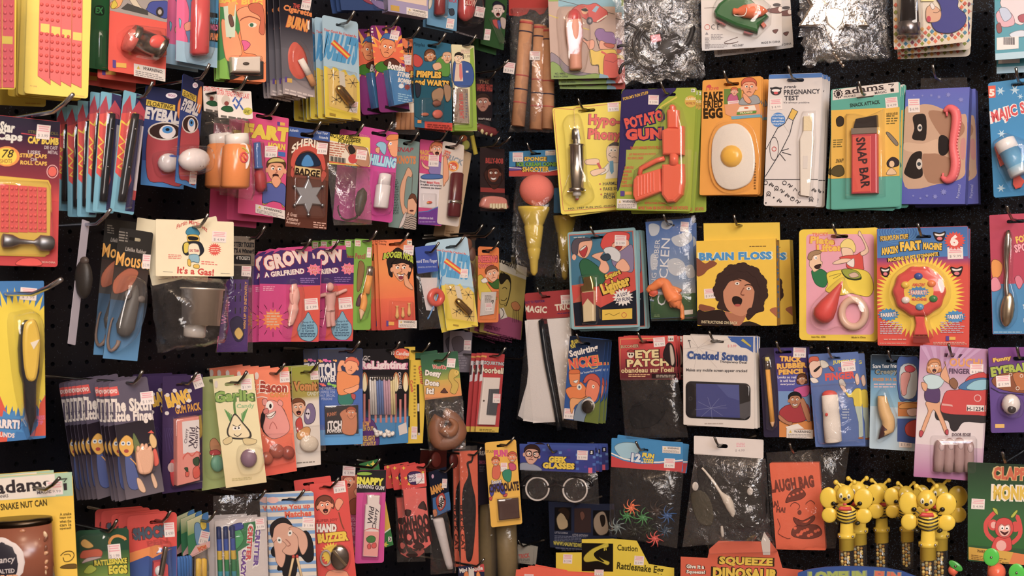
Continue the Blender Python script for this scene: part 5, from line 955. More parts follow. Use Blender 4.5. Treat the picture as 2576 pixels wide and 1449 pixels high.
it = I('haunted_dolls_pack','dark blue booklet card with two spooky doll portraits','gag toy','D4','R',.08,(530,730,1130,730,1130,1190,505,1180),'#1d2640',n=2,dn=.006,jit=2,r=1,hang=(820,735),grp='haunted doll cards',back='haunted doll card behind the front one',yaw=-26)
it.q('#0c0c10',570,770,735,1000).q('#3a2a2a',765,780,930,1020).q('#0c0c10',950,800,1120,1050).b('#b09a74',590,880,640,820,680,850,700,960,620,985).b('#2a1c14',600,800,670,770,720,820,700,900,660,840).b('#9a8874',960,880,1010,820,1070,830,1100,1000,1020,1045,965,980).b('#201814',1020,860,1060,850,1070,920,1040,960).b('#6a4438',820,830,850,810,870,860,840,900)
it.t('LITTLE LORNA',638,1022,125,18,'#9a9aa8',3).t('LITTLE ANTHONY',825,1045,150,18,'#9a9aa8',3).fine('#6a7088',570,1045,900,1105,4,2).t('WWW.HAUNTEDMEMORIES',750,1138,370,36,'#c8bc3c',5,b=.04).fine('#6a7088',580,1162,840,1180,1,3)
it = I('rattlesnake_egg_envelope','yellow caution envelope with a black snake head picture','gag toy','D4','R',.17,(585,1130,1750,1130,1750,1600,585,1600),'#e8cf14',hook=False,r=1,yaw=-26,
       outline=(583,1218,838,1215,838,1085,1145,1080,1380,1100,1500,1330,1750,1370,1750,1600,583,1600))
it.q('#14120e',838,1065,1148,1400,6).b('#c8b81c',860,1260,930,1190,1010,1150,1090,1120,1100,1160,1040,1180,980,1230,1040,1280,1110,1310,1090,1340,1000,1300,880,1310).b('#14120e',960,1230,1010,1190,1080,1165,1050,1200,1000,1250,1060,1310,990,1280).l('#e8d41c',8,1075,1150,1080,1195).l('#e8d41c',8,1060,1155,1062,1200)
it.t('Caution',1290,1172,195,56,'#4a4210',4,b=.02).t('Rattlesnake Egg',1415,1378,440,85,'#4a4210',6,b=.03).st(700,1280,90,90,3,'$ 2.99').st(1405,1295,95,90,4,'$ 2.99')
it = I('orange_envelope','bright orange envelope with stepped edges at the bottom of the frame','gag toy','D4','R',.21,(165,1380,1060,1400,1060,1650,165,1650),'#f4532c',hook=False,r=1,yaw=-26,n=2,dn=.006,jit=1.5,grp='bright orange envelopes',back='bright orange envelope',outline=(165,1650,190,1385,255,1380,265,1362,330,1360,335,1345,650,1392,655,1405,1000,1430,1060,1650))
it.st(318,1450,90,40,2).st(1010,1415,90,60,2)
it = I('squeeze_dinosaur_pack','orange and yellow squeeze dinosaur card below the bone bag','toy','D5','R',.18,(240,1255,1450,1350,1450,1700,240,1700),'#d8542c',hook=False,r=2,yaw=-26,
       outline=(240,1700,245,1258,510,1270,530,1180,620,1100,1130,1110,1200,1200,1250,1370,1450,1390,1450,1700))
it.p('#8a96a0',640,1170,1120,1170,1150,1260,600,1260)
for k in range(14): it.l(['#5a7a8a','#a8b4a8','#6a5a80'][k % 3],9,660 + k * 34,1100,665 + k * 34,1255)
it.free = True; it.t('SQUEEZE',890,1308,530,92,'#e8c42c',2,b=.06,ol='#3a2a1c').t('DINOSAUR',885,1425,640,110,'#e8c42c',2,b=.06,ol='#3a2a1c').t('Give it a',390,1355,175,40,'#efe8dc',2,b=.05,ol='#3a1c14').t('Squeeze!',395,1412,185,44,'#efe8dc',2,b=.05,ol='#3a1c14').p('#d8cfc8',1040,1110,1070,1010,1130,1100,1130,1240,1060,1240)
it.dome('blister',110,500,1150,560,1000,640,1080,1000,1080,1060,1000,1130,1080,1190,1220,520,1240,taper=.92)
it = I('small_trick_card','small pale card hanging low beside the brown tubes','gag toy','D4','R',.06,(205,1160,390,1140,330,1330,190,1320),'#9a9488',n=1,dn=.012,r=1,jit=2,grp='small pale trick cards',back='small pale trick card')
it.t('TRICK',270,1250,100,40,'#b83a2c',-8,b=.04).fine('#6a645c',215,1275,330,1320,3)
for x,y,lb in ((1190,175,'bare wire peg hook in the corner beside the suited man card'),(1290,600,'bare wire peg hook beneath the teeth pack'),(1320,385,'short bare wire hook left of the wooden tubes')):
    pass
# ================================================================== LEFT WALL, top row
it = I('cap_refill_pack','yellow card with a big red sheet of toy pistol caps','toy caps','Z1','L',.15,(262,-420,845,-380,800,915,222,832),'#ecd31a',n=3,dn=.011,r=7,grp='yellow cap refill cards',back='yellow cap refill card behind the front one',full=False,hookext=.02,jit=.6)
it.t('MADE IN CHINA',705,872,130,12,'#d89a2a',8).t('PY 398',305,785,60,12,'#d89a2a',6)
for k in range(4):
    x0 = 368 + k * 98
    it.part('cap_strip','rubber').prism('#dc3630',1,9,x0,-330 + k * 10,x0 + 94,-318 + k * 10,x0 + 92 - k * 4,770 + k * 10,x0 - 25 + k * 4,690 + k * 22,bev=2)
    for r_ in range(15):
        y = -290 + r_ * 66 + k * 12
        if 190 < y < 300 + k * 14: continue
        for c_ in range(2): it.ball('#e0443c',x0 + 16 + c_ * 50 - r_ * .8,y + c_ * 6,17,17,12,zc=9,n=7,m=5)
    it.part('label_window','card').prism('#e2c82a',9.5,11,x0 + 4,215 + k * 26,x0 + 84,225 + k * 26,x0 + 82,305 + k * 24,x0 + 2,292 + k * 24)
it = I('cap_refill_pack','yellow cap card cut off by the top corner of the frame','toy caps','Z1','L',.15,(-420,-420,152,-400,140,815,-430,800),'#e2cc20',r=7,grp='yellow cap refill cards',hookext=.02)
for k in range(2):
    x0 = -95 + k * 115
    it.part('cap_strip','rubber').prism('#c23a4c',1,9,x0,-330,x0 + 110,-318,x0 + 108,800,x0,795,bev=2)
    for r_ in range(16):
        y = -290 + r_ * 68
        if 300 < y < 410: continue
        for c_ in range(2): it.ball('#cc4658',x0 + 26 + c_ * 56,y,17,17,12,zc=9,n=7,m=5)
    it.part('label_window','card').prism('#c8b43a',9.5,11,x0 + 5,330,x0 + 100,335,x0 + 98,405,x0 + 5,400)
it = I('cap_refill_pack','dull yellow cap card edge showing below the front cap cards','toy caps','Z1','L',.06,(-180,-300,430,-260,415,978,-190,945),'#cdbd38',r=7,grp='yellow cap refill cards',hook=False)
it.fine('#b89a2a',230,930,370,950,1,3)

it = I('green_blister_card','dark green blister card half hidden beside the yellow cap card','gag toy','Z1','L',.11,(800,-300,1000,-260,985,650,800,610),'#14582c',r=5,n=1,dn=.012,grp='dark green blister cards',back='dark green blister card')
it.b('#0c2c18',870,60,940,60,940,135,865,125).t('EX',905,95,60,50,'#2a8a4a',4,b=.05); it.dome('blister',60,880,260,975,270,975,630,880,600,taper=.9)
it = I('bolt_can_pack','red card with a silver nut and bolt and a cartoon blue car','gag toy','Z1','L',.14,(1005,-300,1535,-190,1505,735,990,635),'#e8432c',r=5,n=2,dn=.03,grp='red bolt cards',back='red bolt card',drop=.004,full=False)
it.p('#a8a09c',1005,-300,1535,-190,1522,205,1000,95).b('#e8a05c',1005,30,1050,0,1120,-20,1090,60,1020,80).b('#d8c22c',1010,60,1040,0,1070,50,1030,80).b('#d8ccb4',1180,0,1230,-10,1280,60,1340,110,1330,130,1250,90).b('#3a4aa0',1340,70,1370,20,1450,10,1530,20,1528,150,1480,165,1340,100).e('#3a3438',1455,110,36,46).e('#b8b0ac',1455,110,18,24).p('#4a4a48',1160,30,1345,95,1350,140,1100,80).q('#5a3f94',1025,545,1055,615,5).q('#e8b43c',1058,570,1150,612,8)
it.warn(1218,578,1505,690,55)
it.part('bolt','metal').lathe('#9a948c',1200,320,1480,440,[(0,60),(.0,100),(.18,105),(.2,90),(.8,95),(.82,110),(1,110),(1,60)],zc=100,n=16).part('nut','plastic').lathe('#e05a4c',1150,350,1230,380,[(0,50),(.1,100),(.9,105),(1,60)],zc=95,n=16).part('red_window','plastic').ball('#e83a2c',1400,390,80,60,30,zc=180)
it.dome('blister',200,1100,300,1200,220,1500,260,1510,520,1420,560,1180,500,1110,420,taper=.9)
it = I('red_tube_pack','blue and pink card with a long red plastic tube','gag toy','Z2','L',.14,(-20,-300,370,-210,345,628,-25,548),'#2f86b8',n=2,dn=.02,r=8,grp='red tube cards',back='blue and pink red tube card',full=False,hookext=.05)
it.b('#e85a94',-30,-40,30,-60,85,60,90,180,60,280,80,380,30,480,10,550,-30,540).b('#7ac4e0',0,170,20,190,10,260).b('#7ac4e0',10,400,30,420,15,480).b('#e8a080',50,220,110,200,120,260,60,280).band(.78,1,'#9cc4dc').q('#101418',270,110,352,370,14).t('WET',318,190,70,50,'#3aa8dc',6,b=.05).t('WILD',318,250,65,46,'#e8508c',6,b=.05).t('FUN!',320,335,62,54,'#f0862c',6,b=.06)
it.part('red_tube','plastic').lathe('#d82a30',205,-260,185,500,[(0,60),(.35,72),(.36,78),(.97,80),(1,60)],zc=80,n=18).part('foil_ring','metal').lathe('#d8d0c8',200,-20,199,8,[(0,66),(1,66)],zc=80,n=18)
it.dome('blister',170,90,-270,310,-260,300,470,270,560,110,550,90,480,taper=.92)
it = I('ice_cube_fly_pack','orange and green card with a woman looking at a glass','gag toy','Z2','L',.14,(375,-160,782,-100,800,745,358,722),'#ee7a30',n=2,dn=.008,r=6,grp='ice cube fly cards',back='orange and green ice cube card')
it.p('#2c8a44',375,60,520,90,560,260,480,520,460,740,358,724).p('#7ab83a',358,560,430,520,470,740,358,724).t('BAR BUG',560,12,380,52,'#e8c02c',4,b=.05).b('#f0945c',530,100,640,60,770,130,795,560,700,500,600,480,590,440,575,370,560,290,550,200).b('#c8582c',640,40,760,50,780,300,730,290,740,160,650,100).e('#efe4d4',670,228,38,22).e('#2c6a4a',662,228,18).cl('#8a3a1c',9,560,190,640,150,740,190).b('#e0478c',572,370,620,375,650,410,600,462,585,420).b('#f0945c',385,200,420,190,430,290,470,350,500,280,530,300,570,440,560,510,450,560,410,460).p('#cfe0c8',405,60,520,40,510,340,430,340).p('#e8a04c',445,30,520,10,500,150,450,130).b('#6a4238',450,150,480,140,500,230,470,240).p('#1c1a16',440,560,770,560,770,720,640,735,580,690,465,735)
it.part('ice_cube','plastic').prism('#e2d6c8',8,90,470,520,735,515,735,660,480,655,bev=22).part('fly','rubber').ball('#4a4038',600,585,30,14,10,zc=95)
it.rdome('blister',110,455,505,760,690,24,sk=10)
it = I('cigarette_burn_pack','charcoal grey card with a red oval burn and a cigarette','gag toy','Z2','L',.16,(902,-90,1200,-36,1245,910,955,835),'#6c6a74',n=4,dn=.012,r=4,grp='cigarette burn cards',back='charcoal cigarette burn card',jit=.8)
it.band(0,.3,'#15141a','#2c2a34').band(.3,.55,'#2c2a34','#66646e').band(.85,1,'#8a8288','#b0a4a4').t('THE',1070,55,60,36,'#c8341c',12,b=.04).t('Cigarette',1085,105,250,62,'#e8822c',14,b=.05).t('BURN!',1085,215,200,115,'#e8962c',14,b=.07,ol='#c8501c',ob=.03).l('#efe6dc',16,1178,190,1180,270).q('#5a3f94',965,700,985,750).q('#d8a83c',985,712,1030,750,5).st(1160,30,85,120,10,'$ 1.99').fine('#d8ccc8',965,800,1220,860,2,14)
it.e('#8a3420',1098,545,70,150,-12).e('#241a18',1085,550,40,90,-12)
it.part('cigarette','matte').lathe('#efe8de',1105,540,1180,680,[(0,26),(1,26)],zc=40,n=12).part('cigarette_filter','matte').lathe('#c88a4c',1180,680,1225,780,[(0,26),(1,24)],zc=40,n=12)
it.dome('blister',75,1060,360,1120,380,1180,480,1220,640,1240,790,1190,800,1060,710,1010,600,1005,460,cur=True,taper=.9).dome('plastic',10,1080,375,1150,440,1185,560,1170,690,1100,712,1035,640,1015,520,1030,420,name='burn_patch',cur=True,taper=.8,col='#d8482c')

def bullets(zoom,q,k,lab,n,dn,off,**kw):
    """q: the same card seen in two places; local drawing is placed by its own quad"""
    it = I('bullet_hole_pack',lab,'gag toy',zoom,'L',off,q,'#a9cde2',n=n,dn=dn,r=8,grp=kw.pop('grp'),back='pale blue and yellow bullet card of the ' + ('top' if zoom == 'Z2' else 'third') + ' row',**kw)
    Q = pts(q)
    def U(u,v): return tuple((Q[0] * (1 - u) + Q[1] * u) * (1 - v) + (Q[3] * (1 - u) + Q[2] * u) * v)
    w_ = np.hypot(*(Q[1] - Q[0])); h_ = np.hypot(*(Q[3] - Q[0])); an = math.degrees(math.atan2(*(Q[1] - Q[0])[::-1]))
    it.band(.5,1,'#e8cf1c')
    it.p('#a9cde2',*U(0,.45),*U(1,.45),*U(1,.60),*U(.85,.53),*U(.7,.56),*U(.6,.5),*U(.45,.53),*U(.3,.49),*U(.2,.53),*U(0,.5))
    it.q('#efc44a',0,0,1,1) if False else None
    it.p('#ecc860',*U(.1,.52),*U(.92,.56),*U(.92,.93),*U(.1,.9))
    it.t('Your Could Be Cracked By',*U(.5,.15),w_ * .84,h_ * .03,'#d8402c',an,b=.03).t('BULLETS',*U(.5,.3),w_ * .84,h_ * .22,'#3a9cd4',an,b=.08)
    a,b = U(.28,.25),U(.72,.37); it.l('#d83a1c',h_ * .055,*a,*b).l('#f0c41c',h_ * .02,*a,*b)
    for x,y in ((.25,.58),(.8,.62),(.3,.82),(.7,.87),(.5,.6)):
        c = U(x,y)
        for j in range(6): it.l('#5a4a2c',h_ * .004,*c,c[0] + w_ * .14 * math.cos(j * 1.05 + x * 9),c[1] + w_ * .14 * math.sin(j * 1.05 + x * 9))
        it.e('#3a3024',*c,w_ * .025)
    it.p('#dcd6c4',*U(.4,.53),*U(.56,.53),*U(.58,.68),*U(.42,.68))
    it.fine('#a88a1c',*U(.08,.955),*U(.3,.985),1,an).fine('#a88a1c',*U(.72,.96),*U(.94,.985),1,an)
    sx = w_ * .1; a,b = U(.36,.68),U(.74,.83)
    it.part('brass_bullet','metal').lathe('#b08c44',*a,*b,[(0,sx * .3),(.06,sx * .8),(.2,sx),(.9,sx),(.93,sx * .8),(1,sx)],zc=sx * 1.2,n=14).part('scorch_mark','card').star('#7a6238',*U(.5,.78),w_ * .2,w_ * .06,9)
    it.rdome('blister',w_ * .22,min(U(.1,.5)[0],U(.1,.9)[0]) + w_ * .06,U(.1,.53)[1],U(.9,.9)[0] - w_ * .04,U(.5,.92)[1],w_ * .05,sk=(Q[1] - Q[0])[1] * .8)
    return it
it = bullets('Z2',(1292,128,1632,205,1655,1115,1345,1055),1,'pale blue and yellow bullet card beside the purple stink card',5,.013,.15,slot=(1470,232,110,26),grp='bullet cards in the top row',jit=.7)
it.st(1592,975,70,100,6,'$ 1.29')
it = I('stink_bomb_pack','purple and orange cartoon boy card with a blue stink bomb box','gag toy','Z3','L',.15,(252,190,545,280,680,1050,420,985),'#7c1c6c',slot=(430,268,70,26),n=2,dn=.034,r=8,grp='stink bomb cards',back='purple and orange stink bomb card',full=True,jit=.5)
it.star('#f0a01c',440,470,260,120,16).star('#e85a1c',450,500,190,110,14).b('#3a7a1c',340,600,420,560,600,640,640,700,400,660,350,640).b('#2f66a8',385,370,420,310,480,310,515,370,500,400,420,345); head(it,450,440,70,'#e88a4c','#c8481c','frown',tilt=12,style='none'); it.b('#5a2c1c',420,560,500,530,570,590,580,640,440,600).t('Bombs!',535,610,150,60,'#efe6dc',12,b=.05).p('#141014',430,960,660,1000,680,1050,425,985).fine('#efe6dc',268,250,320,420,6).st(515,320,78,85,12,'$ 1.99')
it.part('stink_bomb_box','card').prism('#1f7ab8',2,100,440,640,620,665,655,930,490,965,bev=2).part('box_print','card',sub=True)
it.free = True; it.zl(101); it.t('STINK',575,690,110,38,'#efe8e0',12,b=.05).t('BOMBS',580,745,110,38,'#efe8e0',12,b=.05).star('#8a2c2c',605,800,34,20,8).e('#dce8f0',550,790,24,22).fine('#8cc4e4',520,850,640,930,4,10).e('#f0862c',560,770,5); it.free = False
it.dome('blister',115,425,640,635,665,668,945,480,975,taper=.98)
it = I('puff_cigarette_bag','orange puff cigarette header with a bag of fake cigarettes below','gag toy','Z3','L',.13,(560,345,680,355,705,715,600,690),'#e8702c',base='header_card',n=0)
it.t('Puff',625,450,90,52,'#2a1c18',2,b=.05).t('CIGS',630,500,80,30,'#d8a03c',2,b=.04).b('#c8502c',610,620,660,590,690,650,650,680).st(630,545,75,90,4,'$ 1.49')
for k in range(4): it.part('fake_cigarette','matte').lathe(['#efe2d0','#efe2d0','#c88a54','#c08048'],560 + k * 42,900,545 + k * 44,1180,[(0,22),(.45,22),(.46,22),(1,22)],zc=24,n=10)
it.bag('bag',60,(590,690,705,710,760,1230,480,1210),crum=1.0)
it = I('rubber_wart_pack','teal card with two cartoon men and rubber warts in a blister','gag toy','Z3','L',.15,(680,340,1030,400,1043,1202,705,1150),'#1c6a8c',slot=(858,420,110,30),n=1,dn=.01,r=2,grp='wart cards',back='teal wart card')
it.b('#14586e',690,700,1040,720,1040,1100,700,1060).p('#d8341c',790,1108,1043,1120,1043,1205,790,1168).t('Pimples',740,410,100,40,'#0e3c54',8).b('#c8342c',690,500,740,510,775,560,740,610,690,590); head(it,838,510,42,'#d89a6c','#7a4a2c','frown',tilt=-6,style='long'); it.b('#5a9a3c',890,560,950,510,1010,560,1010,690,920,680,900,600); head(it,992,525,44,'#e8b48c','#3a2a24','frown',style='none'); it.b('#e8b48c',860,590,920,570,940,620,880,640).t('PIMPLES',825,680,225,62,'#f0b82c',3,b=.07,ol='#2a1810').t('and WARTS',855,755,310,56,'#f0b82c',4,b=.06,ol='#2a1810').b('#a88464',850,850,920,800,960,830,940,920,880,950).b('#6a4a2c',860,930,900,910,930,950,880,975).b('#2a3040',700,760,750,780,740,870,710,880).b('#a88464',960,780,1020,790,1020,900,980,920).st(978,622,95,95,3,'$ 1.99',z=4).fine('#8a241c',810,1125,1030,1180,3,4).q('#e88a2c',720,1095,755,1122)
it.part('rubber_wart','rubber').ball('#c0603c',800,1040,36,16,12).part('rubber_wart','rubber').ball('#d25a44',908,1038,46,40,22).part('rubber_wart','rubber').ball('#8a4a34',905,940,40,26,18)
it.rdome('blister',45,745,890,960,1110,26,sk=12)
it = I('suit_man_pack','cream and green card with a man in blue suit and a foil sachet','gag toy','Z3','L',.14,(1053,410,1230,410,1280,1192,1043,1192),'#e4dcb0',n=1,dn=.01,r=2,grp='suited man cards',back='cream and green suited man card',hang=(1140,428))
it.p('#8ab02c',1205,450,1235,430,1280,1190,1045,1192,1045,1140,1200,1130).b('#24509a',1052,580,1100,545,1160,560,1215,590,1240,700,1200,790,1060,770).p('#e4c8b0',1075,580,1130,570,1140,740,1060,740).p('#d8706c',1105,585,1125,580,1138,700,1120,735,1105,700); head(it,1100,535,40,'#f0d2b0','#241c18','frown',tilt=15); it.q('#e8e0d8',1165,645,1188,662).fine('#d8b0a8',1120,450,1205,490,3).t('$ 1.99',1168,515,70,26,'#a89c88')
it.part('sachet','foil').prism('#e8e0d8',4,34,1048,800,1180,810,1195,1130,1045,1120,bev=10).part('sachet_print','card',sub=True)
it.free = True; it.zl(35); it.t('100% PURE SHIT',1118,965,225,36,'#c8342c',88,b=.03).fine('#6a6a80',1158,850,1172,1080,9); it.free = False
it.dome('blister',55,1046,770,1215,775,1225,1165,1046,1160,taper=.95)
it = I('vampire_teeth_pack','dark card with a face over fake crooked teeth by the corner','costume piece','Z3','L',.09,(1255,700,1415,730,1400,1110,1265,1090),'#241c22',n=0,r=1)
it.t('VAMPIRE FANGS',1335,800,140,60,'#a8382c',3,b=.04).t('THE',1330,745,90,30,'#8a6a50',3,b=.03); head(it,1320,940,62,'#b07a68','#3a2a24','frown'); it.t("DON'T SMILE",1335,1085,110,18,'#c8c0b8',3)
it.part('fake_gums','rubber').tube('#7a2c30',[22,40,44,36],1270,1140,1320,1170,1370,1190,1430,1200,z=30,n=10)
for x,y in ((1308,1200),(1345,1212),(1388,1225)): it.part('fake_tooth','plastic').lathe('#d8c890',x - 2,y - 25,x + 2,y + 22,[(0,16),(.5,15),(1,3)],zc=48,n=10)
it.bag('bag',60,(1262,1090,1400,1105,1440,1245,1275,1240),crum=.6,ny=8)
# ---- partly visible cards above
it = I('warning_box_pack','lilac and cream box with a white warning label at the frame top','gag toy','Z3','L',.15,(450,-420,830,-350,815,165,465,100),'#a49ac0',n=0,r=1,thick=.02,base='box')
it.p('#e4ccb8',480,-300,810,-240,808,55,490,-5).q('#c8a03c',480,45,560,95,12).warn(625,65,818,130,38)
it = I('dark_blue_card','dark blue card with red flashes at the frame top','gag toy','Z3','L',.15,(-60,-420,330,-330,465,140,60,40),'#1f3f74',n=2,dn=.012,r=2,grp='dark blue cards at the frame top',back='dark blue card')
it.b('#8a2c48',200,-50,300,-20,320,40,240,10).b('#d8d4d0',250,-60,330,-40,310,20).b('#7a6aa0',300,0,420,20,440,90,350,60); it.dome('blister',60,300,-40,440,0,450,100,340,70,taper=.9)
it = I('red_lipstick_tube_pack','sky blue card with a dark red tube at the frame top','gag toy','Z3','L',.14,(825,-380,1110,-320,1075,292,815,215),'#5f9cc4',n=1,dn=.012,r=2,grp='sky blue tube cards',back='sky blue tube card')
it.cl('#3a3c48',6,1000,80,1050,100,1020,130).b('#3a4250',1010,90,1050,80,1060,130,1025,140).t('TRICK',1040,5,90,30,'#b83a5c',8,b=.04).b('#e8dcc8',830,0,860,0,850,60,828,80).st(1022,215,68,90,8,'$ 1.99')
it.part('dark_red_tube','plastic').lathe('#8a1c20',935,-200,925,140,[(0,42),(.95,46),(1,30)],zc=46,n=14); it.dome('blister',95,870,-220,1000,-200,985,170,870,150,taper=.9)
it = I('glow_bulb_pack','black card with a shiny red glow nose at the frame top','gag toy','Z3','L',.13,(1100,-330,1365,-280,1320,380,1072,285),'#17151a',n=0,r=2)
it.t('NOT SUITABLE FOR CHILDREN',1170,318,200,14,'#8a8488',17).st(1275,115,85,95,12,'$ 1.99',z=30)
it.part('glow_nose','plastic').lathe('#c02c2c',1180,-120,1165,190,[(0,20),(.2,60),(.7,72),(.9,55),(1,15)],zc=70,n=18).part('lettering','card'); it.free = True; it.zl(144); it.t('GLOW',1165,35,105,60,'#e8b8a8',12,b=.02); it.free = False
it.dome('blister',150,1100,-150,1260,-130,1310,100,1290,240,1120,230,1080,60,cur=True,taper=.85)
it = I('green_devil_pack','green card with a pale cartoon face and clear straw','gag toy','Z3','L',.12,(1340,-300,1560,-260,1510,490,1310,370),'#27522a',n=1,dn=.02,r=2,grp='green straw cards',back='green straw card',drop=.006)
it.b('#1c2030',1410,40,1450,10,1520,60,1500,120,1430,110); head(it,1458,100,50,'#d8c4bc','#1c2030','open',style='none'); it.b('#c8342c',1410,180,1470,190,1460,260,1420,230).b('#3a54a0',1450,190,1490,200,1470,270).b('#b8a8a0',1480,160,1530,180,1520,260,1490,250).st(1360,315,55,100,8,'$ 1.99')
it.part('clear_straw','blister').tube('#fff',26,1400,160,1460,290,1500,390,z=30,n=10)

# ================================================================== LEFT WALL, second row
it = I('cap_bomb_pack','dark red cap bomb card with a silver bomb and red caps','toy caps','A1','L',.16,(-180,110,495,180,462,1362,-190,1335),'#c8242c',r=8,n=1,dn=.012,grp='cap bomb cards',back='dark red cap bomb card',hang=(330,165),hook=False)
it.band(0,.12,'#1c1630','#2a1638').band(.12,.42,'#2a1638','#8a1c30').band(.42,.55,'#8a1c30','#d02c2c').t('Star',60,225,110,75,'#dcdcd4',8,b=.05).t('Caps',75,308,195,80,'#dcdcd4',5,b=.05).star('#2a1638',145,240,36,16,5,-18).l('#b8243c',8,170,275,480,318).t('CAP BOMB',350,335,235,52,'#e8c82c',4,b=.05).t('STRIP OR ROLL',350,270,240,24,'#6a6430',4).t('DIE CAST',412,392,105,26,'#c8b8bc',4,b=.02).t('METAL',428,430,80,26,'#c8b8bc',4,b=.02).t('USES',275,430,95,28,'#c8b8bc',3,b=.03).t('STRIP CAPS',270,458,205,30,'#e8b83c',3,b=.04).t('OR',275,488,55,24,'#c8b8bc',3,b=.03).t('ROLL CAPS',272,516,205,30,'#e8b83c',3,b=.04)
it.e('#e88a1c',55,462,105,82).e('#efcf24',48,462,88,68).t('78',62,440,90,66,'#3a2c18',0,b=.01,sh=.3).t('SHOTS',48,500,95,34,'#a86a1c',0,b=.02).ring('#e0a0a0',423,585,48,8,56).e('#e05040',423,585,34,40).st(350,265,110,115,6,'$ 3.99').t('MADE IN CHINA',380,1320,130,16,'#e8b0a0',2)
it.b('#e83c34',130,1340,180,1290,300,1290,330,1345)
it.part('yellow_tray','card').prism('#d8b428',2,6,-60,625,0,620,390,655,412,700,400,1250,360,1275,-60,1265)
it.t('12 PACK',180,1240,120,26,'#5a4a14',2,b=.02) if False else None
for k in range(5):
    x0 = 15 + k * 76
    it.part('cap_strip','rubber').prism('#d83430',6,12,x0,680 + k * 6,x0 + 72,687 + k * 6,x0 + 72,1075,x0,1070,bev=2)
    for r_ in range(7):
        for c_ in range(2): it.ball('#e0403a',x0 + 20 + c_ * 36,715 + r_ * 52 + k * 4,14,14,11,zc=12,n=7,m=5)
it.part('cap_bomb','tin').lathe('#8f9298',15,1140,430,1165,[(0,40),(.02,58),(.2,52),(.35,24),(.62,16),(.7,44),(.74,62),(.95,62),(1,44)],zc=62,n=14)
it.dome('blister',90,-70,640,390,660,415,720,440,1170,400,1265,-70,1255,taper=.95)
for k,(x0,y0,x1,y1,xb,yb,xa,ya) in enumerate(((655,155,868,235,745,1300,535,1275),(438,165,640,225,560,1290,385,1278),(338,165,520,220,470,1290,325,1285),(225,250,420,290,400,1325,245,1325),(125,290,330,330,320,1325,162,1325),(30,300,230,340,210,1270,62,1270))):
    it = I('zigzag_knife_pack',['sky blue card with red zigzag, frontmost and nearest the eyeball cards','sky blue zigzag card, second from the eyeball cards','sky blue zigzag card, third from the eyeball cards','sky blue zigzag card, fourth from the eyeball cards','sky blue zigzag card, fifth from the eyeball cards','sky blue zigzag card, last and darkest beside the cap bomb card'][k],'gag toy','A2','L',.19 - k * .026,(x0,y0,x1,y1,xb,yb,xa,ya),'#6fb2cc',r=4,hook=(k == 0),hang=(x0 + (x1 - x0) * .6,y0 + 95 - k * 4),grp='sky blue zigzag cards',fin='card')
    def V(u,v): return (np.array([x0,y0]) * (1 - u) + np.array([x1,y1]) * u) * (1 - v) + (np.array([xa,ya]) * (1 - u) + np.array([xb,yb]) * u) * v
    it.p('#2c2a5a',*V(.55,.0),*V(1,0),*V(1,.98),*V(.62,.98)).p('#b02c44',*V(.05,.14),*V(.3,.03),*V(.45,.15),*V(.7,.05),*V(1,.12),*V(1,.2),*V(.05,.2))
    zz = [(.02,.2),(.62,.15),(.62,.3),(.72,.45),(.6,.6),(.75,.72),(.5,.88),(.3,.72),(.02,.68)]
    it.p('#d83430',*np.concatenate([V(*a) for a in zz])).l('#e8c81c',22,*np.concatenate([V(*a) for a in ((.02,.26),(.3,.28),(.62,.16))])).l('#e8c81c',16,*np.concatenate([V(*a) for a in ((.02,.38),(.3,.42),(.05,.46),(.3,.5),(.05,.55),(.35,.58),(.1,.63),(.5,.66),(.6,.78))])).l('#e8c81c',14,*np.concatenate([V(*a) for a in ((.02,.26),(.02,.38))]))
    it.p('#c8c0c8',*V(.86,.25),*V(1,.25),*V(1,.8),*V(.86,.8)).p('#b02c34',*V(.86,.8),*V(1,.8),*V(1,.88),*V(.86,.88))
    it.part('folding_knife','plastic').tube('#2a2a2e',[30,40,40,34],*V(.62,.18),*V(.56,.4),*V(.5,.65),*V(.46,.9),z=40,n=10).part('handle_rivet','metal',sub=True).ball('#8a8a90',*V(.6,.3),12,zc=78).ball('#8a8a90',*V(.52,.62),12,zc=78)
    it.dome('blister',60,*V(.3,.12),*V(.95,.15),*V(.9,.97),*V(.25,.97),taper=.93)
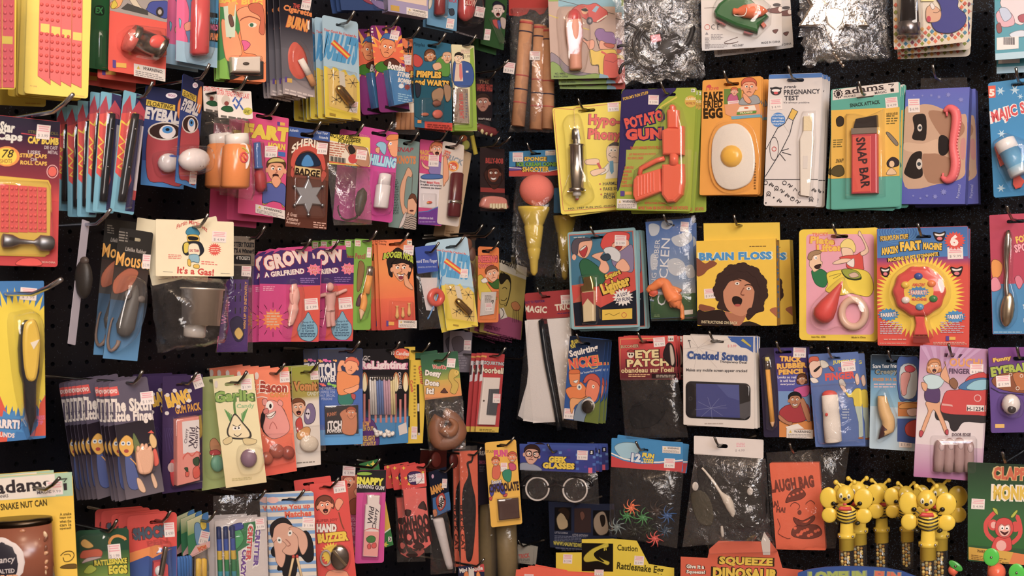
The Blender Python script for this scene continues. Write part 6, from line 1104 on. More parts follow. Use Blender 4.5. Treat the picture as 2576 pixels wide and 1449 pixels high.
for k,(q_,lb,off) in enumerate((((860,125,1235,190,1215,1085,805,1022),'blue floating eyeball card behind, with its lettering cut short',.13),((1200,20,1378,95,1322,1078,1120,1000),'blue floating eyeball card in front, seen at a sharp angle',.19))):
    Q = pts(q_)
    it = I('floating_eyeball_pack',lb,'gag toy','A2','L',off,q_,'#1a3a86',r=7,grp='floating eyeball cards',hook=(k == 1),slot=None,hang=(1300,85) if k else (1030,190))
    def V(u,v): return (Q[0] * (1 - u) + Q[1] * u) * (1 - v) + (Q[3] * (1 - u) + Q[2] * u) * v
    w_ = Q[1][0] - Q[0][0]; an = math.degrees(math.atan2(Q[1][1] - Q[0][1],w_)); it.band(0,.3,'#121a40','#16286a').band(.75,1,'#1c5cb0','#2a80c8')
    it.p('#d8b82c',*V(.02,.14),*V(.72,.15),*V(.72,.21),*V(.02,.2)).t('FLOATING',*V(.36,.175),w_ * .6,40,'#5a4a14',an,b=.03).b('#e8822c',*V(.8,.1),*V(.95,.05),*V(1,.2),*V(.9,.3),*V(.78,.25)).t('EYEBALL',*V(.48,.275),w_ * .88,95,'#dcd8d8',an,b=.06).e('#efe8f0',*V(.62,.06),w_ * .14,26).t('WOO!',*V(.62,.06),w_ * .18,22,'#b04a8a',an)
    c = V(.5,.43); it.b('#b03440',*V(.12,.45),*V(.5,.5),*V(.95,.46),*V(.95,.93),*V(.5,.95),*V(.15,.92)).e('#d8d0c8',*c,w_ * .42,85).e('#3a2420',*c,w_ * .38,72).e('#ece4e4',*(c + (w_ * .06,8)),w_ * .2,64).e('#2f8ad0',*(c + (w_ * .06,-12)),w_ * .13,34).e('#101420',*(c + (w_ * .06,-14)),w_ * .05,14)
    p_ = V(.62,.74); rr = 112 if k else 92
    if k: p_ = np.array([1310.,800.])
    it.part('eyeball','plastic').ball(['#ece2e2'][0],*p_,rr,rr * .95,rr,zc=rr * .7,n=20).part('iris_band','plastic',sub=True).ball('#2a58c0' if not k else '#6a1c28',p_[0] + (10 if not k else 0),p_[1] + (-48 if not k else 50),rr * .72,rr * .3,rr * .8,zc=rr * .75,n=18)
    it.dome('blister',rr * 1.75,*(p_ + (-rr * 1.2,-rr)),*(p_ + (rr * .6,-rr * 1.2)),*(p_ + (rr * 1.1,0)),*(p_ + (rr * .7,rr * 1.1)),*(p_ + (-rr * .8,rr * 1.3)),*(p_ + (-rr * 1.3,rr * .2)),cur=True,taper=.85)
    if k: it.st(1285,970,62,110,4,'$ 1.99',z=4)
# ================================================================== LEFT WALL, second row (towards the corner)
def pillbag(q_,lb,off,hk,bx,by):
    Q = pts(q_)
    it = I('pill_bottle_bag',lb,'gag toy','A2','L',off,q_,'#ece4dc',base='header_card',grp='pill bottle gag bags',hook=hk)
    def V(u,v): return (Q[0] * (1 - u) + Q[1] * u) * (1 - v) + (Q[3] * (1 - u) + Q[2] * u) * v
    w_ = Q[1][0] - Q[0][0]; an = math.degrees(math.atan2(Q[1][1] - Q[0][1],w_))
    it.t('EXTRA STRENGTH',*V(.3,.13),w_ * .52,44,'#d83a40',an,b=.02).t('FAKE LAXI',*V(.78,.13),w_ * .36,44,'#d83a40',an,b=.02).e('#cfc4b8',*V(.25,.4),w_ * .13,48).e('#8a3a34',*V(.26,.5),w_ * .07,20).b('#1f5a34',*V(.08,.72),*V(.2,.6),*V(.38,.6),*V(.42,.74),*V(.25,.8)).fine('#6a6460',*V(.05,.9),*V(.9,.96),1,an)
    for k in range(6):
        c = V(.5 + (k % 3) * .09,.32 + (k // 3) * .2 + (k % 2) * .06); it.l('#2a5ab0',14,c[0] - 14,c[1] - 22 * (1 if k % 2 else -1),c[0] + 14,c[1] + 22 * (1 if k % 2 else -1))
    it.e('#cfc83c',*V(.84,.7),w_ * .14,34).fine('#5a5a1c',*V(.75,.64),*V(.93,.76),3,an)
    it.part('bottle_body','plastic').lathe('#e8842c',bx + 5,by + 95,bx - 15,by + 490,[(0,100),(.04,118),(.95,122),(1,100)],zc=120,n=22).part('bottle_cap','plastic').lathe('#efe9e2',bx,by,bx + 6,by + 105,[(0,85),(.05,100),(1,104)],zc=120,n=22)
    bx -= 78
    it.part('bottle_label','card').prism('#ece6e0',225,232,*(crom(np.array([(bx + 70,by + 100),(bx + 125,by + 110),(bx + 150,by + 220),(bx + 125,by + 320),(bx + 70,by + 290),(bx + 30,by + 190)]))).ravel()).tube('#d83a34',9,*[c for a in range(0,360,45) for c in (bx + 95 + 32 * math.cos(math.radians(a)),by + 222 + 42 * math.sin(math.radians(a)))],z=236,closed=True).tube('#d83a34',9,bx + 75,by + 195,bx + 118,by + 250,z=236).tube('#c8b83c',8,bx + 75,by + 135,bx + 110,by + 150,bx + 132,by + 185,z=236)
    it.bag('bag',200,(*V(0,.95),*V(1,.97),Q[2][0] + 45,Q[2][1] + 720,Q[3][0] + 60,Q[3][1] + 690),crum=.7,ragged=3)
pillbag((1375,120,1650,165,1690,390,1390,350),'white headed pill bottle bag half hidden behind the front one',.12,False,1540,560)
pillbag((1495,150,1802,195,1850,440,1527,412),'white headed bag with an orange pill bottle in front',.17,True,1685,565)
it = I('fart_horn_pack','hot pink horn card with a surprised cartoon boy','gag toy','A3','L',.13,(122,112,605,195,562,1252,78,1172),'#d8327c',slot=(350,185,200,40),n=2,dn=.03,r=3,grp='hot pink horn cards',back='hot pink horn card',drop=.006)
it.t('FART',380,345,480,150,'#e8cc2c',7,b=.08,ol='#b83a2c',ob=.02).t('HORN',480,490,180,70,'#e8cc2c',6,b=.06,ol='#a82a2c',ob=.02).q('#5a3f94',485,232,515,272,5).q('#e8b43c',515,238,565,270,6).q('#2f66b8',495,545,570,590,8).b('#d8a844',330,1080,350,900,430,850,520,860,575,930,560,1100,540,1120,500,1000,440,980,380,1085).b('#4a5aa8',335,1080,345,920,390,870,440,880,520,870,575,920,565,1110,520,1080,440,1060); head(it,470,740,95,'#e8a078','#5a3a1c','open',tilt=4); it.b('#d8c06c',385,660,430,615,520,615,560,650,470,650).b('#e8a078',420,850,450,800,500,810,520,860,470,920).st(420,548,130,120,4,'$ 3.99').warn(255,1090,562,1180,68)
it.part('blue_horn','plastic').lathe('#2f66b0',280,450,295,720,[(0,34),(.9,36),(.92,44),(1,46)],zc=44,n=14).part('red_bulb','rubber').lathe('#b8202c',300,740,320,960,[(0,30),(.2,50),(.8,54),(1,20)],zc=50,n=14); it.dome('blister',100,235,430,330,430,370,980,260,980,taper=.92)
it = I('sheriff_badge_pack','brown western card with a silver six pointed badge','costume piece','A3','L',.135,(622,285,1023,335,1015,1360,552,1320),'#5c2c1c',slot=(795,372,155,44),n=0,r=2)
it.band(0,.1,'#24509c').t('Authentic',660,322,90,28,'#c8d4e8',4,b=.02).t('Fool Your',955,350,115,28,'#c8d4e8',5,b=.02).t('Friends',968,398,90,28,'#c8d4e8',5,b=.02).band(.2,.5,'#5c2c1c','#7a3a24').b('#c83a24',625,640,660,540,740,470,830,455,920,500,975,600,990,720,960,740,930,640,870,560,800,535,730,560,680,640,660,720,630,700).t('SHERIFF',805,530,320,75,'#ece0cc',4,b=.04,arc=85).b('#0e2440',690,690,700,600,760,560,830,555,900,600,925,690).b('#2f86c8',740,690,760,610,800,575,840,610,860,690).q('#d8bc7c',668,690,935,770,40).t('BADGE',800,762,240,66,'#2a1810',7,b=.05).b('#b8402c',640,700,620,780,650,815,660,760).b('#b8402c',960,740,1000,780,950,865,940,800).st(955,512,105,118,5,'$ 3.99').t('A Great',640,1200,100,38,'#e0b8a8',8,b=.02).t('Costume',640,1245,120,38,'#e0b8a8',8,b=.02).t('Accessory!',648,1288,140,38,'#e0b8a8',8,b=.02).fine('#d8a898',860,1270,1000,1340,3,6)
sb_ = []
for k in range(12):
    a = math.pi * k / 6 - math.pi / 2; r = 190 if k % 2 == 0 else 105; sb_ += [810 + r * math.cos(a) * .86,1005 + r * math.sin(a)]
it.part('star_badge','tin').prism('#c0c6d0',8,36,*sb_,bev=18).part('star_tip','metal',sub=True)
for k in range(6):
    a = math.pi * k / 3 - math.pi / 2; it.ball('#b0b4bc',810 + 195 * math.cos(a) * .86,1005 + 195 * math.sin(a),20,zc=26,n=8,m=5)
it.rdome('blister',60,640,790,985,1240,40,sk=20)
it = I('mouse_puppet_bag','yellow mouse finger puppet header over a gleaming clear bag','gag toy','A3','L',.155,(1023,340,1425,415,1482,722,1025,655),'#e8d23a',base='header_card',n=0,hang=(1240,395))
it.p('#e8dcc8',1025,425,1430,505,1475,700,1025,640).l('#d8482c',14,1025,650,1478,716).t('MOUSE FINGER',1195,402,320,44,'#4a4418',12,b=.03).t('PUPPET',1200,448,150,42,'#4a4418',10,b=.03).fine('#b86a4c',1030,440,1190,590,6,8).b('#b88464',1195,480,1330,490,1420,520,1440,690,1320,680,1230,560).b('#2a2422',1225,500,1260,480,1300,540,1250,570).e('#c82c2c',1272,620,48,50).st(1362,578,110,100,8,'$ 2.99')
for k in range(13): it.l('#3a3838',6 + k % 3 * 3,1035 + k * 13,590 + k * 2,1035 + k * 13,642 + k * 2)
it.part('rubber_mouse','rubber').lathe('#4a4238',1380,920,1330,1210,[(0,8),(.15,45),(.4,55),(.8,40),(1,15)],zc=50,n=12).part('mouse_tail','rubber').tube('#3a342c',[12,10,6],1330,1200,1240,1250,1160,1220,1140,1100,z=30)
it.bag('crinkle',130,(1026,655,1478,720,1500,1300,1105,1305),crum=1.4)
it = I('instant_bottle_pack','magenta instant card with a white bottle and a red haired head','gag toy','A3','L',.13,(1300,258,1785,362,1648,1288,1330,1235),'#cc2c94',slot=(1545,362,180,36),n=1,dn=.04,r=8,grp='magenta instant cards',back='magenta instant card')
it.t('Instant',1375,375,125,42,'#e07a8c',14,b=.02).t('CHILLING',1560,640,330,110,'#a8dcf0',10,b=.07,ol='#2f7ab8').b('#8ac4e0',1515,470,1560,440,1620,470,1610,570,1580,560,1540,500).b('#e8a47c',1510,510,1550,500,1545,560,1510,545).b('#f0a070',1635,470,1690,400,1780,400,1780,500,1740,590,1680,590,1650,530).b('#e8862c',1620,400,1670,365,1785,380,1790,440,1760,420,1640,430).b('#e8862c',1760,420,1790,440,1770,540,1740,500).e('#fff',1665,462,14,16).e('#2a4a9a',1668,462,7).cl('#a85a3c',6,1645,490,1640,520,1660,525)
it.part('white_bottle','plastic').lathe('#e6e0e2',1590,890,1560,1130,[(0,60),(.03,70),(.95,70),(1,62)],zc=75,n=18).part('bottle_cap','plastic').lathe('#ece6e8',1612,775,1592,888,[(0,45),(.06,58),(1,60)],zc=75,n=18); it.dome('blister',155,1520,740,1690,750,1660,1150,1630,1210,1500,1190,1480,1120,taper=.92)
it = I('knotted_string_pack','grey green card with a man dangling a knotted string','gag toy','A3','L',.11,(1690,405,1965,436,1935,1365,1640,1322),'#7c9894',slot=(1820,462,60,30),n=0,r=2)
it.t('SNAP',1815,525,165,46,'#a83244',2,b=.03,sh=.3).t('KNOTS',1830,630,185,74,'#d8803c',2,b=.06).b('#e0a884',1815,780,1850,710,1890,760,1880,810,1840,810,1815,950,1810,1100,1850,1160,1800,1200,1765,1050,1770,900).l('#5a4438',5,1895,780,1885,1000).b('#e0a884',1850,1040,1900,1010,1935,1060,1930,1170,1880,1230,1845,1170).b('#6a3c28',1855,1040,1880,985,1925,1000,1940,1090,1900,1030).e('#5a2a24',1885,1160,22,10).b('#b8a89c',1790,1330,1810,1220,1850,1190,1930,1230,1935,1360)
for k in range(6): it.cl('#3a3a3c',7,1795,1215 + k * 24,1840,1235 + k * 24,1880,1215 + k * 24,1932,1240 + k * 24)
it.fine('#4a5e5c',1690,830,1750,1200,22).b('#d8ccc8',1750,1340,1800,1210,1830,1180,1800,1300)
it = I('instant_worm_pack','pink and white instant worm card with a girl and purple foot','gag toy','A4','L',.115,(568,350,780,400,766,1146,550,1146),'#d0307c',n=0,r=4,hang=(700,385))
it.band(.4,.8,'#e2dce0').p('#6a2c94',550,1030,640,1020,768,970,768,1146,550,1146).l('#3a7ac0',8,552,1028,640,1018,766,965).t('MAGIC',610,485,90,40,'#e8a83c',4,b=.05).t('WORM',612,535,90,40,'#e8a83c',4,b=.05).b('#8a78b8',650,600,720,560,775,600,775,690,660,680).b('#efb094',580,560,610,600,650,620,640,640,590,610); head(it,720,460,50,'#f0b090','#e0763c','open',style='curly'); it.b('#3a6ab0',575,700,640,680,760,690,765,720,600,725).t('Drop an',605,752,80,22,'#3a3440',4).t('instant Worm',685,758,110,24,'#d83040',5,b=.03).t('in a glass, and surprise',665,782,185,22,'#3a3440',4).t('someone you know!',665,808,178,22,'#3a3440',4).st(690,560,92,105,3,'$ 1.99').t('instructions on back',615,1080,135,22,'#d8c8e8',3).fine('#a888c8',560,1110,710,1125,1)
it.part('dried_worm','rubber').ball('#d84a2c',655,938,26,12,8).ball('#e8a83c',640,942,10,8,10); it.rdome('blister',40,575,855,710,985,12,sk=4)
it = I('trick_lipstick_pack','cream card with a dark red trick lipstick','gag toy','A4','L',.125,(738,350,982,440,905,1172,765,1125),'#dccfc4',slot=(840,440,110,26),n=0,r=6)
it.t('TRICK',870,545,180,50,'#8a98a4',22,b=.04).t('LIPSTICK',810,500,60,60,'#d8582c',20,b=.05).e('#f0a02c',868,608,52,50).e('#d8481c',868,608,38,36).t('Trix',866,615,55,36,'#efe6dc',12,b=.05).b('#e8a078',780,540,810,530,830,700,800,760,778,780)
it.part('lipstick_case','plastic').lathe('#5c1f24',905,670,870,1070,[(0,40),(.03,52),(.6,54),(.97,54),(1,46)],zc=60,n=18).part('silver_band','metal').lathe('#c8c4c0',885,920,882,950,[(0,56),(1,56)],zc=60,n=18)
it = I('beige_box','tall plain beige box hanging behind the trick lipstick','box','A4','L',.07,(930,470,1050,475,900,1265,768,1245),'#d8b890',base='box',thick=.03,n=0,r=1,hook=False,yaw=46)
it.fine('#b8946c',800,1190,880,1230,2,6)
it = I('yellow_candy_bag','small clear bag with yellow and green candy under the suited man','gag toy','A4','L',.08,(860,290,1060,290,1060,330,860,325),'#3a4a24',base='header_card',n=0,hook=False)
it.part('yellow_star_candy','rubber').ball('#b8c04c',985,415,34,44,20).part('yellow_stick','plastic').tube('#b8a81c',18,1040,330,1058,420,1075,500,z=20).part('orange_candy','rubber').ball('#c8682c',960,355,36,30,20); it.bag('bag',50,(870,325,1050,330,1060,470,880,450),crum=.7,ny=9)
it = I('crooked_teeth_pack','clear case with a dark bearded face card and pink fake teeth','costume piece','A4','L',.10,(1120,452,1345,440,1330,1020,1110,1020),'#2c1e20',n=0,r=2,hang=(1180,440),yaw=30)
it.t('BILLY-BOB',1245,560,150,44,'#a82c24',2,b=.05); head(it,1235,680,62,'#6a3424','#241414','smile'); it.band(.63,.7,'#8a2420').b('#3a1c18',1150,700,1180,640,1190,760,1300,760,1310,640,1325,720,1240,820)
it.part('pink_gums','rubber').prism('#d07a6c',6,60,1130,930,1160,890,1240,880,1340,900,1360,950,1350,1000,1140,985,cur=True,bev=20)
for k in range(6): it.part('fake_tooth','plastic').prism('#ddd0a8',40,76,1190 + k * 26,950,1210 + k * 26,948,1212 + k * 26,992 + (k % 3) * 5,1190 + k * 26,990 + (k % 2) * 8,bev=6)
it.dome('blister',90,1125,870,1360,870,1370,1005,1120,1010,taper=.93)

# ================================================================== LEFT WALL, third row
it = I('edge_on_rat_card','grey card turned almost edge on with a dark rubber rat','gag toy','B1','L',.17,(500,85,535,80,465,870,418,805),'#b8b4c4',n=0,r=2,hang=(525,130),yaw=74,hook=False)
it.part('rubber_rat','rubber').ball('#2c2826',515,440,22,120,60,zc=40).part('rat_nose','rubber',sub=True).ball('#4a403c',512,330,12,26,30,zc=50)
Hh = at_wall(0 + 520 / 2.415,520 + 118 / 2.415,'L',.17)
hook(Hh,'L',.05,'long pale wire peg hook holding the edge on rat card',col='#b8bcc8')
for k,(q_,off,lb) in enumerate((((248,122,520,125,420,1370,110,1342),.12,'dark rubber mouse card standing behind the other mouse card'),((352,178,690,247,512,1396,222,1396),.16,'dark rubber mouse card in front beside the cream gas header'))):
    it = I('rubber_mouse_pack',lb,'gag toy','B2','L',off,q_,'#2c2a28',r=6,grp='rubber mouse cards',hook=False,slot=(505,297,110,30) if k else None)
    Q = pts(q_)
    def V(u,v): return (Q[0] * (1 - u) + Q[1] * u) * (1 - v) + (Q[3] * (1 - u) + Q[2] * u) * v
    it.band(.3,.55,'#3a2c28','#4a4848').band(.55,1,'#3a5470','#4a8abc').t('Lifelike Rubber',*V(.55,.155),185,36,'#b0a8a0',10,b=.02).t('Mouse!',*V(.5,.235),290,120,'#e8a83c',8,b=.02).b('#a85a3c',*V(.05,.4),*V(.4,.3),*V(.7,.32),*V(.5,.45),*V(.1,.5)).fine('#8a847c',*V(.03,.03),*V(.3,.1),4,8)
    if k: it.st(608,500,72,130,4,'$ 3.99',z=4)
    it.part('rubber_mouse','rubber').lathe('#5a5856',*V(.72,.42),*V(.5,.82),[(0,8),(.1,34),(.25,58),(.5,70),(.8,84),(.95,56),(1,16)],zc=66,n=16).part('mouse_ear','rubber',sub=True).ball('#6a625e',*V(.45,.5),34,40,14,zc=120).part('mouse_ear','rubber',sub=True).ball('#6a625e',*V(.85,.52),34,30,14,zc=110).part('mouse_tail','rubber',sub=True).tube('#8a7468',[20,16,12,8],*V(.45,.85),*V(.25,.93),*V(.12,.85),*V(.2,.68),z=24)
    it.dome('blister',190,*V(.35,.36),*V(.9,.36),*V(1.05,.6),*V(.85,.85),*V(.3,.95),*V(.08,.85),*V(.15,.6),cur=True,taper=.85)
it = I('gas_whistle_bag','cream header card with a helmeted cartoon over a bag with a metal can','gag toy','B2','L',.19,(680,95,1385,155,1425,655,710,612),'#f0e6c4',base='header_card',n=2,dn=.028,jit=3.5,grp='cream headed gas bags',back='cream headed gas bag',slot=(1035,200,36,36),full=False)
it.t('Fartin Martin Sez',1025,195,270,40,'#c83a30',6,b=.02,arc=55).t("It's a Gas!",1058,588,310,58,'#c8382e',4,b=.04).star('#e0402e',1232,390,62,44,18).fine('#efc8b0',1195,365,1272,420,3).fine('#e07a6c',808,430,930,475,3,3).fine('#e07a6c',1110,490,1255,530,2,4).l('#8a8478',4,760,590,850,597).l('#8a8478',4,1285,606,1370,610)
it.b('#2c86a8',968,240,990,195,1040,185,1088,225,1085,260,1020,275).b('#e0b83c',985,260,1080,262,1085,330,1040,350,990,320).b('#1c1a1e',990,275,1030,272,1080,285,1060,305,1000,300).b('#1c2432',940,350,980,320,1090,320,1130,380,1125,420,1080,450,1080,360,1000,360,990,440,945,420).b('#e0c83c',950,340,990,330,995,400,955,420).b('#efe6c8',998,345,1075,345,1090,440,1000,440).t('GAS TEAM',1042,400,80,24,'#b83a4c',3,b=.04).b('#8ab8cc',1000,440,1080,440,1085,510,1040,500,1005,500).b('#e0b83c',985,480,1010,490,1010,540,985,530).b('#e0b83c',1040,530,1085,530,1085,560,1040,555).st(1272,275,130,100,4,'$ 4.99')
it.part('metal_can','tin').lathe('#f2eee8',1120,735,1105,1065,[(0,150),(0,190),(.04,192),(.06,176),(1,160),(1,60),(1.02,58)],zc=185,n=26).part('can_nozzle','plastic').lathe('#b8b0a8',1068,1060,1060,1180,[(0,95),(.9,92),(1,70)],zc=150,n=18)
it.bag('bag',330,(725,620,1415,655,1400,1230,790,1330),crum=1.0,ragged=5,nx=17,ny=17)
it = I('lottery_ticket_bag','silver lottery header above a purple and pink joke ticket','gag toy','B2','L',.13,(1395,268,1600,272,1590,545,1400,535),'#a8a49c',base='header_card',n=0,fin='foil',hang=(1560,300))
it.part('header_print','card'); it.free = True; it.t('LOTTERY TICKETS',1490,345,190,40,'#1c1c20',3,b=.05).t("IT'S A Winner!!",1495,402,180,38,'#1c1c20',3,b=.05).q('#1c1c20',1405,440,1560,520,5).t('4 TICKETS',1490,468,120,30,'#c8c4bc',3,b=.03); it.free = False
it.st(1518,588,88,95,3,'$ 1.99',z=6)
it.part('joke_ticket','card').prism('#4a2478',0,2,1340,660,1540,665,1530,1320,1250,1325); it.part('ticket_print','card',sub=True); it.free = True
it.p('#d83a8c',1260,1180,1535,1170,1530,1320,1250,1325).p('#b0a8a8',1390,665,1490,668,1485,985,1385,980).t('Winner',1330,960,220,52,'#e07ab8',-82,b=.02).b('#241c4c',1370,1060,1430,1000,1490,1040,1490,1200,1420,1220).b('#e8c05c',1410,1150,1450,1100,1490,1160,1450,1210).t('WIN UP TO INSTANTLY',1510,900,420,22,'#e8a83c',-88,b=.03)
for k in range(6): it.l('#2a2a30',10,1420 + (k % 2) * 45,700 + (k // 2) * 110,1418 + (k % 2) * 45,755 + (k // 2) * 110)
it.free = False; it.bag('bag',30,(1395,540,1592,545,1580,1330,1240,1330),crum=.6)
GR = (235,300,890,300,858,1280,214,1276)
for k,(dx,dy,lb,off,n_) in enumerate(((0,0,'purple and pink growing figure card in front',.15,2),(366,-10,'purple and pink growing figure card half behind its twin',.12,0))):
    it = I('growing_figure_pack',lb,'gag toy','B3','L',off,tuple(c + (dx if i % 2 == 0 else dy) - (25 if (k and i in (1,7)) else 0) for i,c in enumerate(GR)),'#c8287c',r=3,n=n_,dn=.02,grp='growing figure cards',back='purple and pink growing figure card',slot=(620 + dx,312 + dy,60,20) if not k else None,jit=.6,
           outline=[c + (dx if i % 2 == 0 else dy) for i,c in enumerate((232,420,265,345,370,330,400,290,470,285,520,262,600,270,640,258,785,255,795,385,895,392,856,1280,214,1276))])
    x = lambda a: a + dx; y = lambda b: b + dy
    it.p('#40246c',x(232),y(420),x(265),y(345),x(370),y(330),x(470),y(285),x(600),y(270),x(785),y(255),x(795),y(385),x(895),y(392),x(890),y(670),x(225),y(655)).p('#d8402c',x(640),y(690),x(888),y(672),x(858),y(1278),x(560),y(1278)).t('GROW',x(515),y(390),500,165,'#efd8d0',-13,b=.06,ol='#c84a3c',ob=.025).t('A GIRLFRIEND',x(490),y(540),430,58,'#efe4dc',-6,b=.05,ol='#7a2a6a').star('#e86a8c',x(810),y(505),85,60,9,ry=.8).t('Tiny',x(800),y(490),80,40,'#d83030',-5,b=.05,ol='#f0e0dc').t('Toy',x(812),y(535),70,38,'#d83030',-5,b=.05,ol='#f0e0dc').fine('#8a6ab0',x(660),y(590),x(850),y(650),3).fine('#e8a0c0',x(262),y(680),x(400),y(735),3)
    it.star('#e8742c',x(368),y(1040),120,85,14).fine('#d8b090',x(300),y(960),x(440),y(1110),5)
    for j in range(12):
        a = j * math.pi / 6; it.l('#6a1c3c',6,x(368 + 130 * math.cos(a)),y(1040 + 130 * math.sin(a)),x(368 + 185 * math.cos(a)),y(1040 + 185 * math.sin(a)))
    it.b('#7ab0cc',x(745),y(960),x(790),y(1040),x(840),y(1110),x(840),y(1200),x(790),y(1262),x(735),y(1270),x(665),y(1240),x(628),y(1160),x(650),y(1085),x(710),y(1020))
    for j,tx in enumerate(('Drop it in','the water','and Watch','it Grow')): it.t(tx,x(742),y(1070 + j * 30),125,26,'#2a4a6a',-2,b=.02)
    it.fine('#2a4a6a',x(660),y(1180),x(820),y(1230),3).st(x(778),y(875),145,125,-5,'$ 1.99')
    if k == 0: it.part('growing_figure','rubber').tube('#e8a89c',[26,40,42,30],598,660,600,700,595,720,598,740,z=36,n=10).tube('#e8a89c',[40,52,42,55,40,34,24],600,735,605,800,595,870,590,930,585,990,572,1040,556,1078,z=40,n=12).tube('#e8a89c',[20,17,15],560,760,556,820,575,870,z=66)
    else: it.part('growing_figure','rubber').ball('#e4a89e',988,690,38,48,38,n=12).tube('#e4a89e',[62,52,46,52],988,750,988,830,985,900,985,940,z=40,n=12).tube('#e4a89e',[24,20,18,16],1030,770,1080,755,1125,735,1160,722,z=40).tube('#e4a89e',[24,20,18],945,770,900,780,870,790,z=40).tube('#e4a89e',[36,28,24,22],965,920,968,1000,972,1070,975,1108,z=36).tube('#e4a89e',[36,28,24,22],1010,920,1012,1000,1018,1060,1025,1100,z=36)
    it.dome('blister',110,*[c + (dx if i % 2 == 0 else dy) for i,c in enumerate((540,620,660,620,700,800,680,1080,600,1230,490,1220,500,1080,530,900))],cur=True,taper=.88)
it = I('pencil_gag_pack','lime green card with a broken yellow pencil','gag toy','B3','L',.14,(1225,165,1442,185,1405,1152,1245,1147),'#7ab03a',n=4,dn=.024,r=5,grp='lime green pencil cards',back='lime green pencil card',full=False,jit=.5)
it.q('#efe0d8',1250,188,1308,252,3).t('SAFE',1278,205,40,18,'#c83a3c',3,b=.03).t('TO USE',1278,235,42,16,'#c83a3c',3,b=.03).t('Pencil',1305,360,100,55,'#a83a44',3,b=.03).b('#8a6a3c',1285,440,1330,420,1350,500,1310,700,1270,720).b('#5a3a4c',1280,800,1320,760,1320,880,1260,890).st(1398,320,46,110,4,'$ 1.99')
it.part('pencil_half','wood').lathe('#ee9a1c',1400,570,1370,760,[(0,34),(1,34)],zc=40,n=8).part('ferrule','metal',sub=True).lathe('#c8c0b8',1412,470,1402,570,[(0,32),(1,33)],zc=40).part('pencil_half','wood').tube('#ee9a1c',[30,34,34],1330,770,1345,850,1320,940,z=40,n=8).part('pencil_point','wood',sub=True).lathe(['#e0b890','#e0b890','#2a2624'],1325,930,1308,1050,[(0,32),(.8,8),(1,1)],zc=40)
it.dome('blister',80,1370,450,1450,460,1440,760,1370,1040,1290,1070,1280,780,taper=.9)
it = I('nose_plug_pack','orange and red card with a curly haired cartoon face picking its nose','gag toy','B3','L',.14,(1460,172,1852,190,1908,1150,1560,1132),'#f07a22',slot=(1675,235,145,34),n=4,dn=.011,r=6,grp='nose picker cards',back='orange and red nose picker card',jit=.5)
it.band(.0,.3,'#f0742a','#f08c2c').band(.3,.65,'#f08c2c','#ec6a22').band(.65,1,'#e85a22','#c8281e').t('A Gross Way',1535,200,105,22,'#4a1c10',6).t('To Score',1540,228,80,22,'#4a1c10',6).q('#efe6d8',1805,190,1858,235,4).t('14+',1832,214,40,24,'#3a2c28')
it.b('#241a1a',1600,480,1590,400,1640,320,1700,270,1760,300,1840,380,1870,450,1840,560,1820,600,1790,440,1700,420,1650,470,1650,580,1615,560); head(it,1738,500,95,'#e8a478','#241a1a','smile',style='none',asp=1.35); it.b('#241a1a',1640,440,1700,390,1800,400,1830,450,1760,430,1700,440).b('#e8a478',1770,560,1800,570,1830,640,1865,690,1860,720,1790,680,1775,640).e('#8a2c3c',1738,590,26,20).e('#c88a3c',1725,545,18,14).t('BOOGER NOSE',1718,385,335,70,'#b8cc2c',8,b=.06,ol='#2a1c10',arc=38).st(1822,295,110,105,4,'$ 1.99').q('#5a3f94',1582,1050,1605,1110,2).q('#e8a83c',1605,1062,1665,1100,2).warn(1712,1042,1908,1125,8)
for x,h_ in ((1700,1030),(1762,1020),(1828,1000)): it.part('booger_plug','rubber').lathe('#e8b45c',x,h_ - 140 + (x == 1762) * 30,x,h_,[(0,16),(.05,18),(.1,10),(.5,14),(.8,20),(1,8)],zc=22,n=10)
it.rdome('blister',60,1620,840,1870,1050,12,sk=10)
it = I('sword_finger_bag','royal blue header over a bag with a red sword trick ring','magic trick','B3','L',.125,(1885,252,2108,250,2152,522,1925,545),'#1f48b0',base='header_card',n=0,hang=(2005,330))
it.t('Sword Thru Finger',2005,418,240,48,'#d8e0f0',-2,b=.02).t('MAGICAL ACTION TRICK',2025,475,190,16,'#a8b8e0',-2)
it.part('instruction_slip','matte').prism('#e0d8d8',4,7,1945,590,2130,590,2095,945,2010,940).part('red_ring','plastic').tube('#d8442c',34,*[c for a in range(0,360,60) for c in (2115 + 60 * math.cos(math.radians(a)),800 + 70 * math.sin(math.radians(a)))],z=40,closed=True,n=8).part('toy_sword','plastic').tube('#3a86c8',[6,8,8,6],2170,580,2130,780,2060,960,2030,1010,z=44)
it.bag('bag',70,(1925,540,2150,520,2220,1130,1960,1150),crum=1.0)
it = bullets('B4',(332,218,690,270,835,1150,548,1142),1,'pale blue and yellow bullet card beside the blue sword trick bag',1,.02,.13,slot=(535,330,105,26),grp='bullet cards in the third row',jit=2.2)
it.st(675,595,75,90,4,'$ 1.29')
it = I('brown_toy_bag','narrow clear bag of brown rubber toys beside the sneezing powder','gag toy','B4','L',.11,(670,200,795,205,800,260,665,255),'#4a3428',base='header_card',n=0)
it.part('brown_toy','rubber').ball('#7a4a34',715,300,40,60,24).part('brown_toy','rubber').ball('#6a4030',755,400,34,70,24).part('brown_toy','rubber').ball('#5c382c',735,560,40,80,24).part('brown_toy','rubber').ball('#6a4434',765,690,34,50,24); it.bag('bag',60,(665,250,798,250,800,805,700,700),crum=1.0)
it = I('sneezing_powder_pack','orange sneezing powder card with an angry cartoon man','gag toy','B4','L',.12,(800,305,1028,345,1020,1092,828,1090),'#ec7a1c',slot=(895,372,105,30),n=0,r=6)
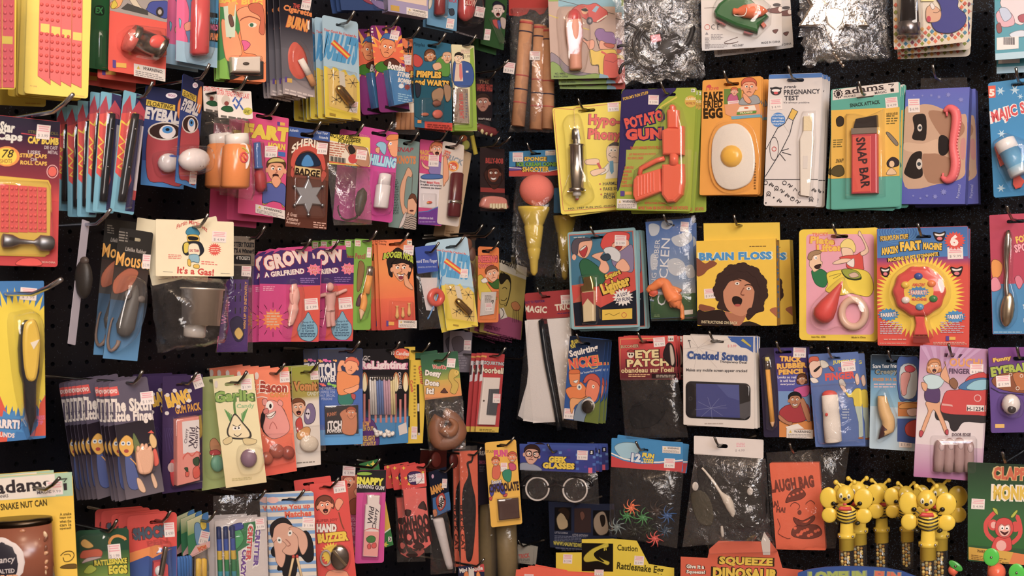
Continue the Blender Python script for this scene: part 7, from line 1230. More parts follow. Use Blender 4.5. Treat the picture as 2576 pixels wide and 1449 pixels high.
it.t('SNEEZING',905,450,205,72,'#e85a5c',0,b=.06,ol='#8a2030').t('POWDER',890,522,170,46,'#e8685c',0,b=.05,ol='#8a2030').b('#d8c02c',805,640,850,610,900,700,960,790,1000,860,850,880,815,760); head(it,960,605,62,'#efb08c','#8a4a24','frown',tilt=-14); it.b('#3a6a2c',915,680,960,690,1020,650,1030,740,970,745).b('#efe8e0',845,660,890,640,910,680,860,690).t('C E',865,992,50,34,'#3a2418')
it.part('powder_sachet','matte').prism('#d8d2cc',4,16,850,785,1000,780,975,1005,835,1025,bev=4).part('sachet_print','card',sub=True); it.free = True; it.zl(17); it.fine('#8a8480',880,815,960,890,6).cl('#4a4644',8,945,880,965,865,955,900); it.free = False; it.st(912,935,72,85,-3,'$ 1.49',z=20)
it.dome('blister',40,845,775,1010,770,985,1060,835,1060,taper=.95)
it = I('flower_squirt_pack','mustard and mauve card with a line drawn man smelling a flower','gag toy','B4','L',.085,(865,378,1318,560,1240,1288,868,1170),'#c0a84c',n=2,dn=.016,r=2,grp='flower squirt cards',back='mustard and mauve flower squirt card',jit=2)
it.p('#dcd4c0',1030,405,1318,545,1300,660,1035,560).t('adams',1120,480,190,70,'#3a3028',22,b=.03).p('#a84a74',1020,1000,1260,1080,1245,1290,868,1172,880,1090).b('#c0a84c',1030,620,1080,600,1130,650,1140,760,1110,880,1050,910,1025,850).cl('#2a241c',9,1040,600,1100,610,1145,680,1125,840,1080,920).b('#2a241c',1030,620,1060,595,1130,620,1145,700,1110,650,1060,700,1035,690).cl('#2a241c',7,1060,750,1085,735,1105,755).cl('#2a241c',7,1045,860,1080,870,1105,840).b('#c87a3c',1150,900,1200,880,1240,930,1220,970,1170,960)
for k in range(4): it.l('#2a241c',5,1170 + k * 18,960,1165 + k * 20,1090)
it.t('ASSORTMENT',960,1150,150,40,'#6a2a4c',14,b=.03).fine('#6a2a4c',900,1170,1220,1240,3,14).p('#efe6d8',1030,950,1070,940,1110,1040,1040,1060).cl('#2a241c',7,1040,945,1075,1000,1040,1050)
# ================================================================== LEFT WALL, fourth row
it = I('noise_pen_pack','blue and yellow burst card with a black and yellow noise pen','gag toy','B1','L',.15,(-150,440,254,462,290,1390,-170,1460),'#2474b8',n=0,r=3,hook=False)
it.star('#ecd41c',110,900,330,250,46,ry=1.25).p('#d8401c',-170,1080,0,1150,60,1300,40,1440,-170,1460).p('#d8401c',290,1120,240,1200,230,1330,180,1395,290,1390).star('#2f86c8',55,1320,110,70,10,ry=.8).t('FARRRT!',20,1318,200,58,'#ece4e4',3,b=.06,ol='#1c3a7a').t('SOUNDS',20,1385,130,26,'#efd8d0',5,b=.04).t('PRESS',240,1282,60,24,'#d86a9c',-4,b=.03).t('TIP',245,1312,32,22,'#d86a9c',-4,b=.03).st(172,530,100,75,5,'$ 3.99')
it.part('pen_barrel','plastic').lathe('#20222a',170,690,185,1385,[(0,20),(.06,52),(.25,66),(.45,60),(.55,42),(.85,34),(.9,18),(1,2)],zc=66,n=18).part('pen_panel','plastic').prism('#e8c21c',100,136,130,760,150,700,200,690,228,780,228,880,205,1040,150,1040,128,900,cur=True,bev=20).part('press_mark','plastic',sub=True).prism('#efe8d8',134,140,165,825,220,805,185,865)
it.dome('blister',150,60,700,120,640,230,640,260,800,230,1100,200,1390,170,1390,100,1100,cur=True,taper=.92)
Hh = at_wall(330 / 2.415 * .2,520 + 540 / 2.415,'L',.16)
hook(Hh,'L',.10,'shiny wire peg hook jutting out in front of the noise pen card',rad=.0026,col='#c8d0dc')
Hh = at_wall(95,292,'L',.17)
hook(Hh,'L',.07,'shiny pale wire peg hook above the cap bomb card',rad=.0024,col='#c8d0dc')
SF = (938,212,1362,190,1478,1222,1195,1288)
def sixth(dx,dy,sx,off,lb,hk,yw=None):
    q_ = [SF[0] + dx,SF[1] + dy,SF[0] + dx + (SF[2] - SF[0]) * sx,SF[3] + dy,SF[6] + dx - 60 * (1 - sx) + (SF[4] - SF[6]) * sx,SF[5] + dy,SF[6] + dx - 60 * (1 - sx),SF[7] + dy]
    it = I('rubber_hand_pack',lb,'gag toy','C1','L',off,q_,'#5c5468',r=6,grp='grey rubber hand cards',hook=hk,yaw=yw)
    Q = pts(q_)
    def V(u,v): return (Q[0] * (1 - u) + Q[1] * u) * (1 - v) + (Q[3] * (1 - u) + Q[2] * u) * v
    w_ = np.hypot(*(Q[1] - Q[0])); an = math.degrees(math.atan2(Q[1][1] - Q[0][1],Q[1][0] - Q[0][0]))
    it.band(.36,.62,'#241c26','#2c2430').band(.62,1,'#3a3240','#6a626c').p('#d8403c',*V(.03,.06),*V(.28,.05),*V(.29,.125),*V(.05,.135)).t('NOVO',*V(.16,.092),w_ * .18,36,'#efe6e0',an,b=.04)
    it.t('The Sixth',*V(.48,.215),w_ * .85,108,'#e6dcd4',an,b=.05).t('Little Finger',*V(.52,.325),w_ * .88,108,'#e6dcd4',an,b=.05)
    c = V(.2,.56); it.b('#4a5a94',*(c + (-w_ * .03,90)),*(c + (w_ * .1,80)),*(c + (w_ * .3,360)),*(c + (w_ * .05,370))).b('#e0a838',*(c + (-w_ * .15,-30)),*(c + (0,-100)),*(c + (w_ * .16,-40)),*(c + (w_ * .13,60)),*(c + (0,95)),*(c + (-w_ * .13,40)))
    for e_ in (-.07,.05): it.e('#d8dcdc',*(c + (w_ * e_,-25)),20).e('#2a4a7a',*(c + (w_ * e_,-25)),9)
    it.e('#a83a2c',*(c + (0,45)),22,17).cl('#d89a3c',9,*(c + (w_ * .08,110)),*(c + (w_ * .2,160)),*(c + (w_ * .26,210)))
    it.b('#6a7a48',*V(.4,.52),*V(.46,.46),*V(.58,.6),*V(.5,.7),*V(.4,.66)).b('#e0b878',*V(.82,.52),*V(.9,.48),*V(1,.54),*V(.97,.6),*V(.86,.6)).p('#d8402c',*V(.8,.47),*V(.9,.45),*V(.96,.48)).b('#d8503c',*V(.86,.64),*V(.96,.62),*V(1,.74),*V(.86,.76)).b('#dcb494',*V(.3,.84),*V(.42,.86),*V(.5,.95),*V(.42,.97),*V(.3,.93)).b('#dcb494',*V(.72,.84),*V(.8,.83),*V(.88,.93),*V(.78,.95))
    h0 = V(.62,.68)
    it.part('rubber_hand','rubber').prism('#e8b08c',4,60,*(h0 + (-75,-60)),*(h0 + (-20,-100)),*(h0 + (55,-90)),*(h0 + (85,-10)),*(h0 + (60,130)),*(h0 + (-40,145)),*(h0 + (-70,60)),cur=True,bev=22)
    it.part('knuckle','rubber',sub=True)
    for k in range(4): it.ball('#e8b08c',*(h0 + (-58 + k * 36,-78 - (k in (1,2)) * 22)),19,34,22,zc=42,n=8,m=6)
    it.dome('blister',85,*V(.42,.56),*V(.82,.55),*V(.9,.8),*V(.5,.84),taper=.9)
    return it
SFD = [(0,0,1.0,.20,'front grey rubber hand card with a cracked rubber hand'),(-58,2,.9,.185,'grey rubber hand card just behind the front one'),(-95,5,.85,.17,'grey rubber hand card, third back from the front hand card'),(-125,0,.8,.155,'grey rubber hand card, fourth back from the front hand card'),
       (-255,-18,.95,.14,'grey rubber hand card in the middle with half its lettering showing'),(-300,-12,.85,.12,'grey rubber hand card, first behind the middle hand card'),(-338,-8,.8,.105,'grey rubber hand card, second behind the middle hand card'),(-368,-4,.8,.09,'grey rubber hand card, third behind the middle hand card'),(-400,0,.75,.07,'grey rubber hand card, fourth behind the middle hand card'),(-440,5,.7,.05,'darkest grey rubber hand card next to the noise pen card')]
for k,(dx,dy,sx,off,lb) in enumerate(SFD):
    it = sixth(dx,dy,sx,off,lb,k == 0,yw=None if k == 0 else 50)
    if k == 0: it.st(1340,368,118,118,-6,'$ 1.99')
it = I('cherry_gum_pack','purple card with a cherry chewing gum pack','gag toy','C1','L',.15,(1480,170,1850,150,1842,1190,1480,1242),'#3c2858',slot=(1660,245,120,24),n=2,dn=.03,r=3,grp='purple gum cards',back='purple gum card',full=False)
it.t('BANG',1622,370,225,130,'#ecb81c',-16,b=.08,ol='#efe8dc',ob=.01).t('GUM PACK',1712,460,220,66,'#d89a24',-10,b=.04)
for x,y in ((1525,340),(1592,300),(1728,300),(1520,505),(1625,445)): it.e('#e4dcdc',x,y,20,18)
for k in range(6): it.l('#4a3870',5,1500 + k * 14,640,1520 + k * 30,860)
it.st(1800,215,90,125,-18,'$ 1.99').b('#e0c03c',1790,560,1830,540,1840,700,1810,720).b('#d8303c',1545,960,1590,940,1590,1150,1560,1140).e('#c8b0b0',1560,1000,34,44)
it.part('gum_pack','plastic').prism('#e88a7c',3,80,1600,560,1800,530,1808,1110,1600,1160,bev=12).part('gum_wrapper','card',sub=True); it.free = True; it.zl(81)
it.p('#e8e0e0',1640,580,1795,560,1800,850,1650,870).t('Wild',1730,720,170,50,'#4a3a4c',-86,b=.02).t('Cherry',1772,720,200,46,'#4a3a4c',-86,b=.02).t('Cherry',1680,710,130,34,'#4a3a4c',-86,b=.01).b('#d84a34',1740,1010,1790,980,1800,1070,1750,1090).b('#d84a34',1670,1040,1700,1030,1700,1070,1675,1075).b('#2a4a2c',1740,920,1790,900,1790,970,1750,970).b('#2a4a2c',1660,1000,1690,995,1690,1035).cl('#d8503c',10,1650,920,1690,860,1730,890,1770,850,1800,880); it.free = False
it.dome('blister',95,1575,540,1825,505,1835,1135,1575,1190,taper=.95)
it = I('green_candy_card','pale green candy card peeking out behind the garlic candy','candy','C2','L',.12,(415,255,720,245,720,1290,410,1362),'#a8bc74',n=0,r=1,hook=False)
it.band(.0,.3,'#b4c084','#a0b86a').b('#c88a5c',490,880,540,850,600,950,560,1010,500,980).b('#c82c34',490,970,560,960,590,1000,500,1010); it.part('green_candy','rubber').ball('#6aa88c',560,1090,60,80,40); it.dome('blister',90,470,960,660,940,660,1200,480,1230,cur=True,taper=.8)
it = I('garlic_candy_pack','cream garlic candy card with a smiling garlic bulb','candy','C2','L',.165,(495,260,892,256,1050,1280,660,1312),'#eadfae',slot=(700,325,140,34),n=0,r=1)
it.band(.55,1,'#eadfae','#e2cf9c').t('Garlic',720,450,370,105,'#8ab04c',-3,b=.05,ol='#4a6a2c',arc=10).t('Candy',830,542,160,50,'#9ac08c',-3,b=.03).cl('#5a8a3c',22,740,440,722,520,735,620)
for k in range(5): it.l('#5a9a4c',9,690,700,630 + k * 16,570 + k * 12).l('#5a9a4c',9,800,700,850 - k * 14,560 + k * 12)
it.b('#3a3430',728,612,808,700,880,790,865,850,700,850,652,790,680,700).b('#ecdcb0',730,625,800,705,865,790,850,840,705,838,665,790,690,700).b('#d8c48c',615,870,690,830,700,880,640,910).b('#d8c48c',810,850,930,860,920,900,830,910).e('#f6f0e4',728,752,22,20).e('#f6f0e4',768,750,20,20).e('#241c20',732,752,9).e('#241c20',766,750,9).cl('#3a2a2c',7,720,805,755,830,790,800).l('#3a2a2c',6,705,718,745,738).l('#3a2a2c',6,785,715,755,738).e('#dcd2c8',550,330,16,36).st(838,330,105,108,-3,'$ 1.99').fine('#c8b87c',700,1230,900,1260,2,-5)
it.part('purple_candy','rubber').ball('#8a6a80',860,1040,80,88,50,n=14); it.dome('blister',110,760,930,900,900,990,960,1010,1080,960,1180,800,1200,740,1080,cur=True,taper=.85)
it = I('bacon_candy_pack','orange bacon candy card with a laughing pink pig','candy','C2','L',.14,(885,190,1252,180,1312,1165,1030,1212),'#f0784c',n=5,dn=.02,r=1,grp='bacon candy cards',back='orange bacon candy card',full=False,hang=(1070,240),jit=.4)
it.band(.6,1,'#ec6a3c','#e8482a').t('Bacon',1100,360,260,110,'#a8301c',4,b=.05,ol='#f0dcc8').t('CANDY',1155,430,170,44,'#d88a34',0,b=.06)
for k in range(4): it.cl('#efdcd0',9,940,340 + k * 40,990,330 + k * 40,1040,345 + k * 40)
it.e('#241a1c',1100,680,130,170).b('#e8948c',1010,560,1040,490,1110,490,1180,550,1240,680,1250,770,1180,830,1080,850,1000,760,1020,640).b('#e8948c',990,480,1030,470,1040,520,1000,530).b('#e8948c',1150,480,1185,500,1180,540,1140,520).e('#f6f0ea',1060,535,36,44).e('#241c20',1068,540,12,22).b('#d87a74',1000,580,1040,560,1050,600,1010,615).b('#f4ece4',1030,630,1115,590,1100,640,1060,660).cl('#5a2024',7,1025,630,1075,640,1120,585).cl('#b85a54',7,1060,760,1090,690,1130,760).e('#dcd0c8',935,250,20,36).st(1205,260,95,105,-3,'$ 1.99')
it.part('candy_ball','plastic').ball('#a84a34',1130,970,72,70,50,n=14).part('candy_ball','plastic').ball('#9c4030',1240,985,62,66,50,n=14).part('candy_ball','plastic').ball('#b8583c',1040,1040,60,64,40,n=14); it.bag('bag',110,(960,810,1290,800,1320,1080,1010,1150),name='clear_pouch',crum=.5,ny=10)
it = I('onion_candy_pack','olive and white candy card with a screaming boy and purple onion','candy','C2','L',.13,(1255,155,1528,160,1552,1102,1312,1132),'#e4dcd2',slot=(1395,222,90,26),n=1,dn=.02,r=1,grp='onion candy cards',back='olive and white candy card',full=False)
it.band(0,.3,'#9aa030','#a89a44').band(.3,.36,'#a89a44','#e4dcd2').t('Vomit',1405,350,230,90,'#c8843c',0,b=.06,ol='#5a3a1c').t('CANDY',1475,420,105,36,'#c8c8b0',0,b=.04); head(it,1335,560,66,'#e8b08c','#7a4424','open',tilt=-5); it.b('#c8342c',1310,690,1360,650,1380,780,1330,800).b('#7a6a94',1390,640,1420,530,1470,520,1500,600,1480,690,1410,710).b('#d8d0dc',1400,620,1425,560,1450,600,1430,670).e('#241c24',1412,610,9).e('#241c24',1432,612,9).b('#d89a4c',1320,800,1400,740,1450,760,1420,850,1340,860).st(1490,245,78,85,-4,'$ 1.49').fine('#8a847c',1320,1075,1500,1095,1,-4)
it.part('white_candy','matte').ball('#dcd0bc',1440,900,90,80,40); it.bag('bag',100,(1300,740,1600,720,1620,970,1330,1010),name='clear_pouch',crum=.6,ny=9)
it = I('itch_powder_pack','blue itch powder card with a man scratching his back','gag toy','C3','L',.14,(92,160,552,160,576,1186,96,1192),'#2358b0',n=1,dn=.03,r=3,grp='itch powder cards',back='blue itch powder card',full=False,slot=(385,195,160,26))
it.band(0,.42,'#14162c','#1c2c6c').band(.84,1,'#3a96d8').t('iTCH',178,385,170,120,'#e8e2e0',-3,b=.06).t('POWDER',180,482,180,62,'#e8e2e0',-2,b=.05)
for k in range(16): it.e(['#e8504c','#e84a9c','#8ac83c','#e8a03c'][k % 4],95 + (k * 53) % 190,(250 + (k * 31) % 60) if k % 2 else (530 + (k * 17) % 30),9 + (k % 3) * 4)
for k,tx in enumerate(('THE PERFECT','SURPRISE FOR','THAT SPECIAL','PERSON!')): it.t(tx,180,588 + k * 36,175 if k < 3 else 115,28,'#a8b8dc',0,b=.01)
it.b('#1f7a6a',305,650,380,640,460,640,450,750,320,755).b('#e8822c',300,640,285,500,300,400,360,400,440,440,520,450,525,530,480,600,380,650).b('#f09a64',290,390,320,290,370,290,360,330,330,350,340,400).b('#f09a64',360,600,450,570,520,540,510,600,420,640); head(it,440,350,72,'#f09a64','#d8501c','frown',tilt=15,eyes=False); it.b('#b83a3c',440,640,485,650,480,700,450,690).st(440,312,115,118,3,'$ 1.99')
it.part('powder_packet','card').prism('#2a2428',3,18,155,775,515,762,520,1065,165,1078,bev=2).part('packet_print','card',sub=True); it.free = True; it.zl(19)
it.t('iTCH',265,975,140,80,'#e8e2e0',-2,b=.06).t('POWDER',262,1038,145,36,'#e8e2e0',-2,b=.05).b('#c8784c',320,850,400,800,490,820,490,1060,350,1060,345,930); head(it,440,850,50,'#d88454','#a8441c','frown'); it.t('FUNNY',235,858,100,36,'#b86a3c',-8,b=.04); it.free = False
it.dome('blister',34,145,755,528,745,535,1085,155,1098,taper=.98)
it = I('relighting_candle_pack','black and blue card with twelve spiral birthday candles','party candles','C3','L',.115,(535,165,1078,155,1038,1175,565,1198),'#1c1a20',n=1,dn=.015,r=5,grp='candle cards',back='black and blue candle card',hang=(820,190))
it.band(.62,1,'#20242c','#2f8ac4').band(.72,1,'#2a84c0').e('#e0502c',980,215,85,60).t('10 Candles',965,208,180,40,'#ece4dc',3,b=.03).t('FOR ALL AGES',985,250,140,24,'#e8a83c',3,b=.03).t('MAGIC',575,258,130,48,'#d8d0d0',3,b=.02).t('ReLighting',785,345,490,110,'#f0dce0',0,b=.06,ol='#c86a94').t('CANDLES',962,500,175,30,'#d8d0d0',88,b=.02).b('#5a2c7c',570,920,640,905,700,970,740,1120,720,1200,570,1200).t('BLOW',595,965,75,50,'#e8a83c',-3,b=.06).t('EM OUT',620,1015,110,42,'#d8b04c',-2,b=.05).t('RELIGHT',630,1118,130,50,'#d8b04c',-2,b=.05).t('INSTANTLY!',625,1175,150,40,'#d8b04c',-2,b=.05)
for x in (582,920,1022): it.e('#c8702c',x,510,34,100).b('#f6e8b8',x,420,x + 22,500,x + 24,580,x,620,x - 24,580,x - 22,500)
for x in (580,635,700,755,815,868,915,965,1018): it.l('#c87a74',22,x,640 if x in (580,915,1018) else 700,x,950)
it.st(990,1020,95,130,-8,'')if False else it.p('#d8d0cc',940,985,1028,945,1040,1060,955,1088)
cn_ = ['#d8d2cc','#5a7ab8','#c89cb0','#e0cf94']
for k in range(11):
    x = 650 + k * 25; it.part('candle','wood').lathe(cn_[min(3,k // 3)],x,490 + (k % 2) * 12,x + 12,865,[(0,8),(.02,12),(1,12)],zc=14,n=8).part('wick','matte',sub=True).tube('#e8e0d0',3,x,490,x,462,z=14,n=5)
it.part('candle_holder','plastic')
for k in range(10): it.lathe('#ece6de',680 + (k * 43) % 210,1010 + (k * 29) % 70,720 + (k * 43) % 210,1060 + (k * 17) % 50,[(0,14),(.5,16),(.6,24),(1,22)],zc=26,n=8)
it.dome('blister',45,625,440,930,440,925,870,920,1110,660,1120,640,870,taper=.96)
it = I('comb_box','narrow yellow box with a black comb knife picture and hang tab','gag toy','C3','L',.12,(1075,285,1270,278,1192,1165,1042,1182),'#ecc81c',base='box',thick=.02,n=0,r=1,hang=(1140,200),yaw=40)
it.t('Comb',1200,440,190,55,'#d8402c',82,b=.04,sh=.2).t('Comb',1090,560,120,30,'#d8402c',84,b=.04).fine('#a88a24',1110,330,1135,900,16).fine('#a88a24',1230,380,1245,950,16).l('#1c1a1c',26,1155,540,1160,760,1165,1080).l('#d8d0c8',20,1160,745,1160,830).l('#d8d0c8',20,1165,1060,1167,1085).st(1115,1060,62,135,3,'$ 1.99').l('#1c1a1c',14,1062,880,1060,1000)
it.part('hang_tab','card').prism('#e8c41c',-70,-66,1050,142,1165,140,1165,285,1070,290)
it = I('dog_mess_bag','green to orange header over a bag with a brown rubber poop coil','gag toy','C3','L',.145,(1165,205,1556,215,1655,672,1245,692),'#3a7a44',base='header_card',n=1,dn=.04,slot=(1355,295,70,40),grp='dog mess bags',back='green headed dog mess bag',full=False,jit=2)
it.band(0,.35,'#145034','#2c6a3c').band(.35,.6,'#3a7a44','#a8a83c').band(.6,1,'#c8a83c','#e0863c').t('WoofOs',1385,355,145,44,'#c83a34',3,b=.05,ol='#e8dcc8').t('Doggy',1318,430,170,78,'#ece4dc',5,b=.06,ol='#4a4038').t('Done',1308,525,150,66,'#ece4dc',5,b=.06,ol='#4a4038').t('It!',1288,612,80,66,'#ece4dc',3,b=.06,ol='#4a4038').b('#c8a83c',1480,470,1510,380,1580,390,1590,440,1540,480,1590,540,1560,640,1500,620,1520,550).e('#d8b84c',1570,415,26,26).e('#2a241c',1570,408,5).b('#5a2c1c',1400,630,1420,600,1440,580,1460,610,1475,632).st(1512,310,90,98,5,'$ 1.99')
it.part('rubber_coil','rubber').tube('#8a5638',[70,85,88,88,85,80,60],1400,890,1360,1000,1390,1150,1520,1140,1600,1050,1540,920,1440,850,z=80,n=14).tube('#96603e',[70,60,40,14],1420,1000,1500,1040,1540,960,1470,900,z=[140,170,190,210],n=12)
it.bag('crinkle',210,(1245,690,1652,672,1690,1240,1290,1260),crum=1.0,ragged=4)
it = I('grey_print_bag','grey printed bag hanging low behind the bullet card','gag toy','C3','L',.06,(1500,-30,1735,-20,1725,420,1480,400),'#7c7480',n=1,dn=.02,r=1,hook=False,grp='grey printed bags',back='grey printed bag',jit=3)
it.st(1685,122,75,108,3,'$ 1.49').b('#5a525c',1520,60,1620,30,1660,150,1560,200).fine('#9a929c',1520,220,1680,380,6)
it = I('doorbell_pack','red shocking doorbell card with a white plate and grey button','gag toy','C3','L',.13,(1815,195,2105,222,2000,1060,1795,1048),'#b8242a',slot=(1955,245,90,24),n=2,dn=.014,r=2,grp='doorbell cards',back='red doorbell card',full=False)
it.t('Phoney',1855,240,75,32,'#e8c04c',6,b=.03).t('SQUIRTING',1975,318,220,44,'#c8c8cc',4,b=.04,ol='#3a2024').t('Doorbell',1945,390,255,66,'#ece0c4',4,b=.04,ol='#4a1414').p('#d0ccd0',1810,280,1862,285,1845,500,1785,520).p('#3a3438',1815,330,1845,330,1838,430,1808,440).b('#c0ccd4',1745,720,1765,640,1785,800,1760,840).band(.93,1,'#d8b83c').fine('#7a6414',1815,1015,1980,1045,2,2)
it.part('doorbell_plate','plastic').prism('#e2d8d0',3,40,1862,465,2040,470,1985,975,1805,970,bev=10).part('bell_button','plastic').prism('#55575c',38,62,1912,590,2020,588,1985,870,1885,862,bev=12).part('screw','metal').ball('#5a4c40',1856,715,9,zc=42); it.st(1965,685,78,98,3,'$ 3.99',z=66)

# ================================================================== LEFT WALL, bottom row
it = I('snake_nut_can_pack','yellow and mint card with a printed can of mixed nuts','gag toy','D1','L',.17,(-260,250,860,178,975,1640,-200,1700),'#f0c41c',n=1,dn=.03,r=14,grp='snake nut can cards',back='yellow and mint nut can card',full=False,hang=(420,390),hookext=.05)
it.band(0,.2,'#a8ccb0').band(.88,1,'#b8d4b4').p('#e8e0d4',-240,280,665,205,680,470,-240,545).t('adams',280,345,640,150,'#332c30',-5,b=.03).t('PRANKS',20,478,160,36,'#5a5058',-6).t('MAGIC',540,425,170,36,'#5a5058',-6).p('#332c30',770,320,815,315,820,400,780,405).l('#332c30',16,720,270,820,262,780,300).t('SNAKE NUT CAN',290,580,550,75,'#4a3a10',-6,b=.03).st(665,375,200,165,-3,'$ 9.99')
for k,tx in enumerate(('A snake','leaps out','when the','can is','opened!')): it.t(tx,800,692 + k * 44,135,34,'#6a5414',-4)
it.cl('#5a4414',10,740,1200,800,1150,880,1150,905,1200,860,1260,790,1270,770,1220).cl('#5a4414',9,780,1190,840,1180,860,1210).b('#6a5018',740,1350,800,1310,920,1300,940,1350)
it.part('nut_can','metal').lathe('#3a3026',200,760,250,1640,[(0,200),(0,425),(.05,432),(.08,415),(1,415)],zc=215,n=40,flat=.5).part('can_wrap','plastic').lathe('#8a4a30',205,830,252,1640,[(0,418),(1,418)],zc=215,n=40,flat=.5)
it.part('oval_label','card').ball('#dcd2d0',130,1230,240,310,30,zc=410,n=26).ball('#2a2632',115,1240,210,275,32,zc=415,n=26)
it.part('label_lettering','card',sub=True); it.free = True; it.zl(449); it.t('Fancy',150,1200,220,95,'#d8d0d0',-6,b=.01,sh=.2).t('SALTED',150,1325,210,48,'#c8c0c0',-4,b=.03).t('MIXED',165,1415,270,80,'#e0a070',-3,b=.05).t('NUTS',165,1500,220,70,'#e0a070',-3,b=.05); it.free = False
it.part('printed_nut','plastic')
for k in range(22): it.ball(['#b87850','#d8b890','#7a4630','#c89468'][k % 4],330 + (k * 83) % 250,860 + (k * 131) % 560,46,24,12,zc=408 - ((330 + (k * 83) % 250) - 330) * .35,rot=k * 47,n=8,m=6)
it = I('rattlesnake_eggs_pack','green snake card reading rattlesnake eggs','gag toy','D1','L',.15,(930,900,1560,860,1600,1620,950,1650),'#1f4a34',n=0,r=8)
it.band(.35,.8,'#2a5a34','#7a9a3c').b('#c8522c',980,1230,1000,1150,1080,1130,1200,1120,1250,1160,1220,1220,1100,1230).b('#d8a84c',985,1040,1040,1000,1140,1080,1080,1110,1010,1090).cl('#d88a2c',34,1340,1060,1370,980,1450,960,1530,1010).b('#c8b0b0',1000,1290,1060,1230,1180,1215,1240,1220,1080,1270).b('#a8b83c',1020,1400,1100,1310,1180,1360,1100,1420).t('RATTLESNAKE',1350,1275,400,70,'#d8cc2c',-5,b=.06,ol='#2a2c10').t('EGGS',1440,1368,230,110,'#d8cc2c',-3,b=.07,ol='#2a2c10').st(1395,1155,155,190,-5,'$ 1.99')
it.rdome('blister',90,960,930,1330,1300,60,sk=-20)
it = I('shock_pen_pack','red shock card with a lightning bolt and a red box','gag toy','D2','L',.15,(-290,730,310,655,320,1560,-290,1600),'#d8301e',n=4,dn=.018,r=10,grp='red shock cards',back='red shock card',full=False,slot=(60,790,150,40),jit=.5)
it.band(.34,1,'#2a3f8c','#2f5ca0').p('#d8301e',-285,1000,310,920,312,1080,100,1120,-280,1180).t('SHOCK',-10,920,420,150,'#4a5c6c',-7,b=.08,ol='#7a2018').t('PEN',80,1035,240,60,'#b8281c',-10,b=.05).p('#e8862c',-270,1170,60,1070,120,1080,60,1180,260,1110,20,1230,-40,1200,-270,1290).st(222,885,125,175,-4,'$ 4.99')
it.part('shock_box','card').prism('#c82c34',4,120,30,1280,140,1260,200,1310,210,1560,20,1560,bev=4).part('white_ball','plastic').ball('#dce0e4',100,1380,60,66,40,zc=120).part('silver_pen','metal').tube('#a8a49c',[30,34,34],170,1080,140,1250,110,1420,z=150,n=12)
it.dome('blister',190,0,1060,240,1040,260,1560,-20,1560,taper=.95)
it = I('balloon_whistle_pack','small bright cartoon header over long blue balloons','toy','D2','L',.14,(435,770,700,670,718,1095,465,1245),'#3a8a5c',base='header_card',n=2,dn=.016,grp='blue balloon packs',back='cartoon headed blue balloon pack',full=False,jit=.8,hang=(610,790))
it.band(0,.4,'#d8d8b0','#8ab06c').b('#2f7ac0',620,720,705,690,715,1000,650,1000).b('#6a9cc8',530,820,580,800,640,900,620,1040,560,1080,530,950).b('#e8cf3c',600,800,660,770,670,860,620,880).p('#e8b8b8',465,1200,540,1080,716,1020,716,1100,468,1240).t('WOW!',620,1110,110,60,'#d8302c',-18,b=.06,ol='#e8c83c').st(645,985,110,165,14,'$ 1.99')
for k in range(5): it.part('balloon','rubber').lathe('#1f6ab8',340 + k * 34,1210 - k * 4,355 + k * 32,1560,[(0,10),(.04,20),(.1,26),(1,26)],zc=30,n=10)
for k in range(2): it.part('balloon','rubber').lathe('#e0b41c',580 + k * 60,1230,580 + k * 60,1560,[(0,12),(.05,30),(1,34)],zc=40,n=10)
it.bag('bag',80,(455,1230,720,1095,740,1560,320,1570),crum=.6,ny=9)
it = I('crazy_pencil_bag','clear bag of striped pencils with rotated bubble lettering','toy','D2','L',.145,(780,800,1400,700,1440,1600,800,1620),'#cfc6c4',n=2,dn=.02,r=2,grp='crazy pencil bags',back='clear bag of striped pencils',full=False,hang=(1220,530),jit=.6)
it.p('#2f7a4c',970,830,1280,780,1300,1000,1060,1150,1080,1449,960,1449).b('#3a9a5c',990,900,1080,880,1130,1000,1040,1120,980,1080).b('#2a3c94',960,840,1100,800,1120,870,970,900).b('#d8b83c',990,1180,1030,1160,1040,1240,1000,1250)
for s_,x,y,w_,c_ in (('CRAZY',1130,1290,330,'#6a3a94'),('CRITTER',1200,1050,430,'#c83a3c'),('CRITTER',1290,1100,470,'#6a4a9c')): it.t(s_,x,y,w_,62,c_,94,b=.06,ol='#e8e4e0',ob=.08)
it.st(1325,810,110,135,-6,'$ 1.99',z=30)
for k in range(3):
    it.part('striped_pencil','wood').lathe(['#1c2c5c','#1c2c5c','#2a4a9c','#2a4a9c','#c8a82c','#c8a82c','#2c7a4c','#2c7a4c','#2a8a9c','#2a8a9c'],825 + k * 82,850 + k * -6,850 + k * 84,1560,[(0,30),(.2,32),(.21,32),(.4,32),(.41,32),(.55,32),(.56,32),(.75,32),(.76,32),(1,32)],zc=34,n=8)
it.bag('bag',80,(760,480,1420,440,1450,1590,780,1610),crum=.9,nx=15)
it = I('match_gag_pack','blue striped card with a man rubbing his eyes over matches','gag toy','D2','L',.155,(1410,440,1968,415,2035,1600,1452,1620),'#dcd4c8',slot=(1690,525,200,40),n=1,dn=.012,r=8,grp='striped match cards',back='blue striped match card',drop=.0)
for k in range(13): it.q('#6f9cd0',1405,452 + k * 92,2040,492 + k * 92,-22)
it.t('Wake You up',1695,618,460,72,'#d8502c',-5,b=.05).t('Matches',1792,690,300,70,'#d8502c',-4,b=.05).e('#e8b8b0',1488,522,70,38).fine('#7a8094',1800,455,1935,475,1)
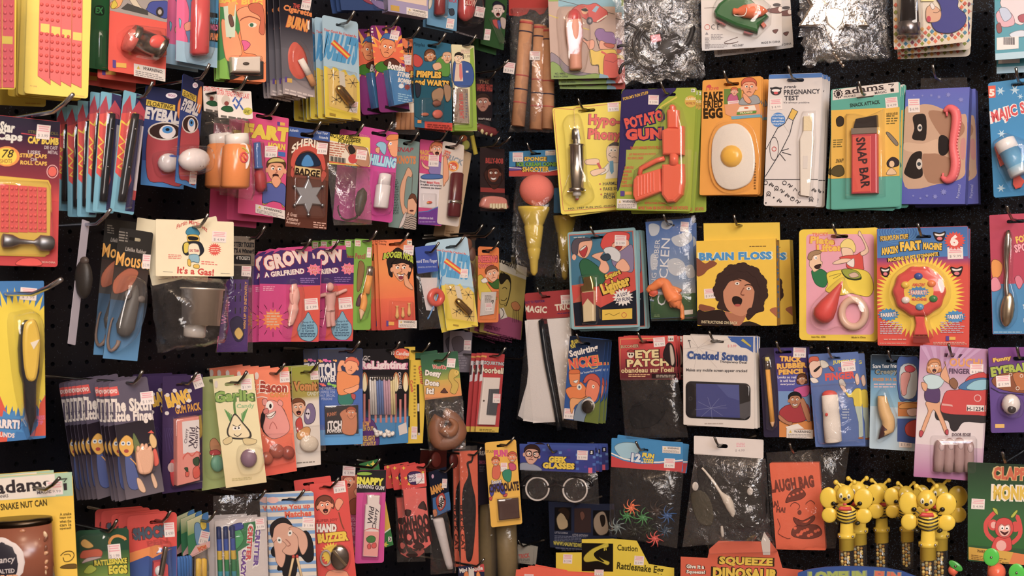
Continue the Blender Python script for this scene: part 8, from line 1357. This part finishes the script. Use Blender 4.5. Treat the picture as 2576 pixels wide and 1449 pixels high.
it.b('#1c181c',1470,1120,1560,1060,1700,1180,1860,900,1960,1000,1980,1230,1900,1280,1800,1200,1760,1449,1620,1449,1600,1380,1540,1370,1560,1240,1480,1200).b('#d8a48c',1470,980,1480,880,1560,800,1660,790,1740,850,1790,950,1790,1120,1740,1190,1640,1180,1560,1100,1500,1050).b('#241c1e',1450,900,1470,810,1560,745,1650,745,1720,830,1640,800,1560,810,1500,870,1480,980).b('#d8a48c',1500,1040,1560,1000,1650,1070,1600,1140,1640,1200,1600,1340,1530,1280,1510,1150).b('#d8a48c',1680,870,1760,850,1880,930,1910,1080,1850,1190,1800,1080,1780,960).e('#ece4dc',1565,1010,28,42,-20).e('#3a5a5c',1565,1010,14).e('#ece4dc',1695,925,26,38,20).e('#3a5a5c',1695,925,13).cl('#a86a58',12,1640,1000,1700,1060,1660,1080).st(1920,800,150,130,3,'$ 1.99')
it.part('wooden_match','wood').lathe('#d8bc8c',1735,1225,1660,1560,[(0,16),(1,16)],zc=20,n=6).part('match_head','matte',sub=True).ball('#b83a2c',1735,1215,20,24,18,zc=20).part('wooden_match','wood').lathe('#d8bc8c',1780,1225,1860,1560,[(0,16),(1,16)],zc=20,n=6).part('match_head','matte',sub=True).ball('#b83a2c',1780,1212,20,24,18,zc=20)
it = I('hand_buzzer_pack','red hand buzzer card with a shocked curly haired man','gag toy','D3','L',.15,(0,400,396,355,560,1520,95,1540),'#dc2c1e',slot=(165,442,130,32),n=1,dn=.03,r=3,grp='hand buzzer cards',back='red hand buzzer card',full=False,drop=-.004)
head(it,170,650,82,'#ec9470','#7a3a24','open',tilt=-8,style='curly'); it.b('#ec9470',285,650,300,580,340,560,380,600,350,660,320,700).cl('#8a3a1c',14,330,720,345,790,365,860,390,910).t('SUPER JOY',195,815,230,36,'#a8201c',-4,b=.04).t('HAND',190,900,230,100,'#ece4dc',0,b=.08,ol='#8a1c14').t('BUZZER',262,1005,350,110,'#ecc81c',-6,b=.08,ol='#8a1c14').star('#ecc81c',250,1190,130,95,22).st(335,432,140,130,-8,'$ 3.99').b('#ec9470',200,1400,300,1380,420,1400,430,1520,180,1520)
it.part('buzzer','metal').prism('#8a8078',6,70,*[c for a in range(0,360,18) for c in (338 + 108 * math.cos(math.radians(a)),1240 + 142 * math.sin(math.radians(a)))],bev=26,smooth=True).part('buzzer_band','metal',sub=True).prism('#b0a080',68,84,250,1160,275,1140,425,1310,400,1330,bev=5).part('winding_ring','plastic').tube('#b8a8a0',12,*[c for a in range(0,360,36) for c in (180 + 58 * math.cos(math.radians(a)),1245 + 85 * math.sin(math.radians(a)))],z=30,closed=True)
it.dome('blister',100,130,1180,200,1130,340,1085,450,1150,460,1300,380,1400,240,1390,140,1310,cur=True,taper=.95)
it = I('itchy_hand_card','brown and mauve card with a reaching hand behind the buzzer','gag toy','D3','L',.10,(340,300,620,290,640,1180,400,1200),'#a83a6c',n=0,r=2,hook=False)
it.band(0,.5,'#c8704c','#a85034'); head(it,440,370,62,'#e8a07c','#a8442c','open'); it.b('#e8a07c',500,480,540,440,600,450,620,520,580,560,530,540).b('#8a4024',450,600,540,560,540,720,470,740)
for k,tx in enumerate(('YOUR','IS','THIS','MESS')): it.t(tx,505,800 + k * 55,75,40,'#d89ab8',0,b=.02)
it.t('FIND',525,1065,70,36,'#d89ab8',0,b=.02).t('IT!',530,1145,40,56,'#e8c82c',0,b=.05).st(445,238,145,135,2,'$ 2.99')
it = I('long_gum_pack','black and pink chewing gum card with a long gum pack','gag toy','D3','L',.155,(510,240,885,240,828,1308,540,1295),'#c82c8c',n=0,r=6,hang=(640,220))
it.band(0,.24,'#17151a','#201c22').t('SNAPPY',680,365,320,88,'#e0dc2c',4,b=.08,ol='#2a2c10').t('CHEWING GUM',675,430,335,44,'#d8d4d4',5,b=.03).e('#8ab82c',620,280,90,18)
it.part('gum_pack','plastic').prism('#e8dcd8',4,70,650,525,795,530,790,620,805,640,765,1225,600,1215,630,640,650,625,bev=14).part('gum_wrapper','card',sub=True); it.free = True; it.zl(71)
it.p('#e89a94',618,930,785,935,768,1215,603,1205).t('Wild',690,750,190,56,'#4a4048',-83,b=.02,sh=.2).t('Cherry',745,790,230,56,'#4a4048',-83,b=.02,sh=.2).b('#3a7a34',640,1010,690,980,740,1000,730,1050,660,1055).b('#d83a3c',650,1090,680,1070,690,1120,660,1130).b('#d83a3c',700,1080,745,1060,750,1110,710,1120).cl('#d8504c',8,620,925,700,895,785,920); it.free = False
it.dome('blister',85,620,480,820,490,810,640,780,1270,590,1260,600,640,taper=.94)
it = I('green_corner_card','yellow and green card tilted behind the pink chewing gum card','gag toy','D3','L',.10,(560,160,770,120,960,1090,740,1160),'#2c7a3c',n=0,r=2,hook=False)
it.p('#e0b42c',740,560,850,540,930,900,810,980).l('#e8e4dc',16,810,985,935,900).star('#e0d03c',720,170,40,16,4).star('#e0d03c',660,190,30,12,4).q('#efe8e0',893,1000,930,1055).t('3',912,1028,18,36,'#241c1c',b=.04).star('#e0d03c',860,1090,40,16,5)
for k,(dx,dy,off,lb) in enumerate(((-75,95,.09,'red whoopee cushion bag lower and behind the front one'),(0,0,.14,'red whoopee cushion bag in front with yellow bursts on its header'))):
    it = I('whoopee_cushion_bag',lb,'gag toy','D3','L',off,tuple(c + (dx if i % 2 == 0 else dy * (i > 20)) for i,c in enumerate((1025,200,1312,160,1337,425,1050,470))),'#cc241c',base='header_card',grp='whoopee cushion bags',hook=bool(k),hang=(1230 + dx,220),n=2 if k else 0,dn=.02,back='red headed whoopee bag',full=False)
    for j in range(9): it.star('#ecc81c',1070 + dx + (j * 97) % 230,215 + (j * 61) % 190,26,9,4,j * 20)
    it.b('#3a2458',1110 + dx,310,1150 + dx,260,1250 + dx,260,1280 + dx,330,1220 + dx,400,1140 + dx,390).t('WHOOPEE',1195 + dx,305,130,38,'#e8e0e8',-10,b=.05).t('CUSHION',1195 + dx,350,130,36,'#e8e0e8',-8,b=.05)
    if k: it.st(1258,335,95,115,-3,'$ 1.99')
    it.part('rubber_cushion','rubber').prism('#dc544c',4,30,*[c + (dx if i % 2 == 0 else dy) for i,c in enumerate((1060,460,1325,440,1340,700,1380,1080,1320,1130,1180,1140,1110,1100,1090,800))],bev=8)
    it.part('cushion_print','card',sub=True); it.free = True; it.zl(31); d_ = '#3a1c1c'
    it.t('WHOO',1215 + dx,840 + dy,260,150,d_,-10,b=.08).t('CUSH',1225 + dx,985 + dy,280,150,d_,-10,b=.08).b(d_,1230 + dx,660 + dy,1290 + dx,590 + dy,1330 + dx,690 + dy,1280 + dx,680 + dy).b(d_,1085 + dx,690 + dy,1150 + dx,700 + dy,1130 + dx,760 + dy,1090 + dx,750 + dy).b(d_,1170 + dx,1110 + dy,1240 + dx,1060 + dy,1300 + dx,1110 + dy,1235 + dx,1135 + dy); it.free = False
    it.bag('bag',55,tuple(c + (dx if i % 2 == 0 else dy) for i,c in enumerate((1050,450,1335,425,1400,1190,1075,1200))),crum=.7)
it = I('flag_gun_pack','dark blue flag gun header over a white rolled flag','gag toy','D3','L',.13,(1350,262,1560,200,1608,700,1412,785),'#141c34',base='header_card',n=0,hang=(1480,260))
it.t('BANG',1445,455,140,80,'#e0982c',-18,b=.08).p('#2f6aa8',1400,560,1600,480,1605,690,1412,780).b('#b83a2c',1440,560,1520,500,1550,620,1500,700,1460,680).b('#ece4e0',1470,560,1510,530,1530,620,1490,680).t('BANG',1500,610,100,46,'#241c20',-70,b=.06).st(1535,390,55,105,4,'$ 1.99').e('#d0a0c0',1400,310,14,24).b('#c87a50',1400,700,1440,690,1450,750,1415,770)
it.part('flag_roll','matte').lathe('#cfc8c8',1460,790,1600,1360,[(0,50),(.05,54),(.9,36),(1,30)],zc=55,n=14); it.bag('bag',110,(1400,760,1600,690,1700,1420,1420,1440),crum=.9)
for k,(dx,off,lb) in enumerate(((-75,.08,'orange black cat card further back, half hidden'),(0,.115,'orange black cat card with an arched black cat in front'))):
    it = I('black_cat_pack',lb,'costume piece','D3','L',off,(1715 + dx,32,1905 + dx,12,1935 + dx,1325,1722 + dx,1340),'#e0521e',grp='orange black cat cards',hook=bool(k),r=1)
    it.b('#17161c',1810 + dx,300,1790 + dx,160,1840 + dx,130,1850 + dx,90,1870 + dx,60,1850 + dx,150,1810 + dx,170,1830 + dx,270,1850 + dx,400,1890 + dx,600,1885 + dx,900,1850 + dx,1240,1790 + dx,1260,1770 + dx,1000,1740 + dx,700,1750 + dx,450).t('BLACK CAT',1735 + dx,900,500,40,'#4a1c14',86,b=.04)
    it.bag('bag',40,(1710 + dx,-20,1915 + dx,-40,1945 + dx,1340,1715 + dx,1360),crum=.6)
it = I('revolver_dark_card','narrow dark card with pale lettering behind the chocolate card','gag toy','D3','L',.08,(1915,-20,2080,-30,2080,620,1925,640),'#241e2c',n=0,r=1,hook=False)
it.t('REAL',1985,45,90,46,'#c8c0bc',0,b=.02).t('SMOKE',1975,150,90,40,'#8a3a5c',0,b=.03).fine('#5a5464',1935,190,2000,260,4)
it = I('squirt_chocolate_pack','golden yellow card with dancing kids and a brown chocolate square','gag toy','D3','L',.15,(1995,-86,2345,-100,2435,850,2070,897),'#ecb424',slot=(2180,-40,100,30),n=0,r=5)
it.t('SPLASHY',2070,25,110,30,'#8a6a24',0).t('FUN!',2180,48,140,68,'#d8307c',-3,b=.08).b('#d85a34',2080,260,2100,190,2160,180,2180,260,2150,340,2090,330); head(it,2120,145,42,'#e88a54','#b8481c','smile'); it.b('#2a8a6a',2210,330,2200,260,2260,230,2300,250,2290,360,2250,370).b('#c83a6c',2270,160,2340,170,2350,230,2290,240); head(it,2310,95,48,'#e88a54','#c8481c','smile'); it.b('#3a3a9c',2050,470,2100,400,2180,380,2230,500,2190,510,2130,440,2080,540).b('#c83a3c',2040,560,2080,540,2070,585).b('#c83a3c',2200,530,2250,500,2240,540).t('Squirt',2130,375,110,56,'#e8e0dc',-8,b=.04,ol='#2a3c6c').t('CHOCOLATE',2215,432,320,88,'#3a2424',-6,b=.06).st(2215,205,75,100,0,'$ 3.99')
it.part('chocolate_square','rubber').prism('#4a2c24',4,50,2140,575,2380,555,2395,785,2160,810,bev=16).dome('blister',58,2120,560,2395,540,2412,800,2140,830,taper=.96)
for k,(x0,y0,x1,y1,r) in enumerate(((2050,420,2020,1560,95),(2240,800,2265,1560,105))):
    it = I('brown_paper_tube',['brown wrapped paper tube left of the chocolate card foot','brown wrapped paper tube hanging under the chocolate card'][k],'gag toy','D3','L',.05 + .055 * k,(x0 - r,y0 - 60,x0 + r,y0 - 60,x1 + r,y1,x1 - r,y1),None,hook=False,grp='brown paper tubes',yaw=30)
    it.part('paper_tube','wood').lathe('#8a7448',x0,y0,x1,y1,[(0,r * .6),(.01,r),(1,r)],zc=r,n=18).bag('bag',r * 2.6,(x0 - r - 15,y0 - 150,x0 + r + 15,y0 - 150,x1 + r + 25,y1,x1 - r - 25,y1),crum=.5)
it = I('noodle_pack','small red and navy snack card at the bottom of the frame','gag toy','D3','L',.13,(1690,1345,1985,1310,2000,1600,1700,1620),'#1c2044',n=0,r=2)
it.p('#c8302c',1870,1325,1985,1310,1995,1400,1880,1400).t('Mini Noodle',1840,1372,250,48,'#e8e0d8',-8,b=.04).b('#d8742c',1760,1420,1800,1400,1820,1500,1770,1500).b('#e8842c',1900,1420,1930,1400,1950,1480,1910,1490).p('#d0c8c0',1810,1380,1870,1370,1880,1500,1815,1510)
it = I('red_foil_bag','dark red foil item glimpsed behind the rolled flag','gag toy','D3','L',.06,(1360,20,1560,10,1560,260,1365,270),'#4a1512',base='header_card',n=1,dn=.02,hook=False,grp='dark red foil bags',back='dark red foil bag',jit=2)
it.part('red_balloon','rubber').ball('#7a1f16',1440,120,60,90,30).part('red_balloon','rubber').ball('#6a1a14',1640,130,50,90,30)
def bare(x,y,wall,off,ext,lb,col='#7c7a76'):
    hook(at_wall(x,y,wall,off),wall,ext,lb,col=col)
ITEMS[-1].done()
bare(1225,183,'L',.12,.05,'bare wire peg hook in the corner beside the suited man card')
bare(1232,372,'L',.10,.05,'bare wire peg hook above the crooked teeth case')
bare(1200,598,'L',.13,.04,'bare wire peg hook under the beige box')
bare(1290,905,'L',.10,.04,'bare wire peg hook beside the doorbell card')
ITEMS[-1].done()
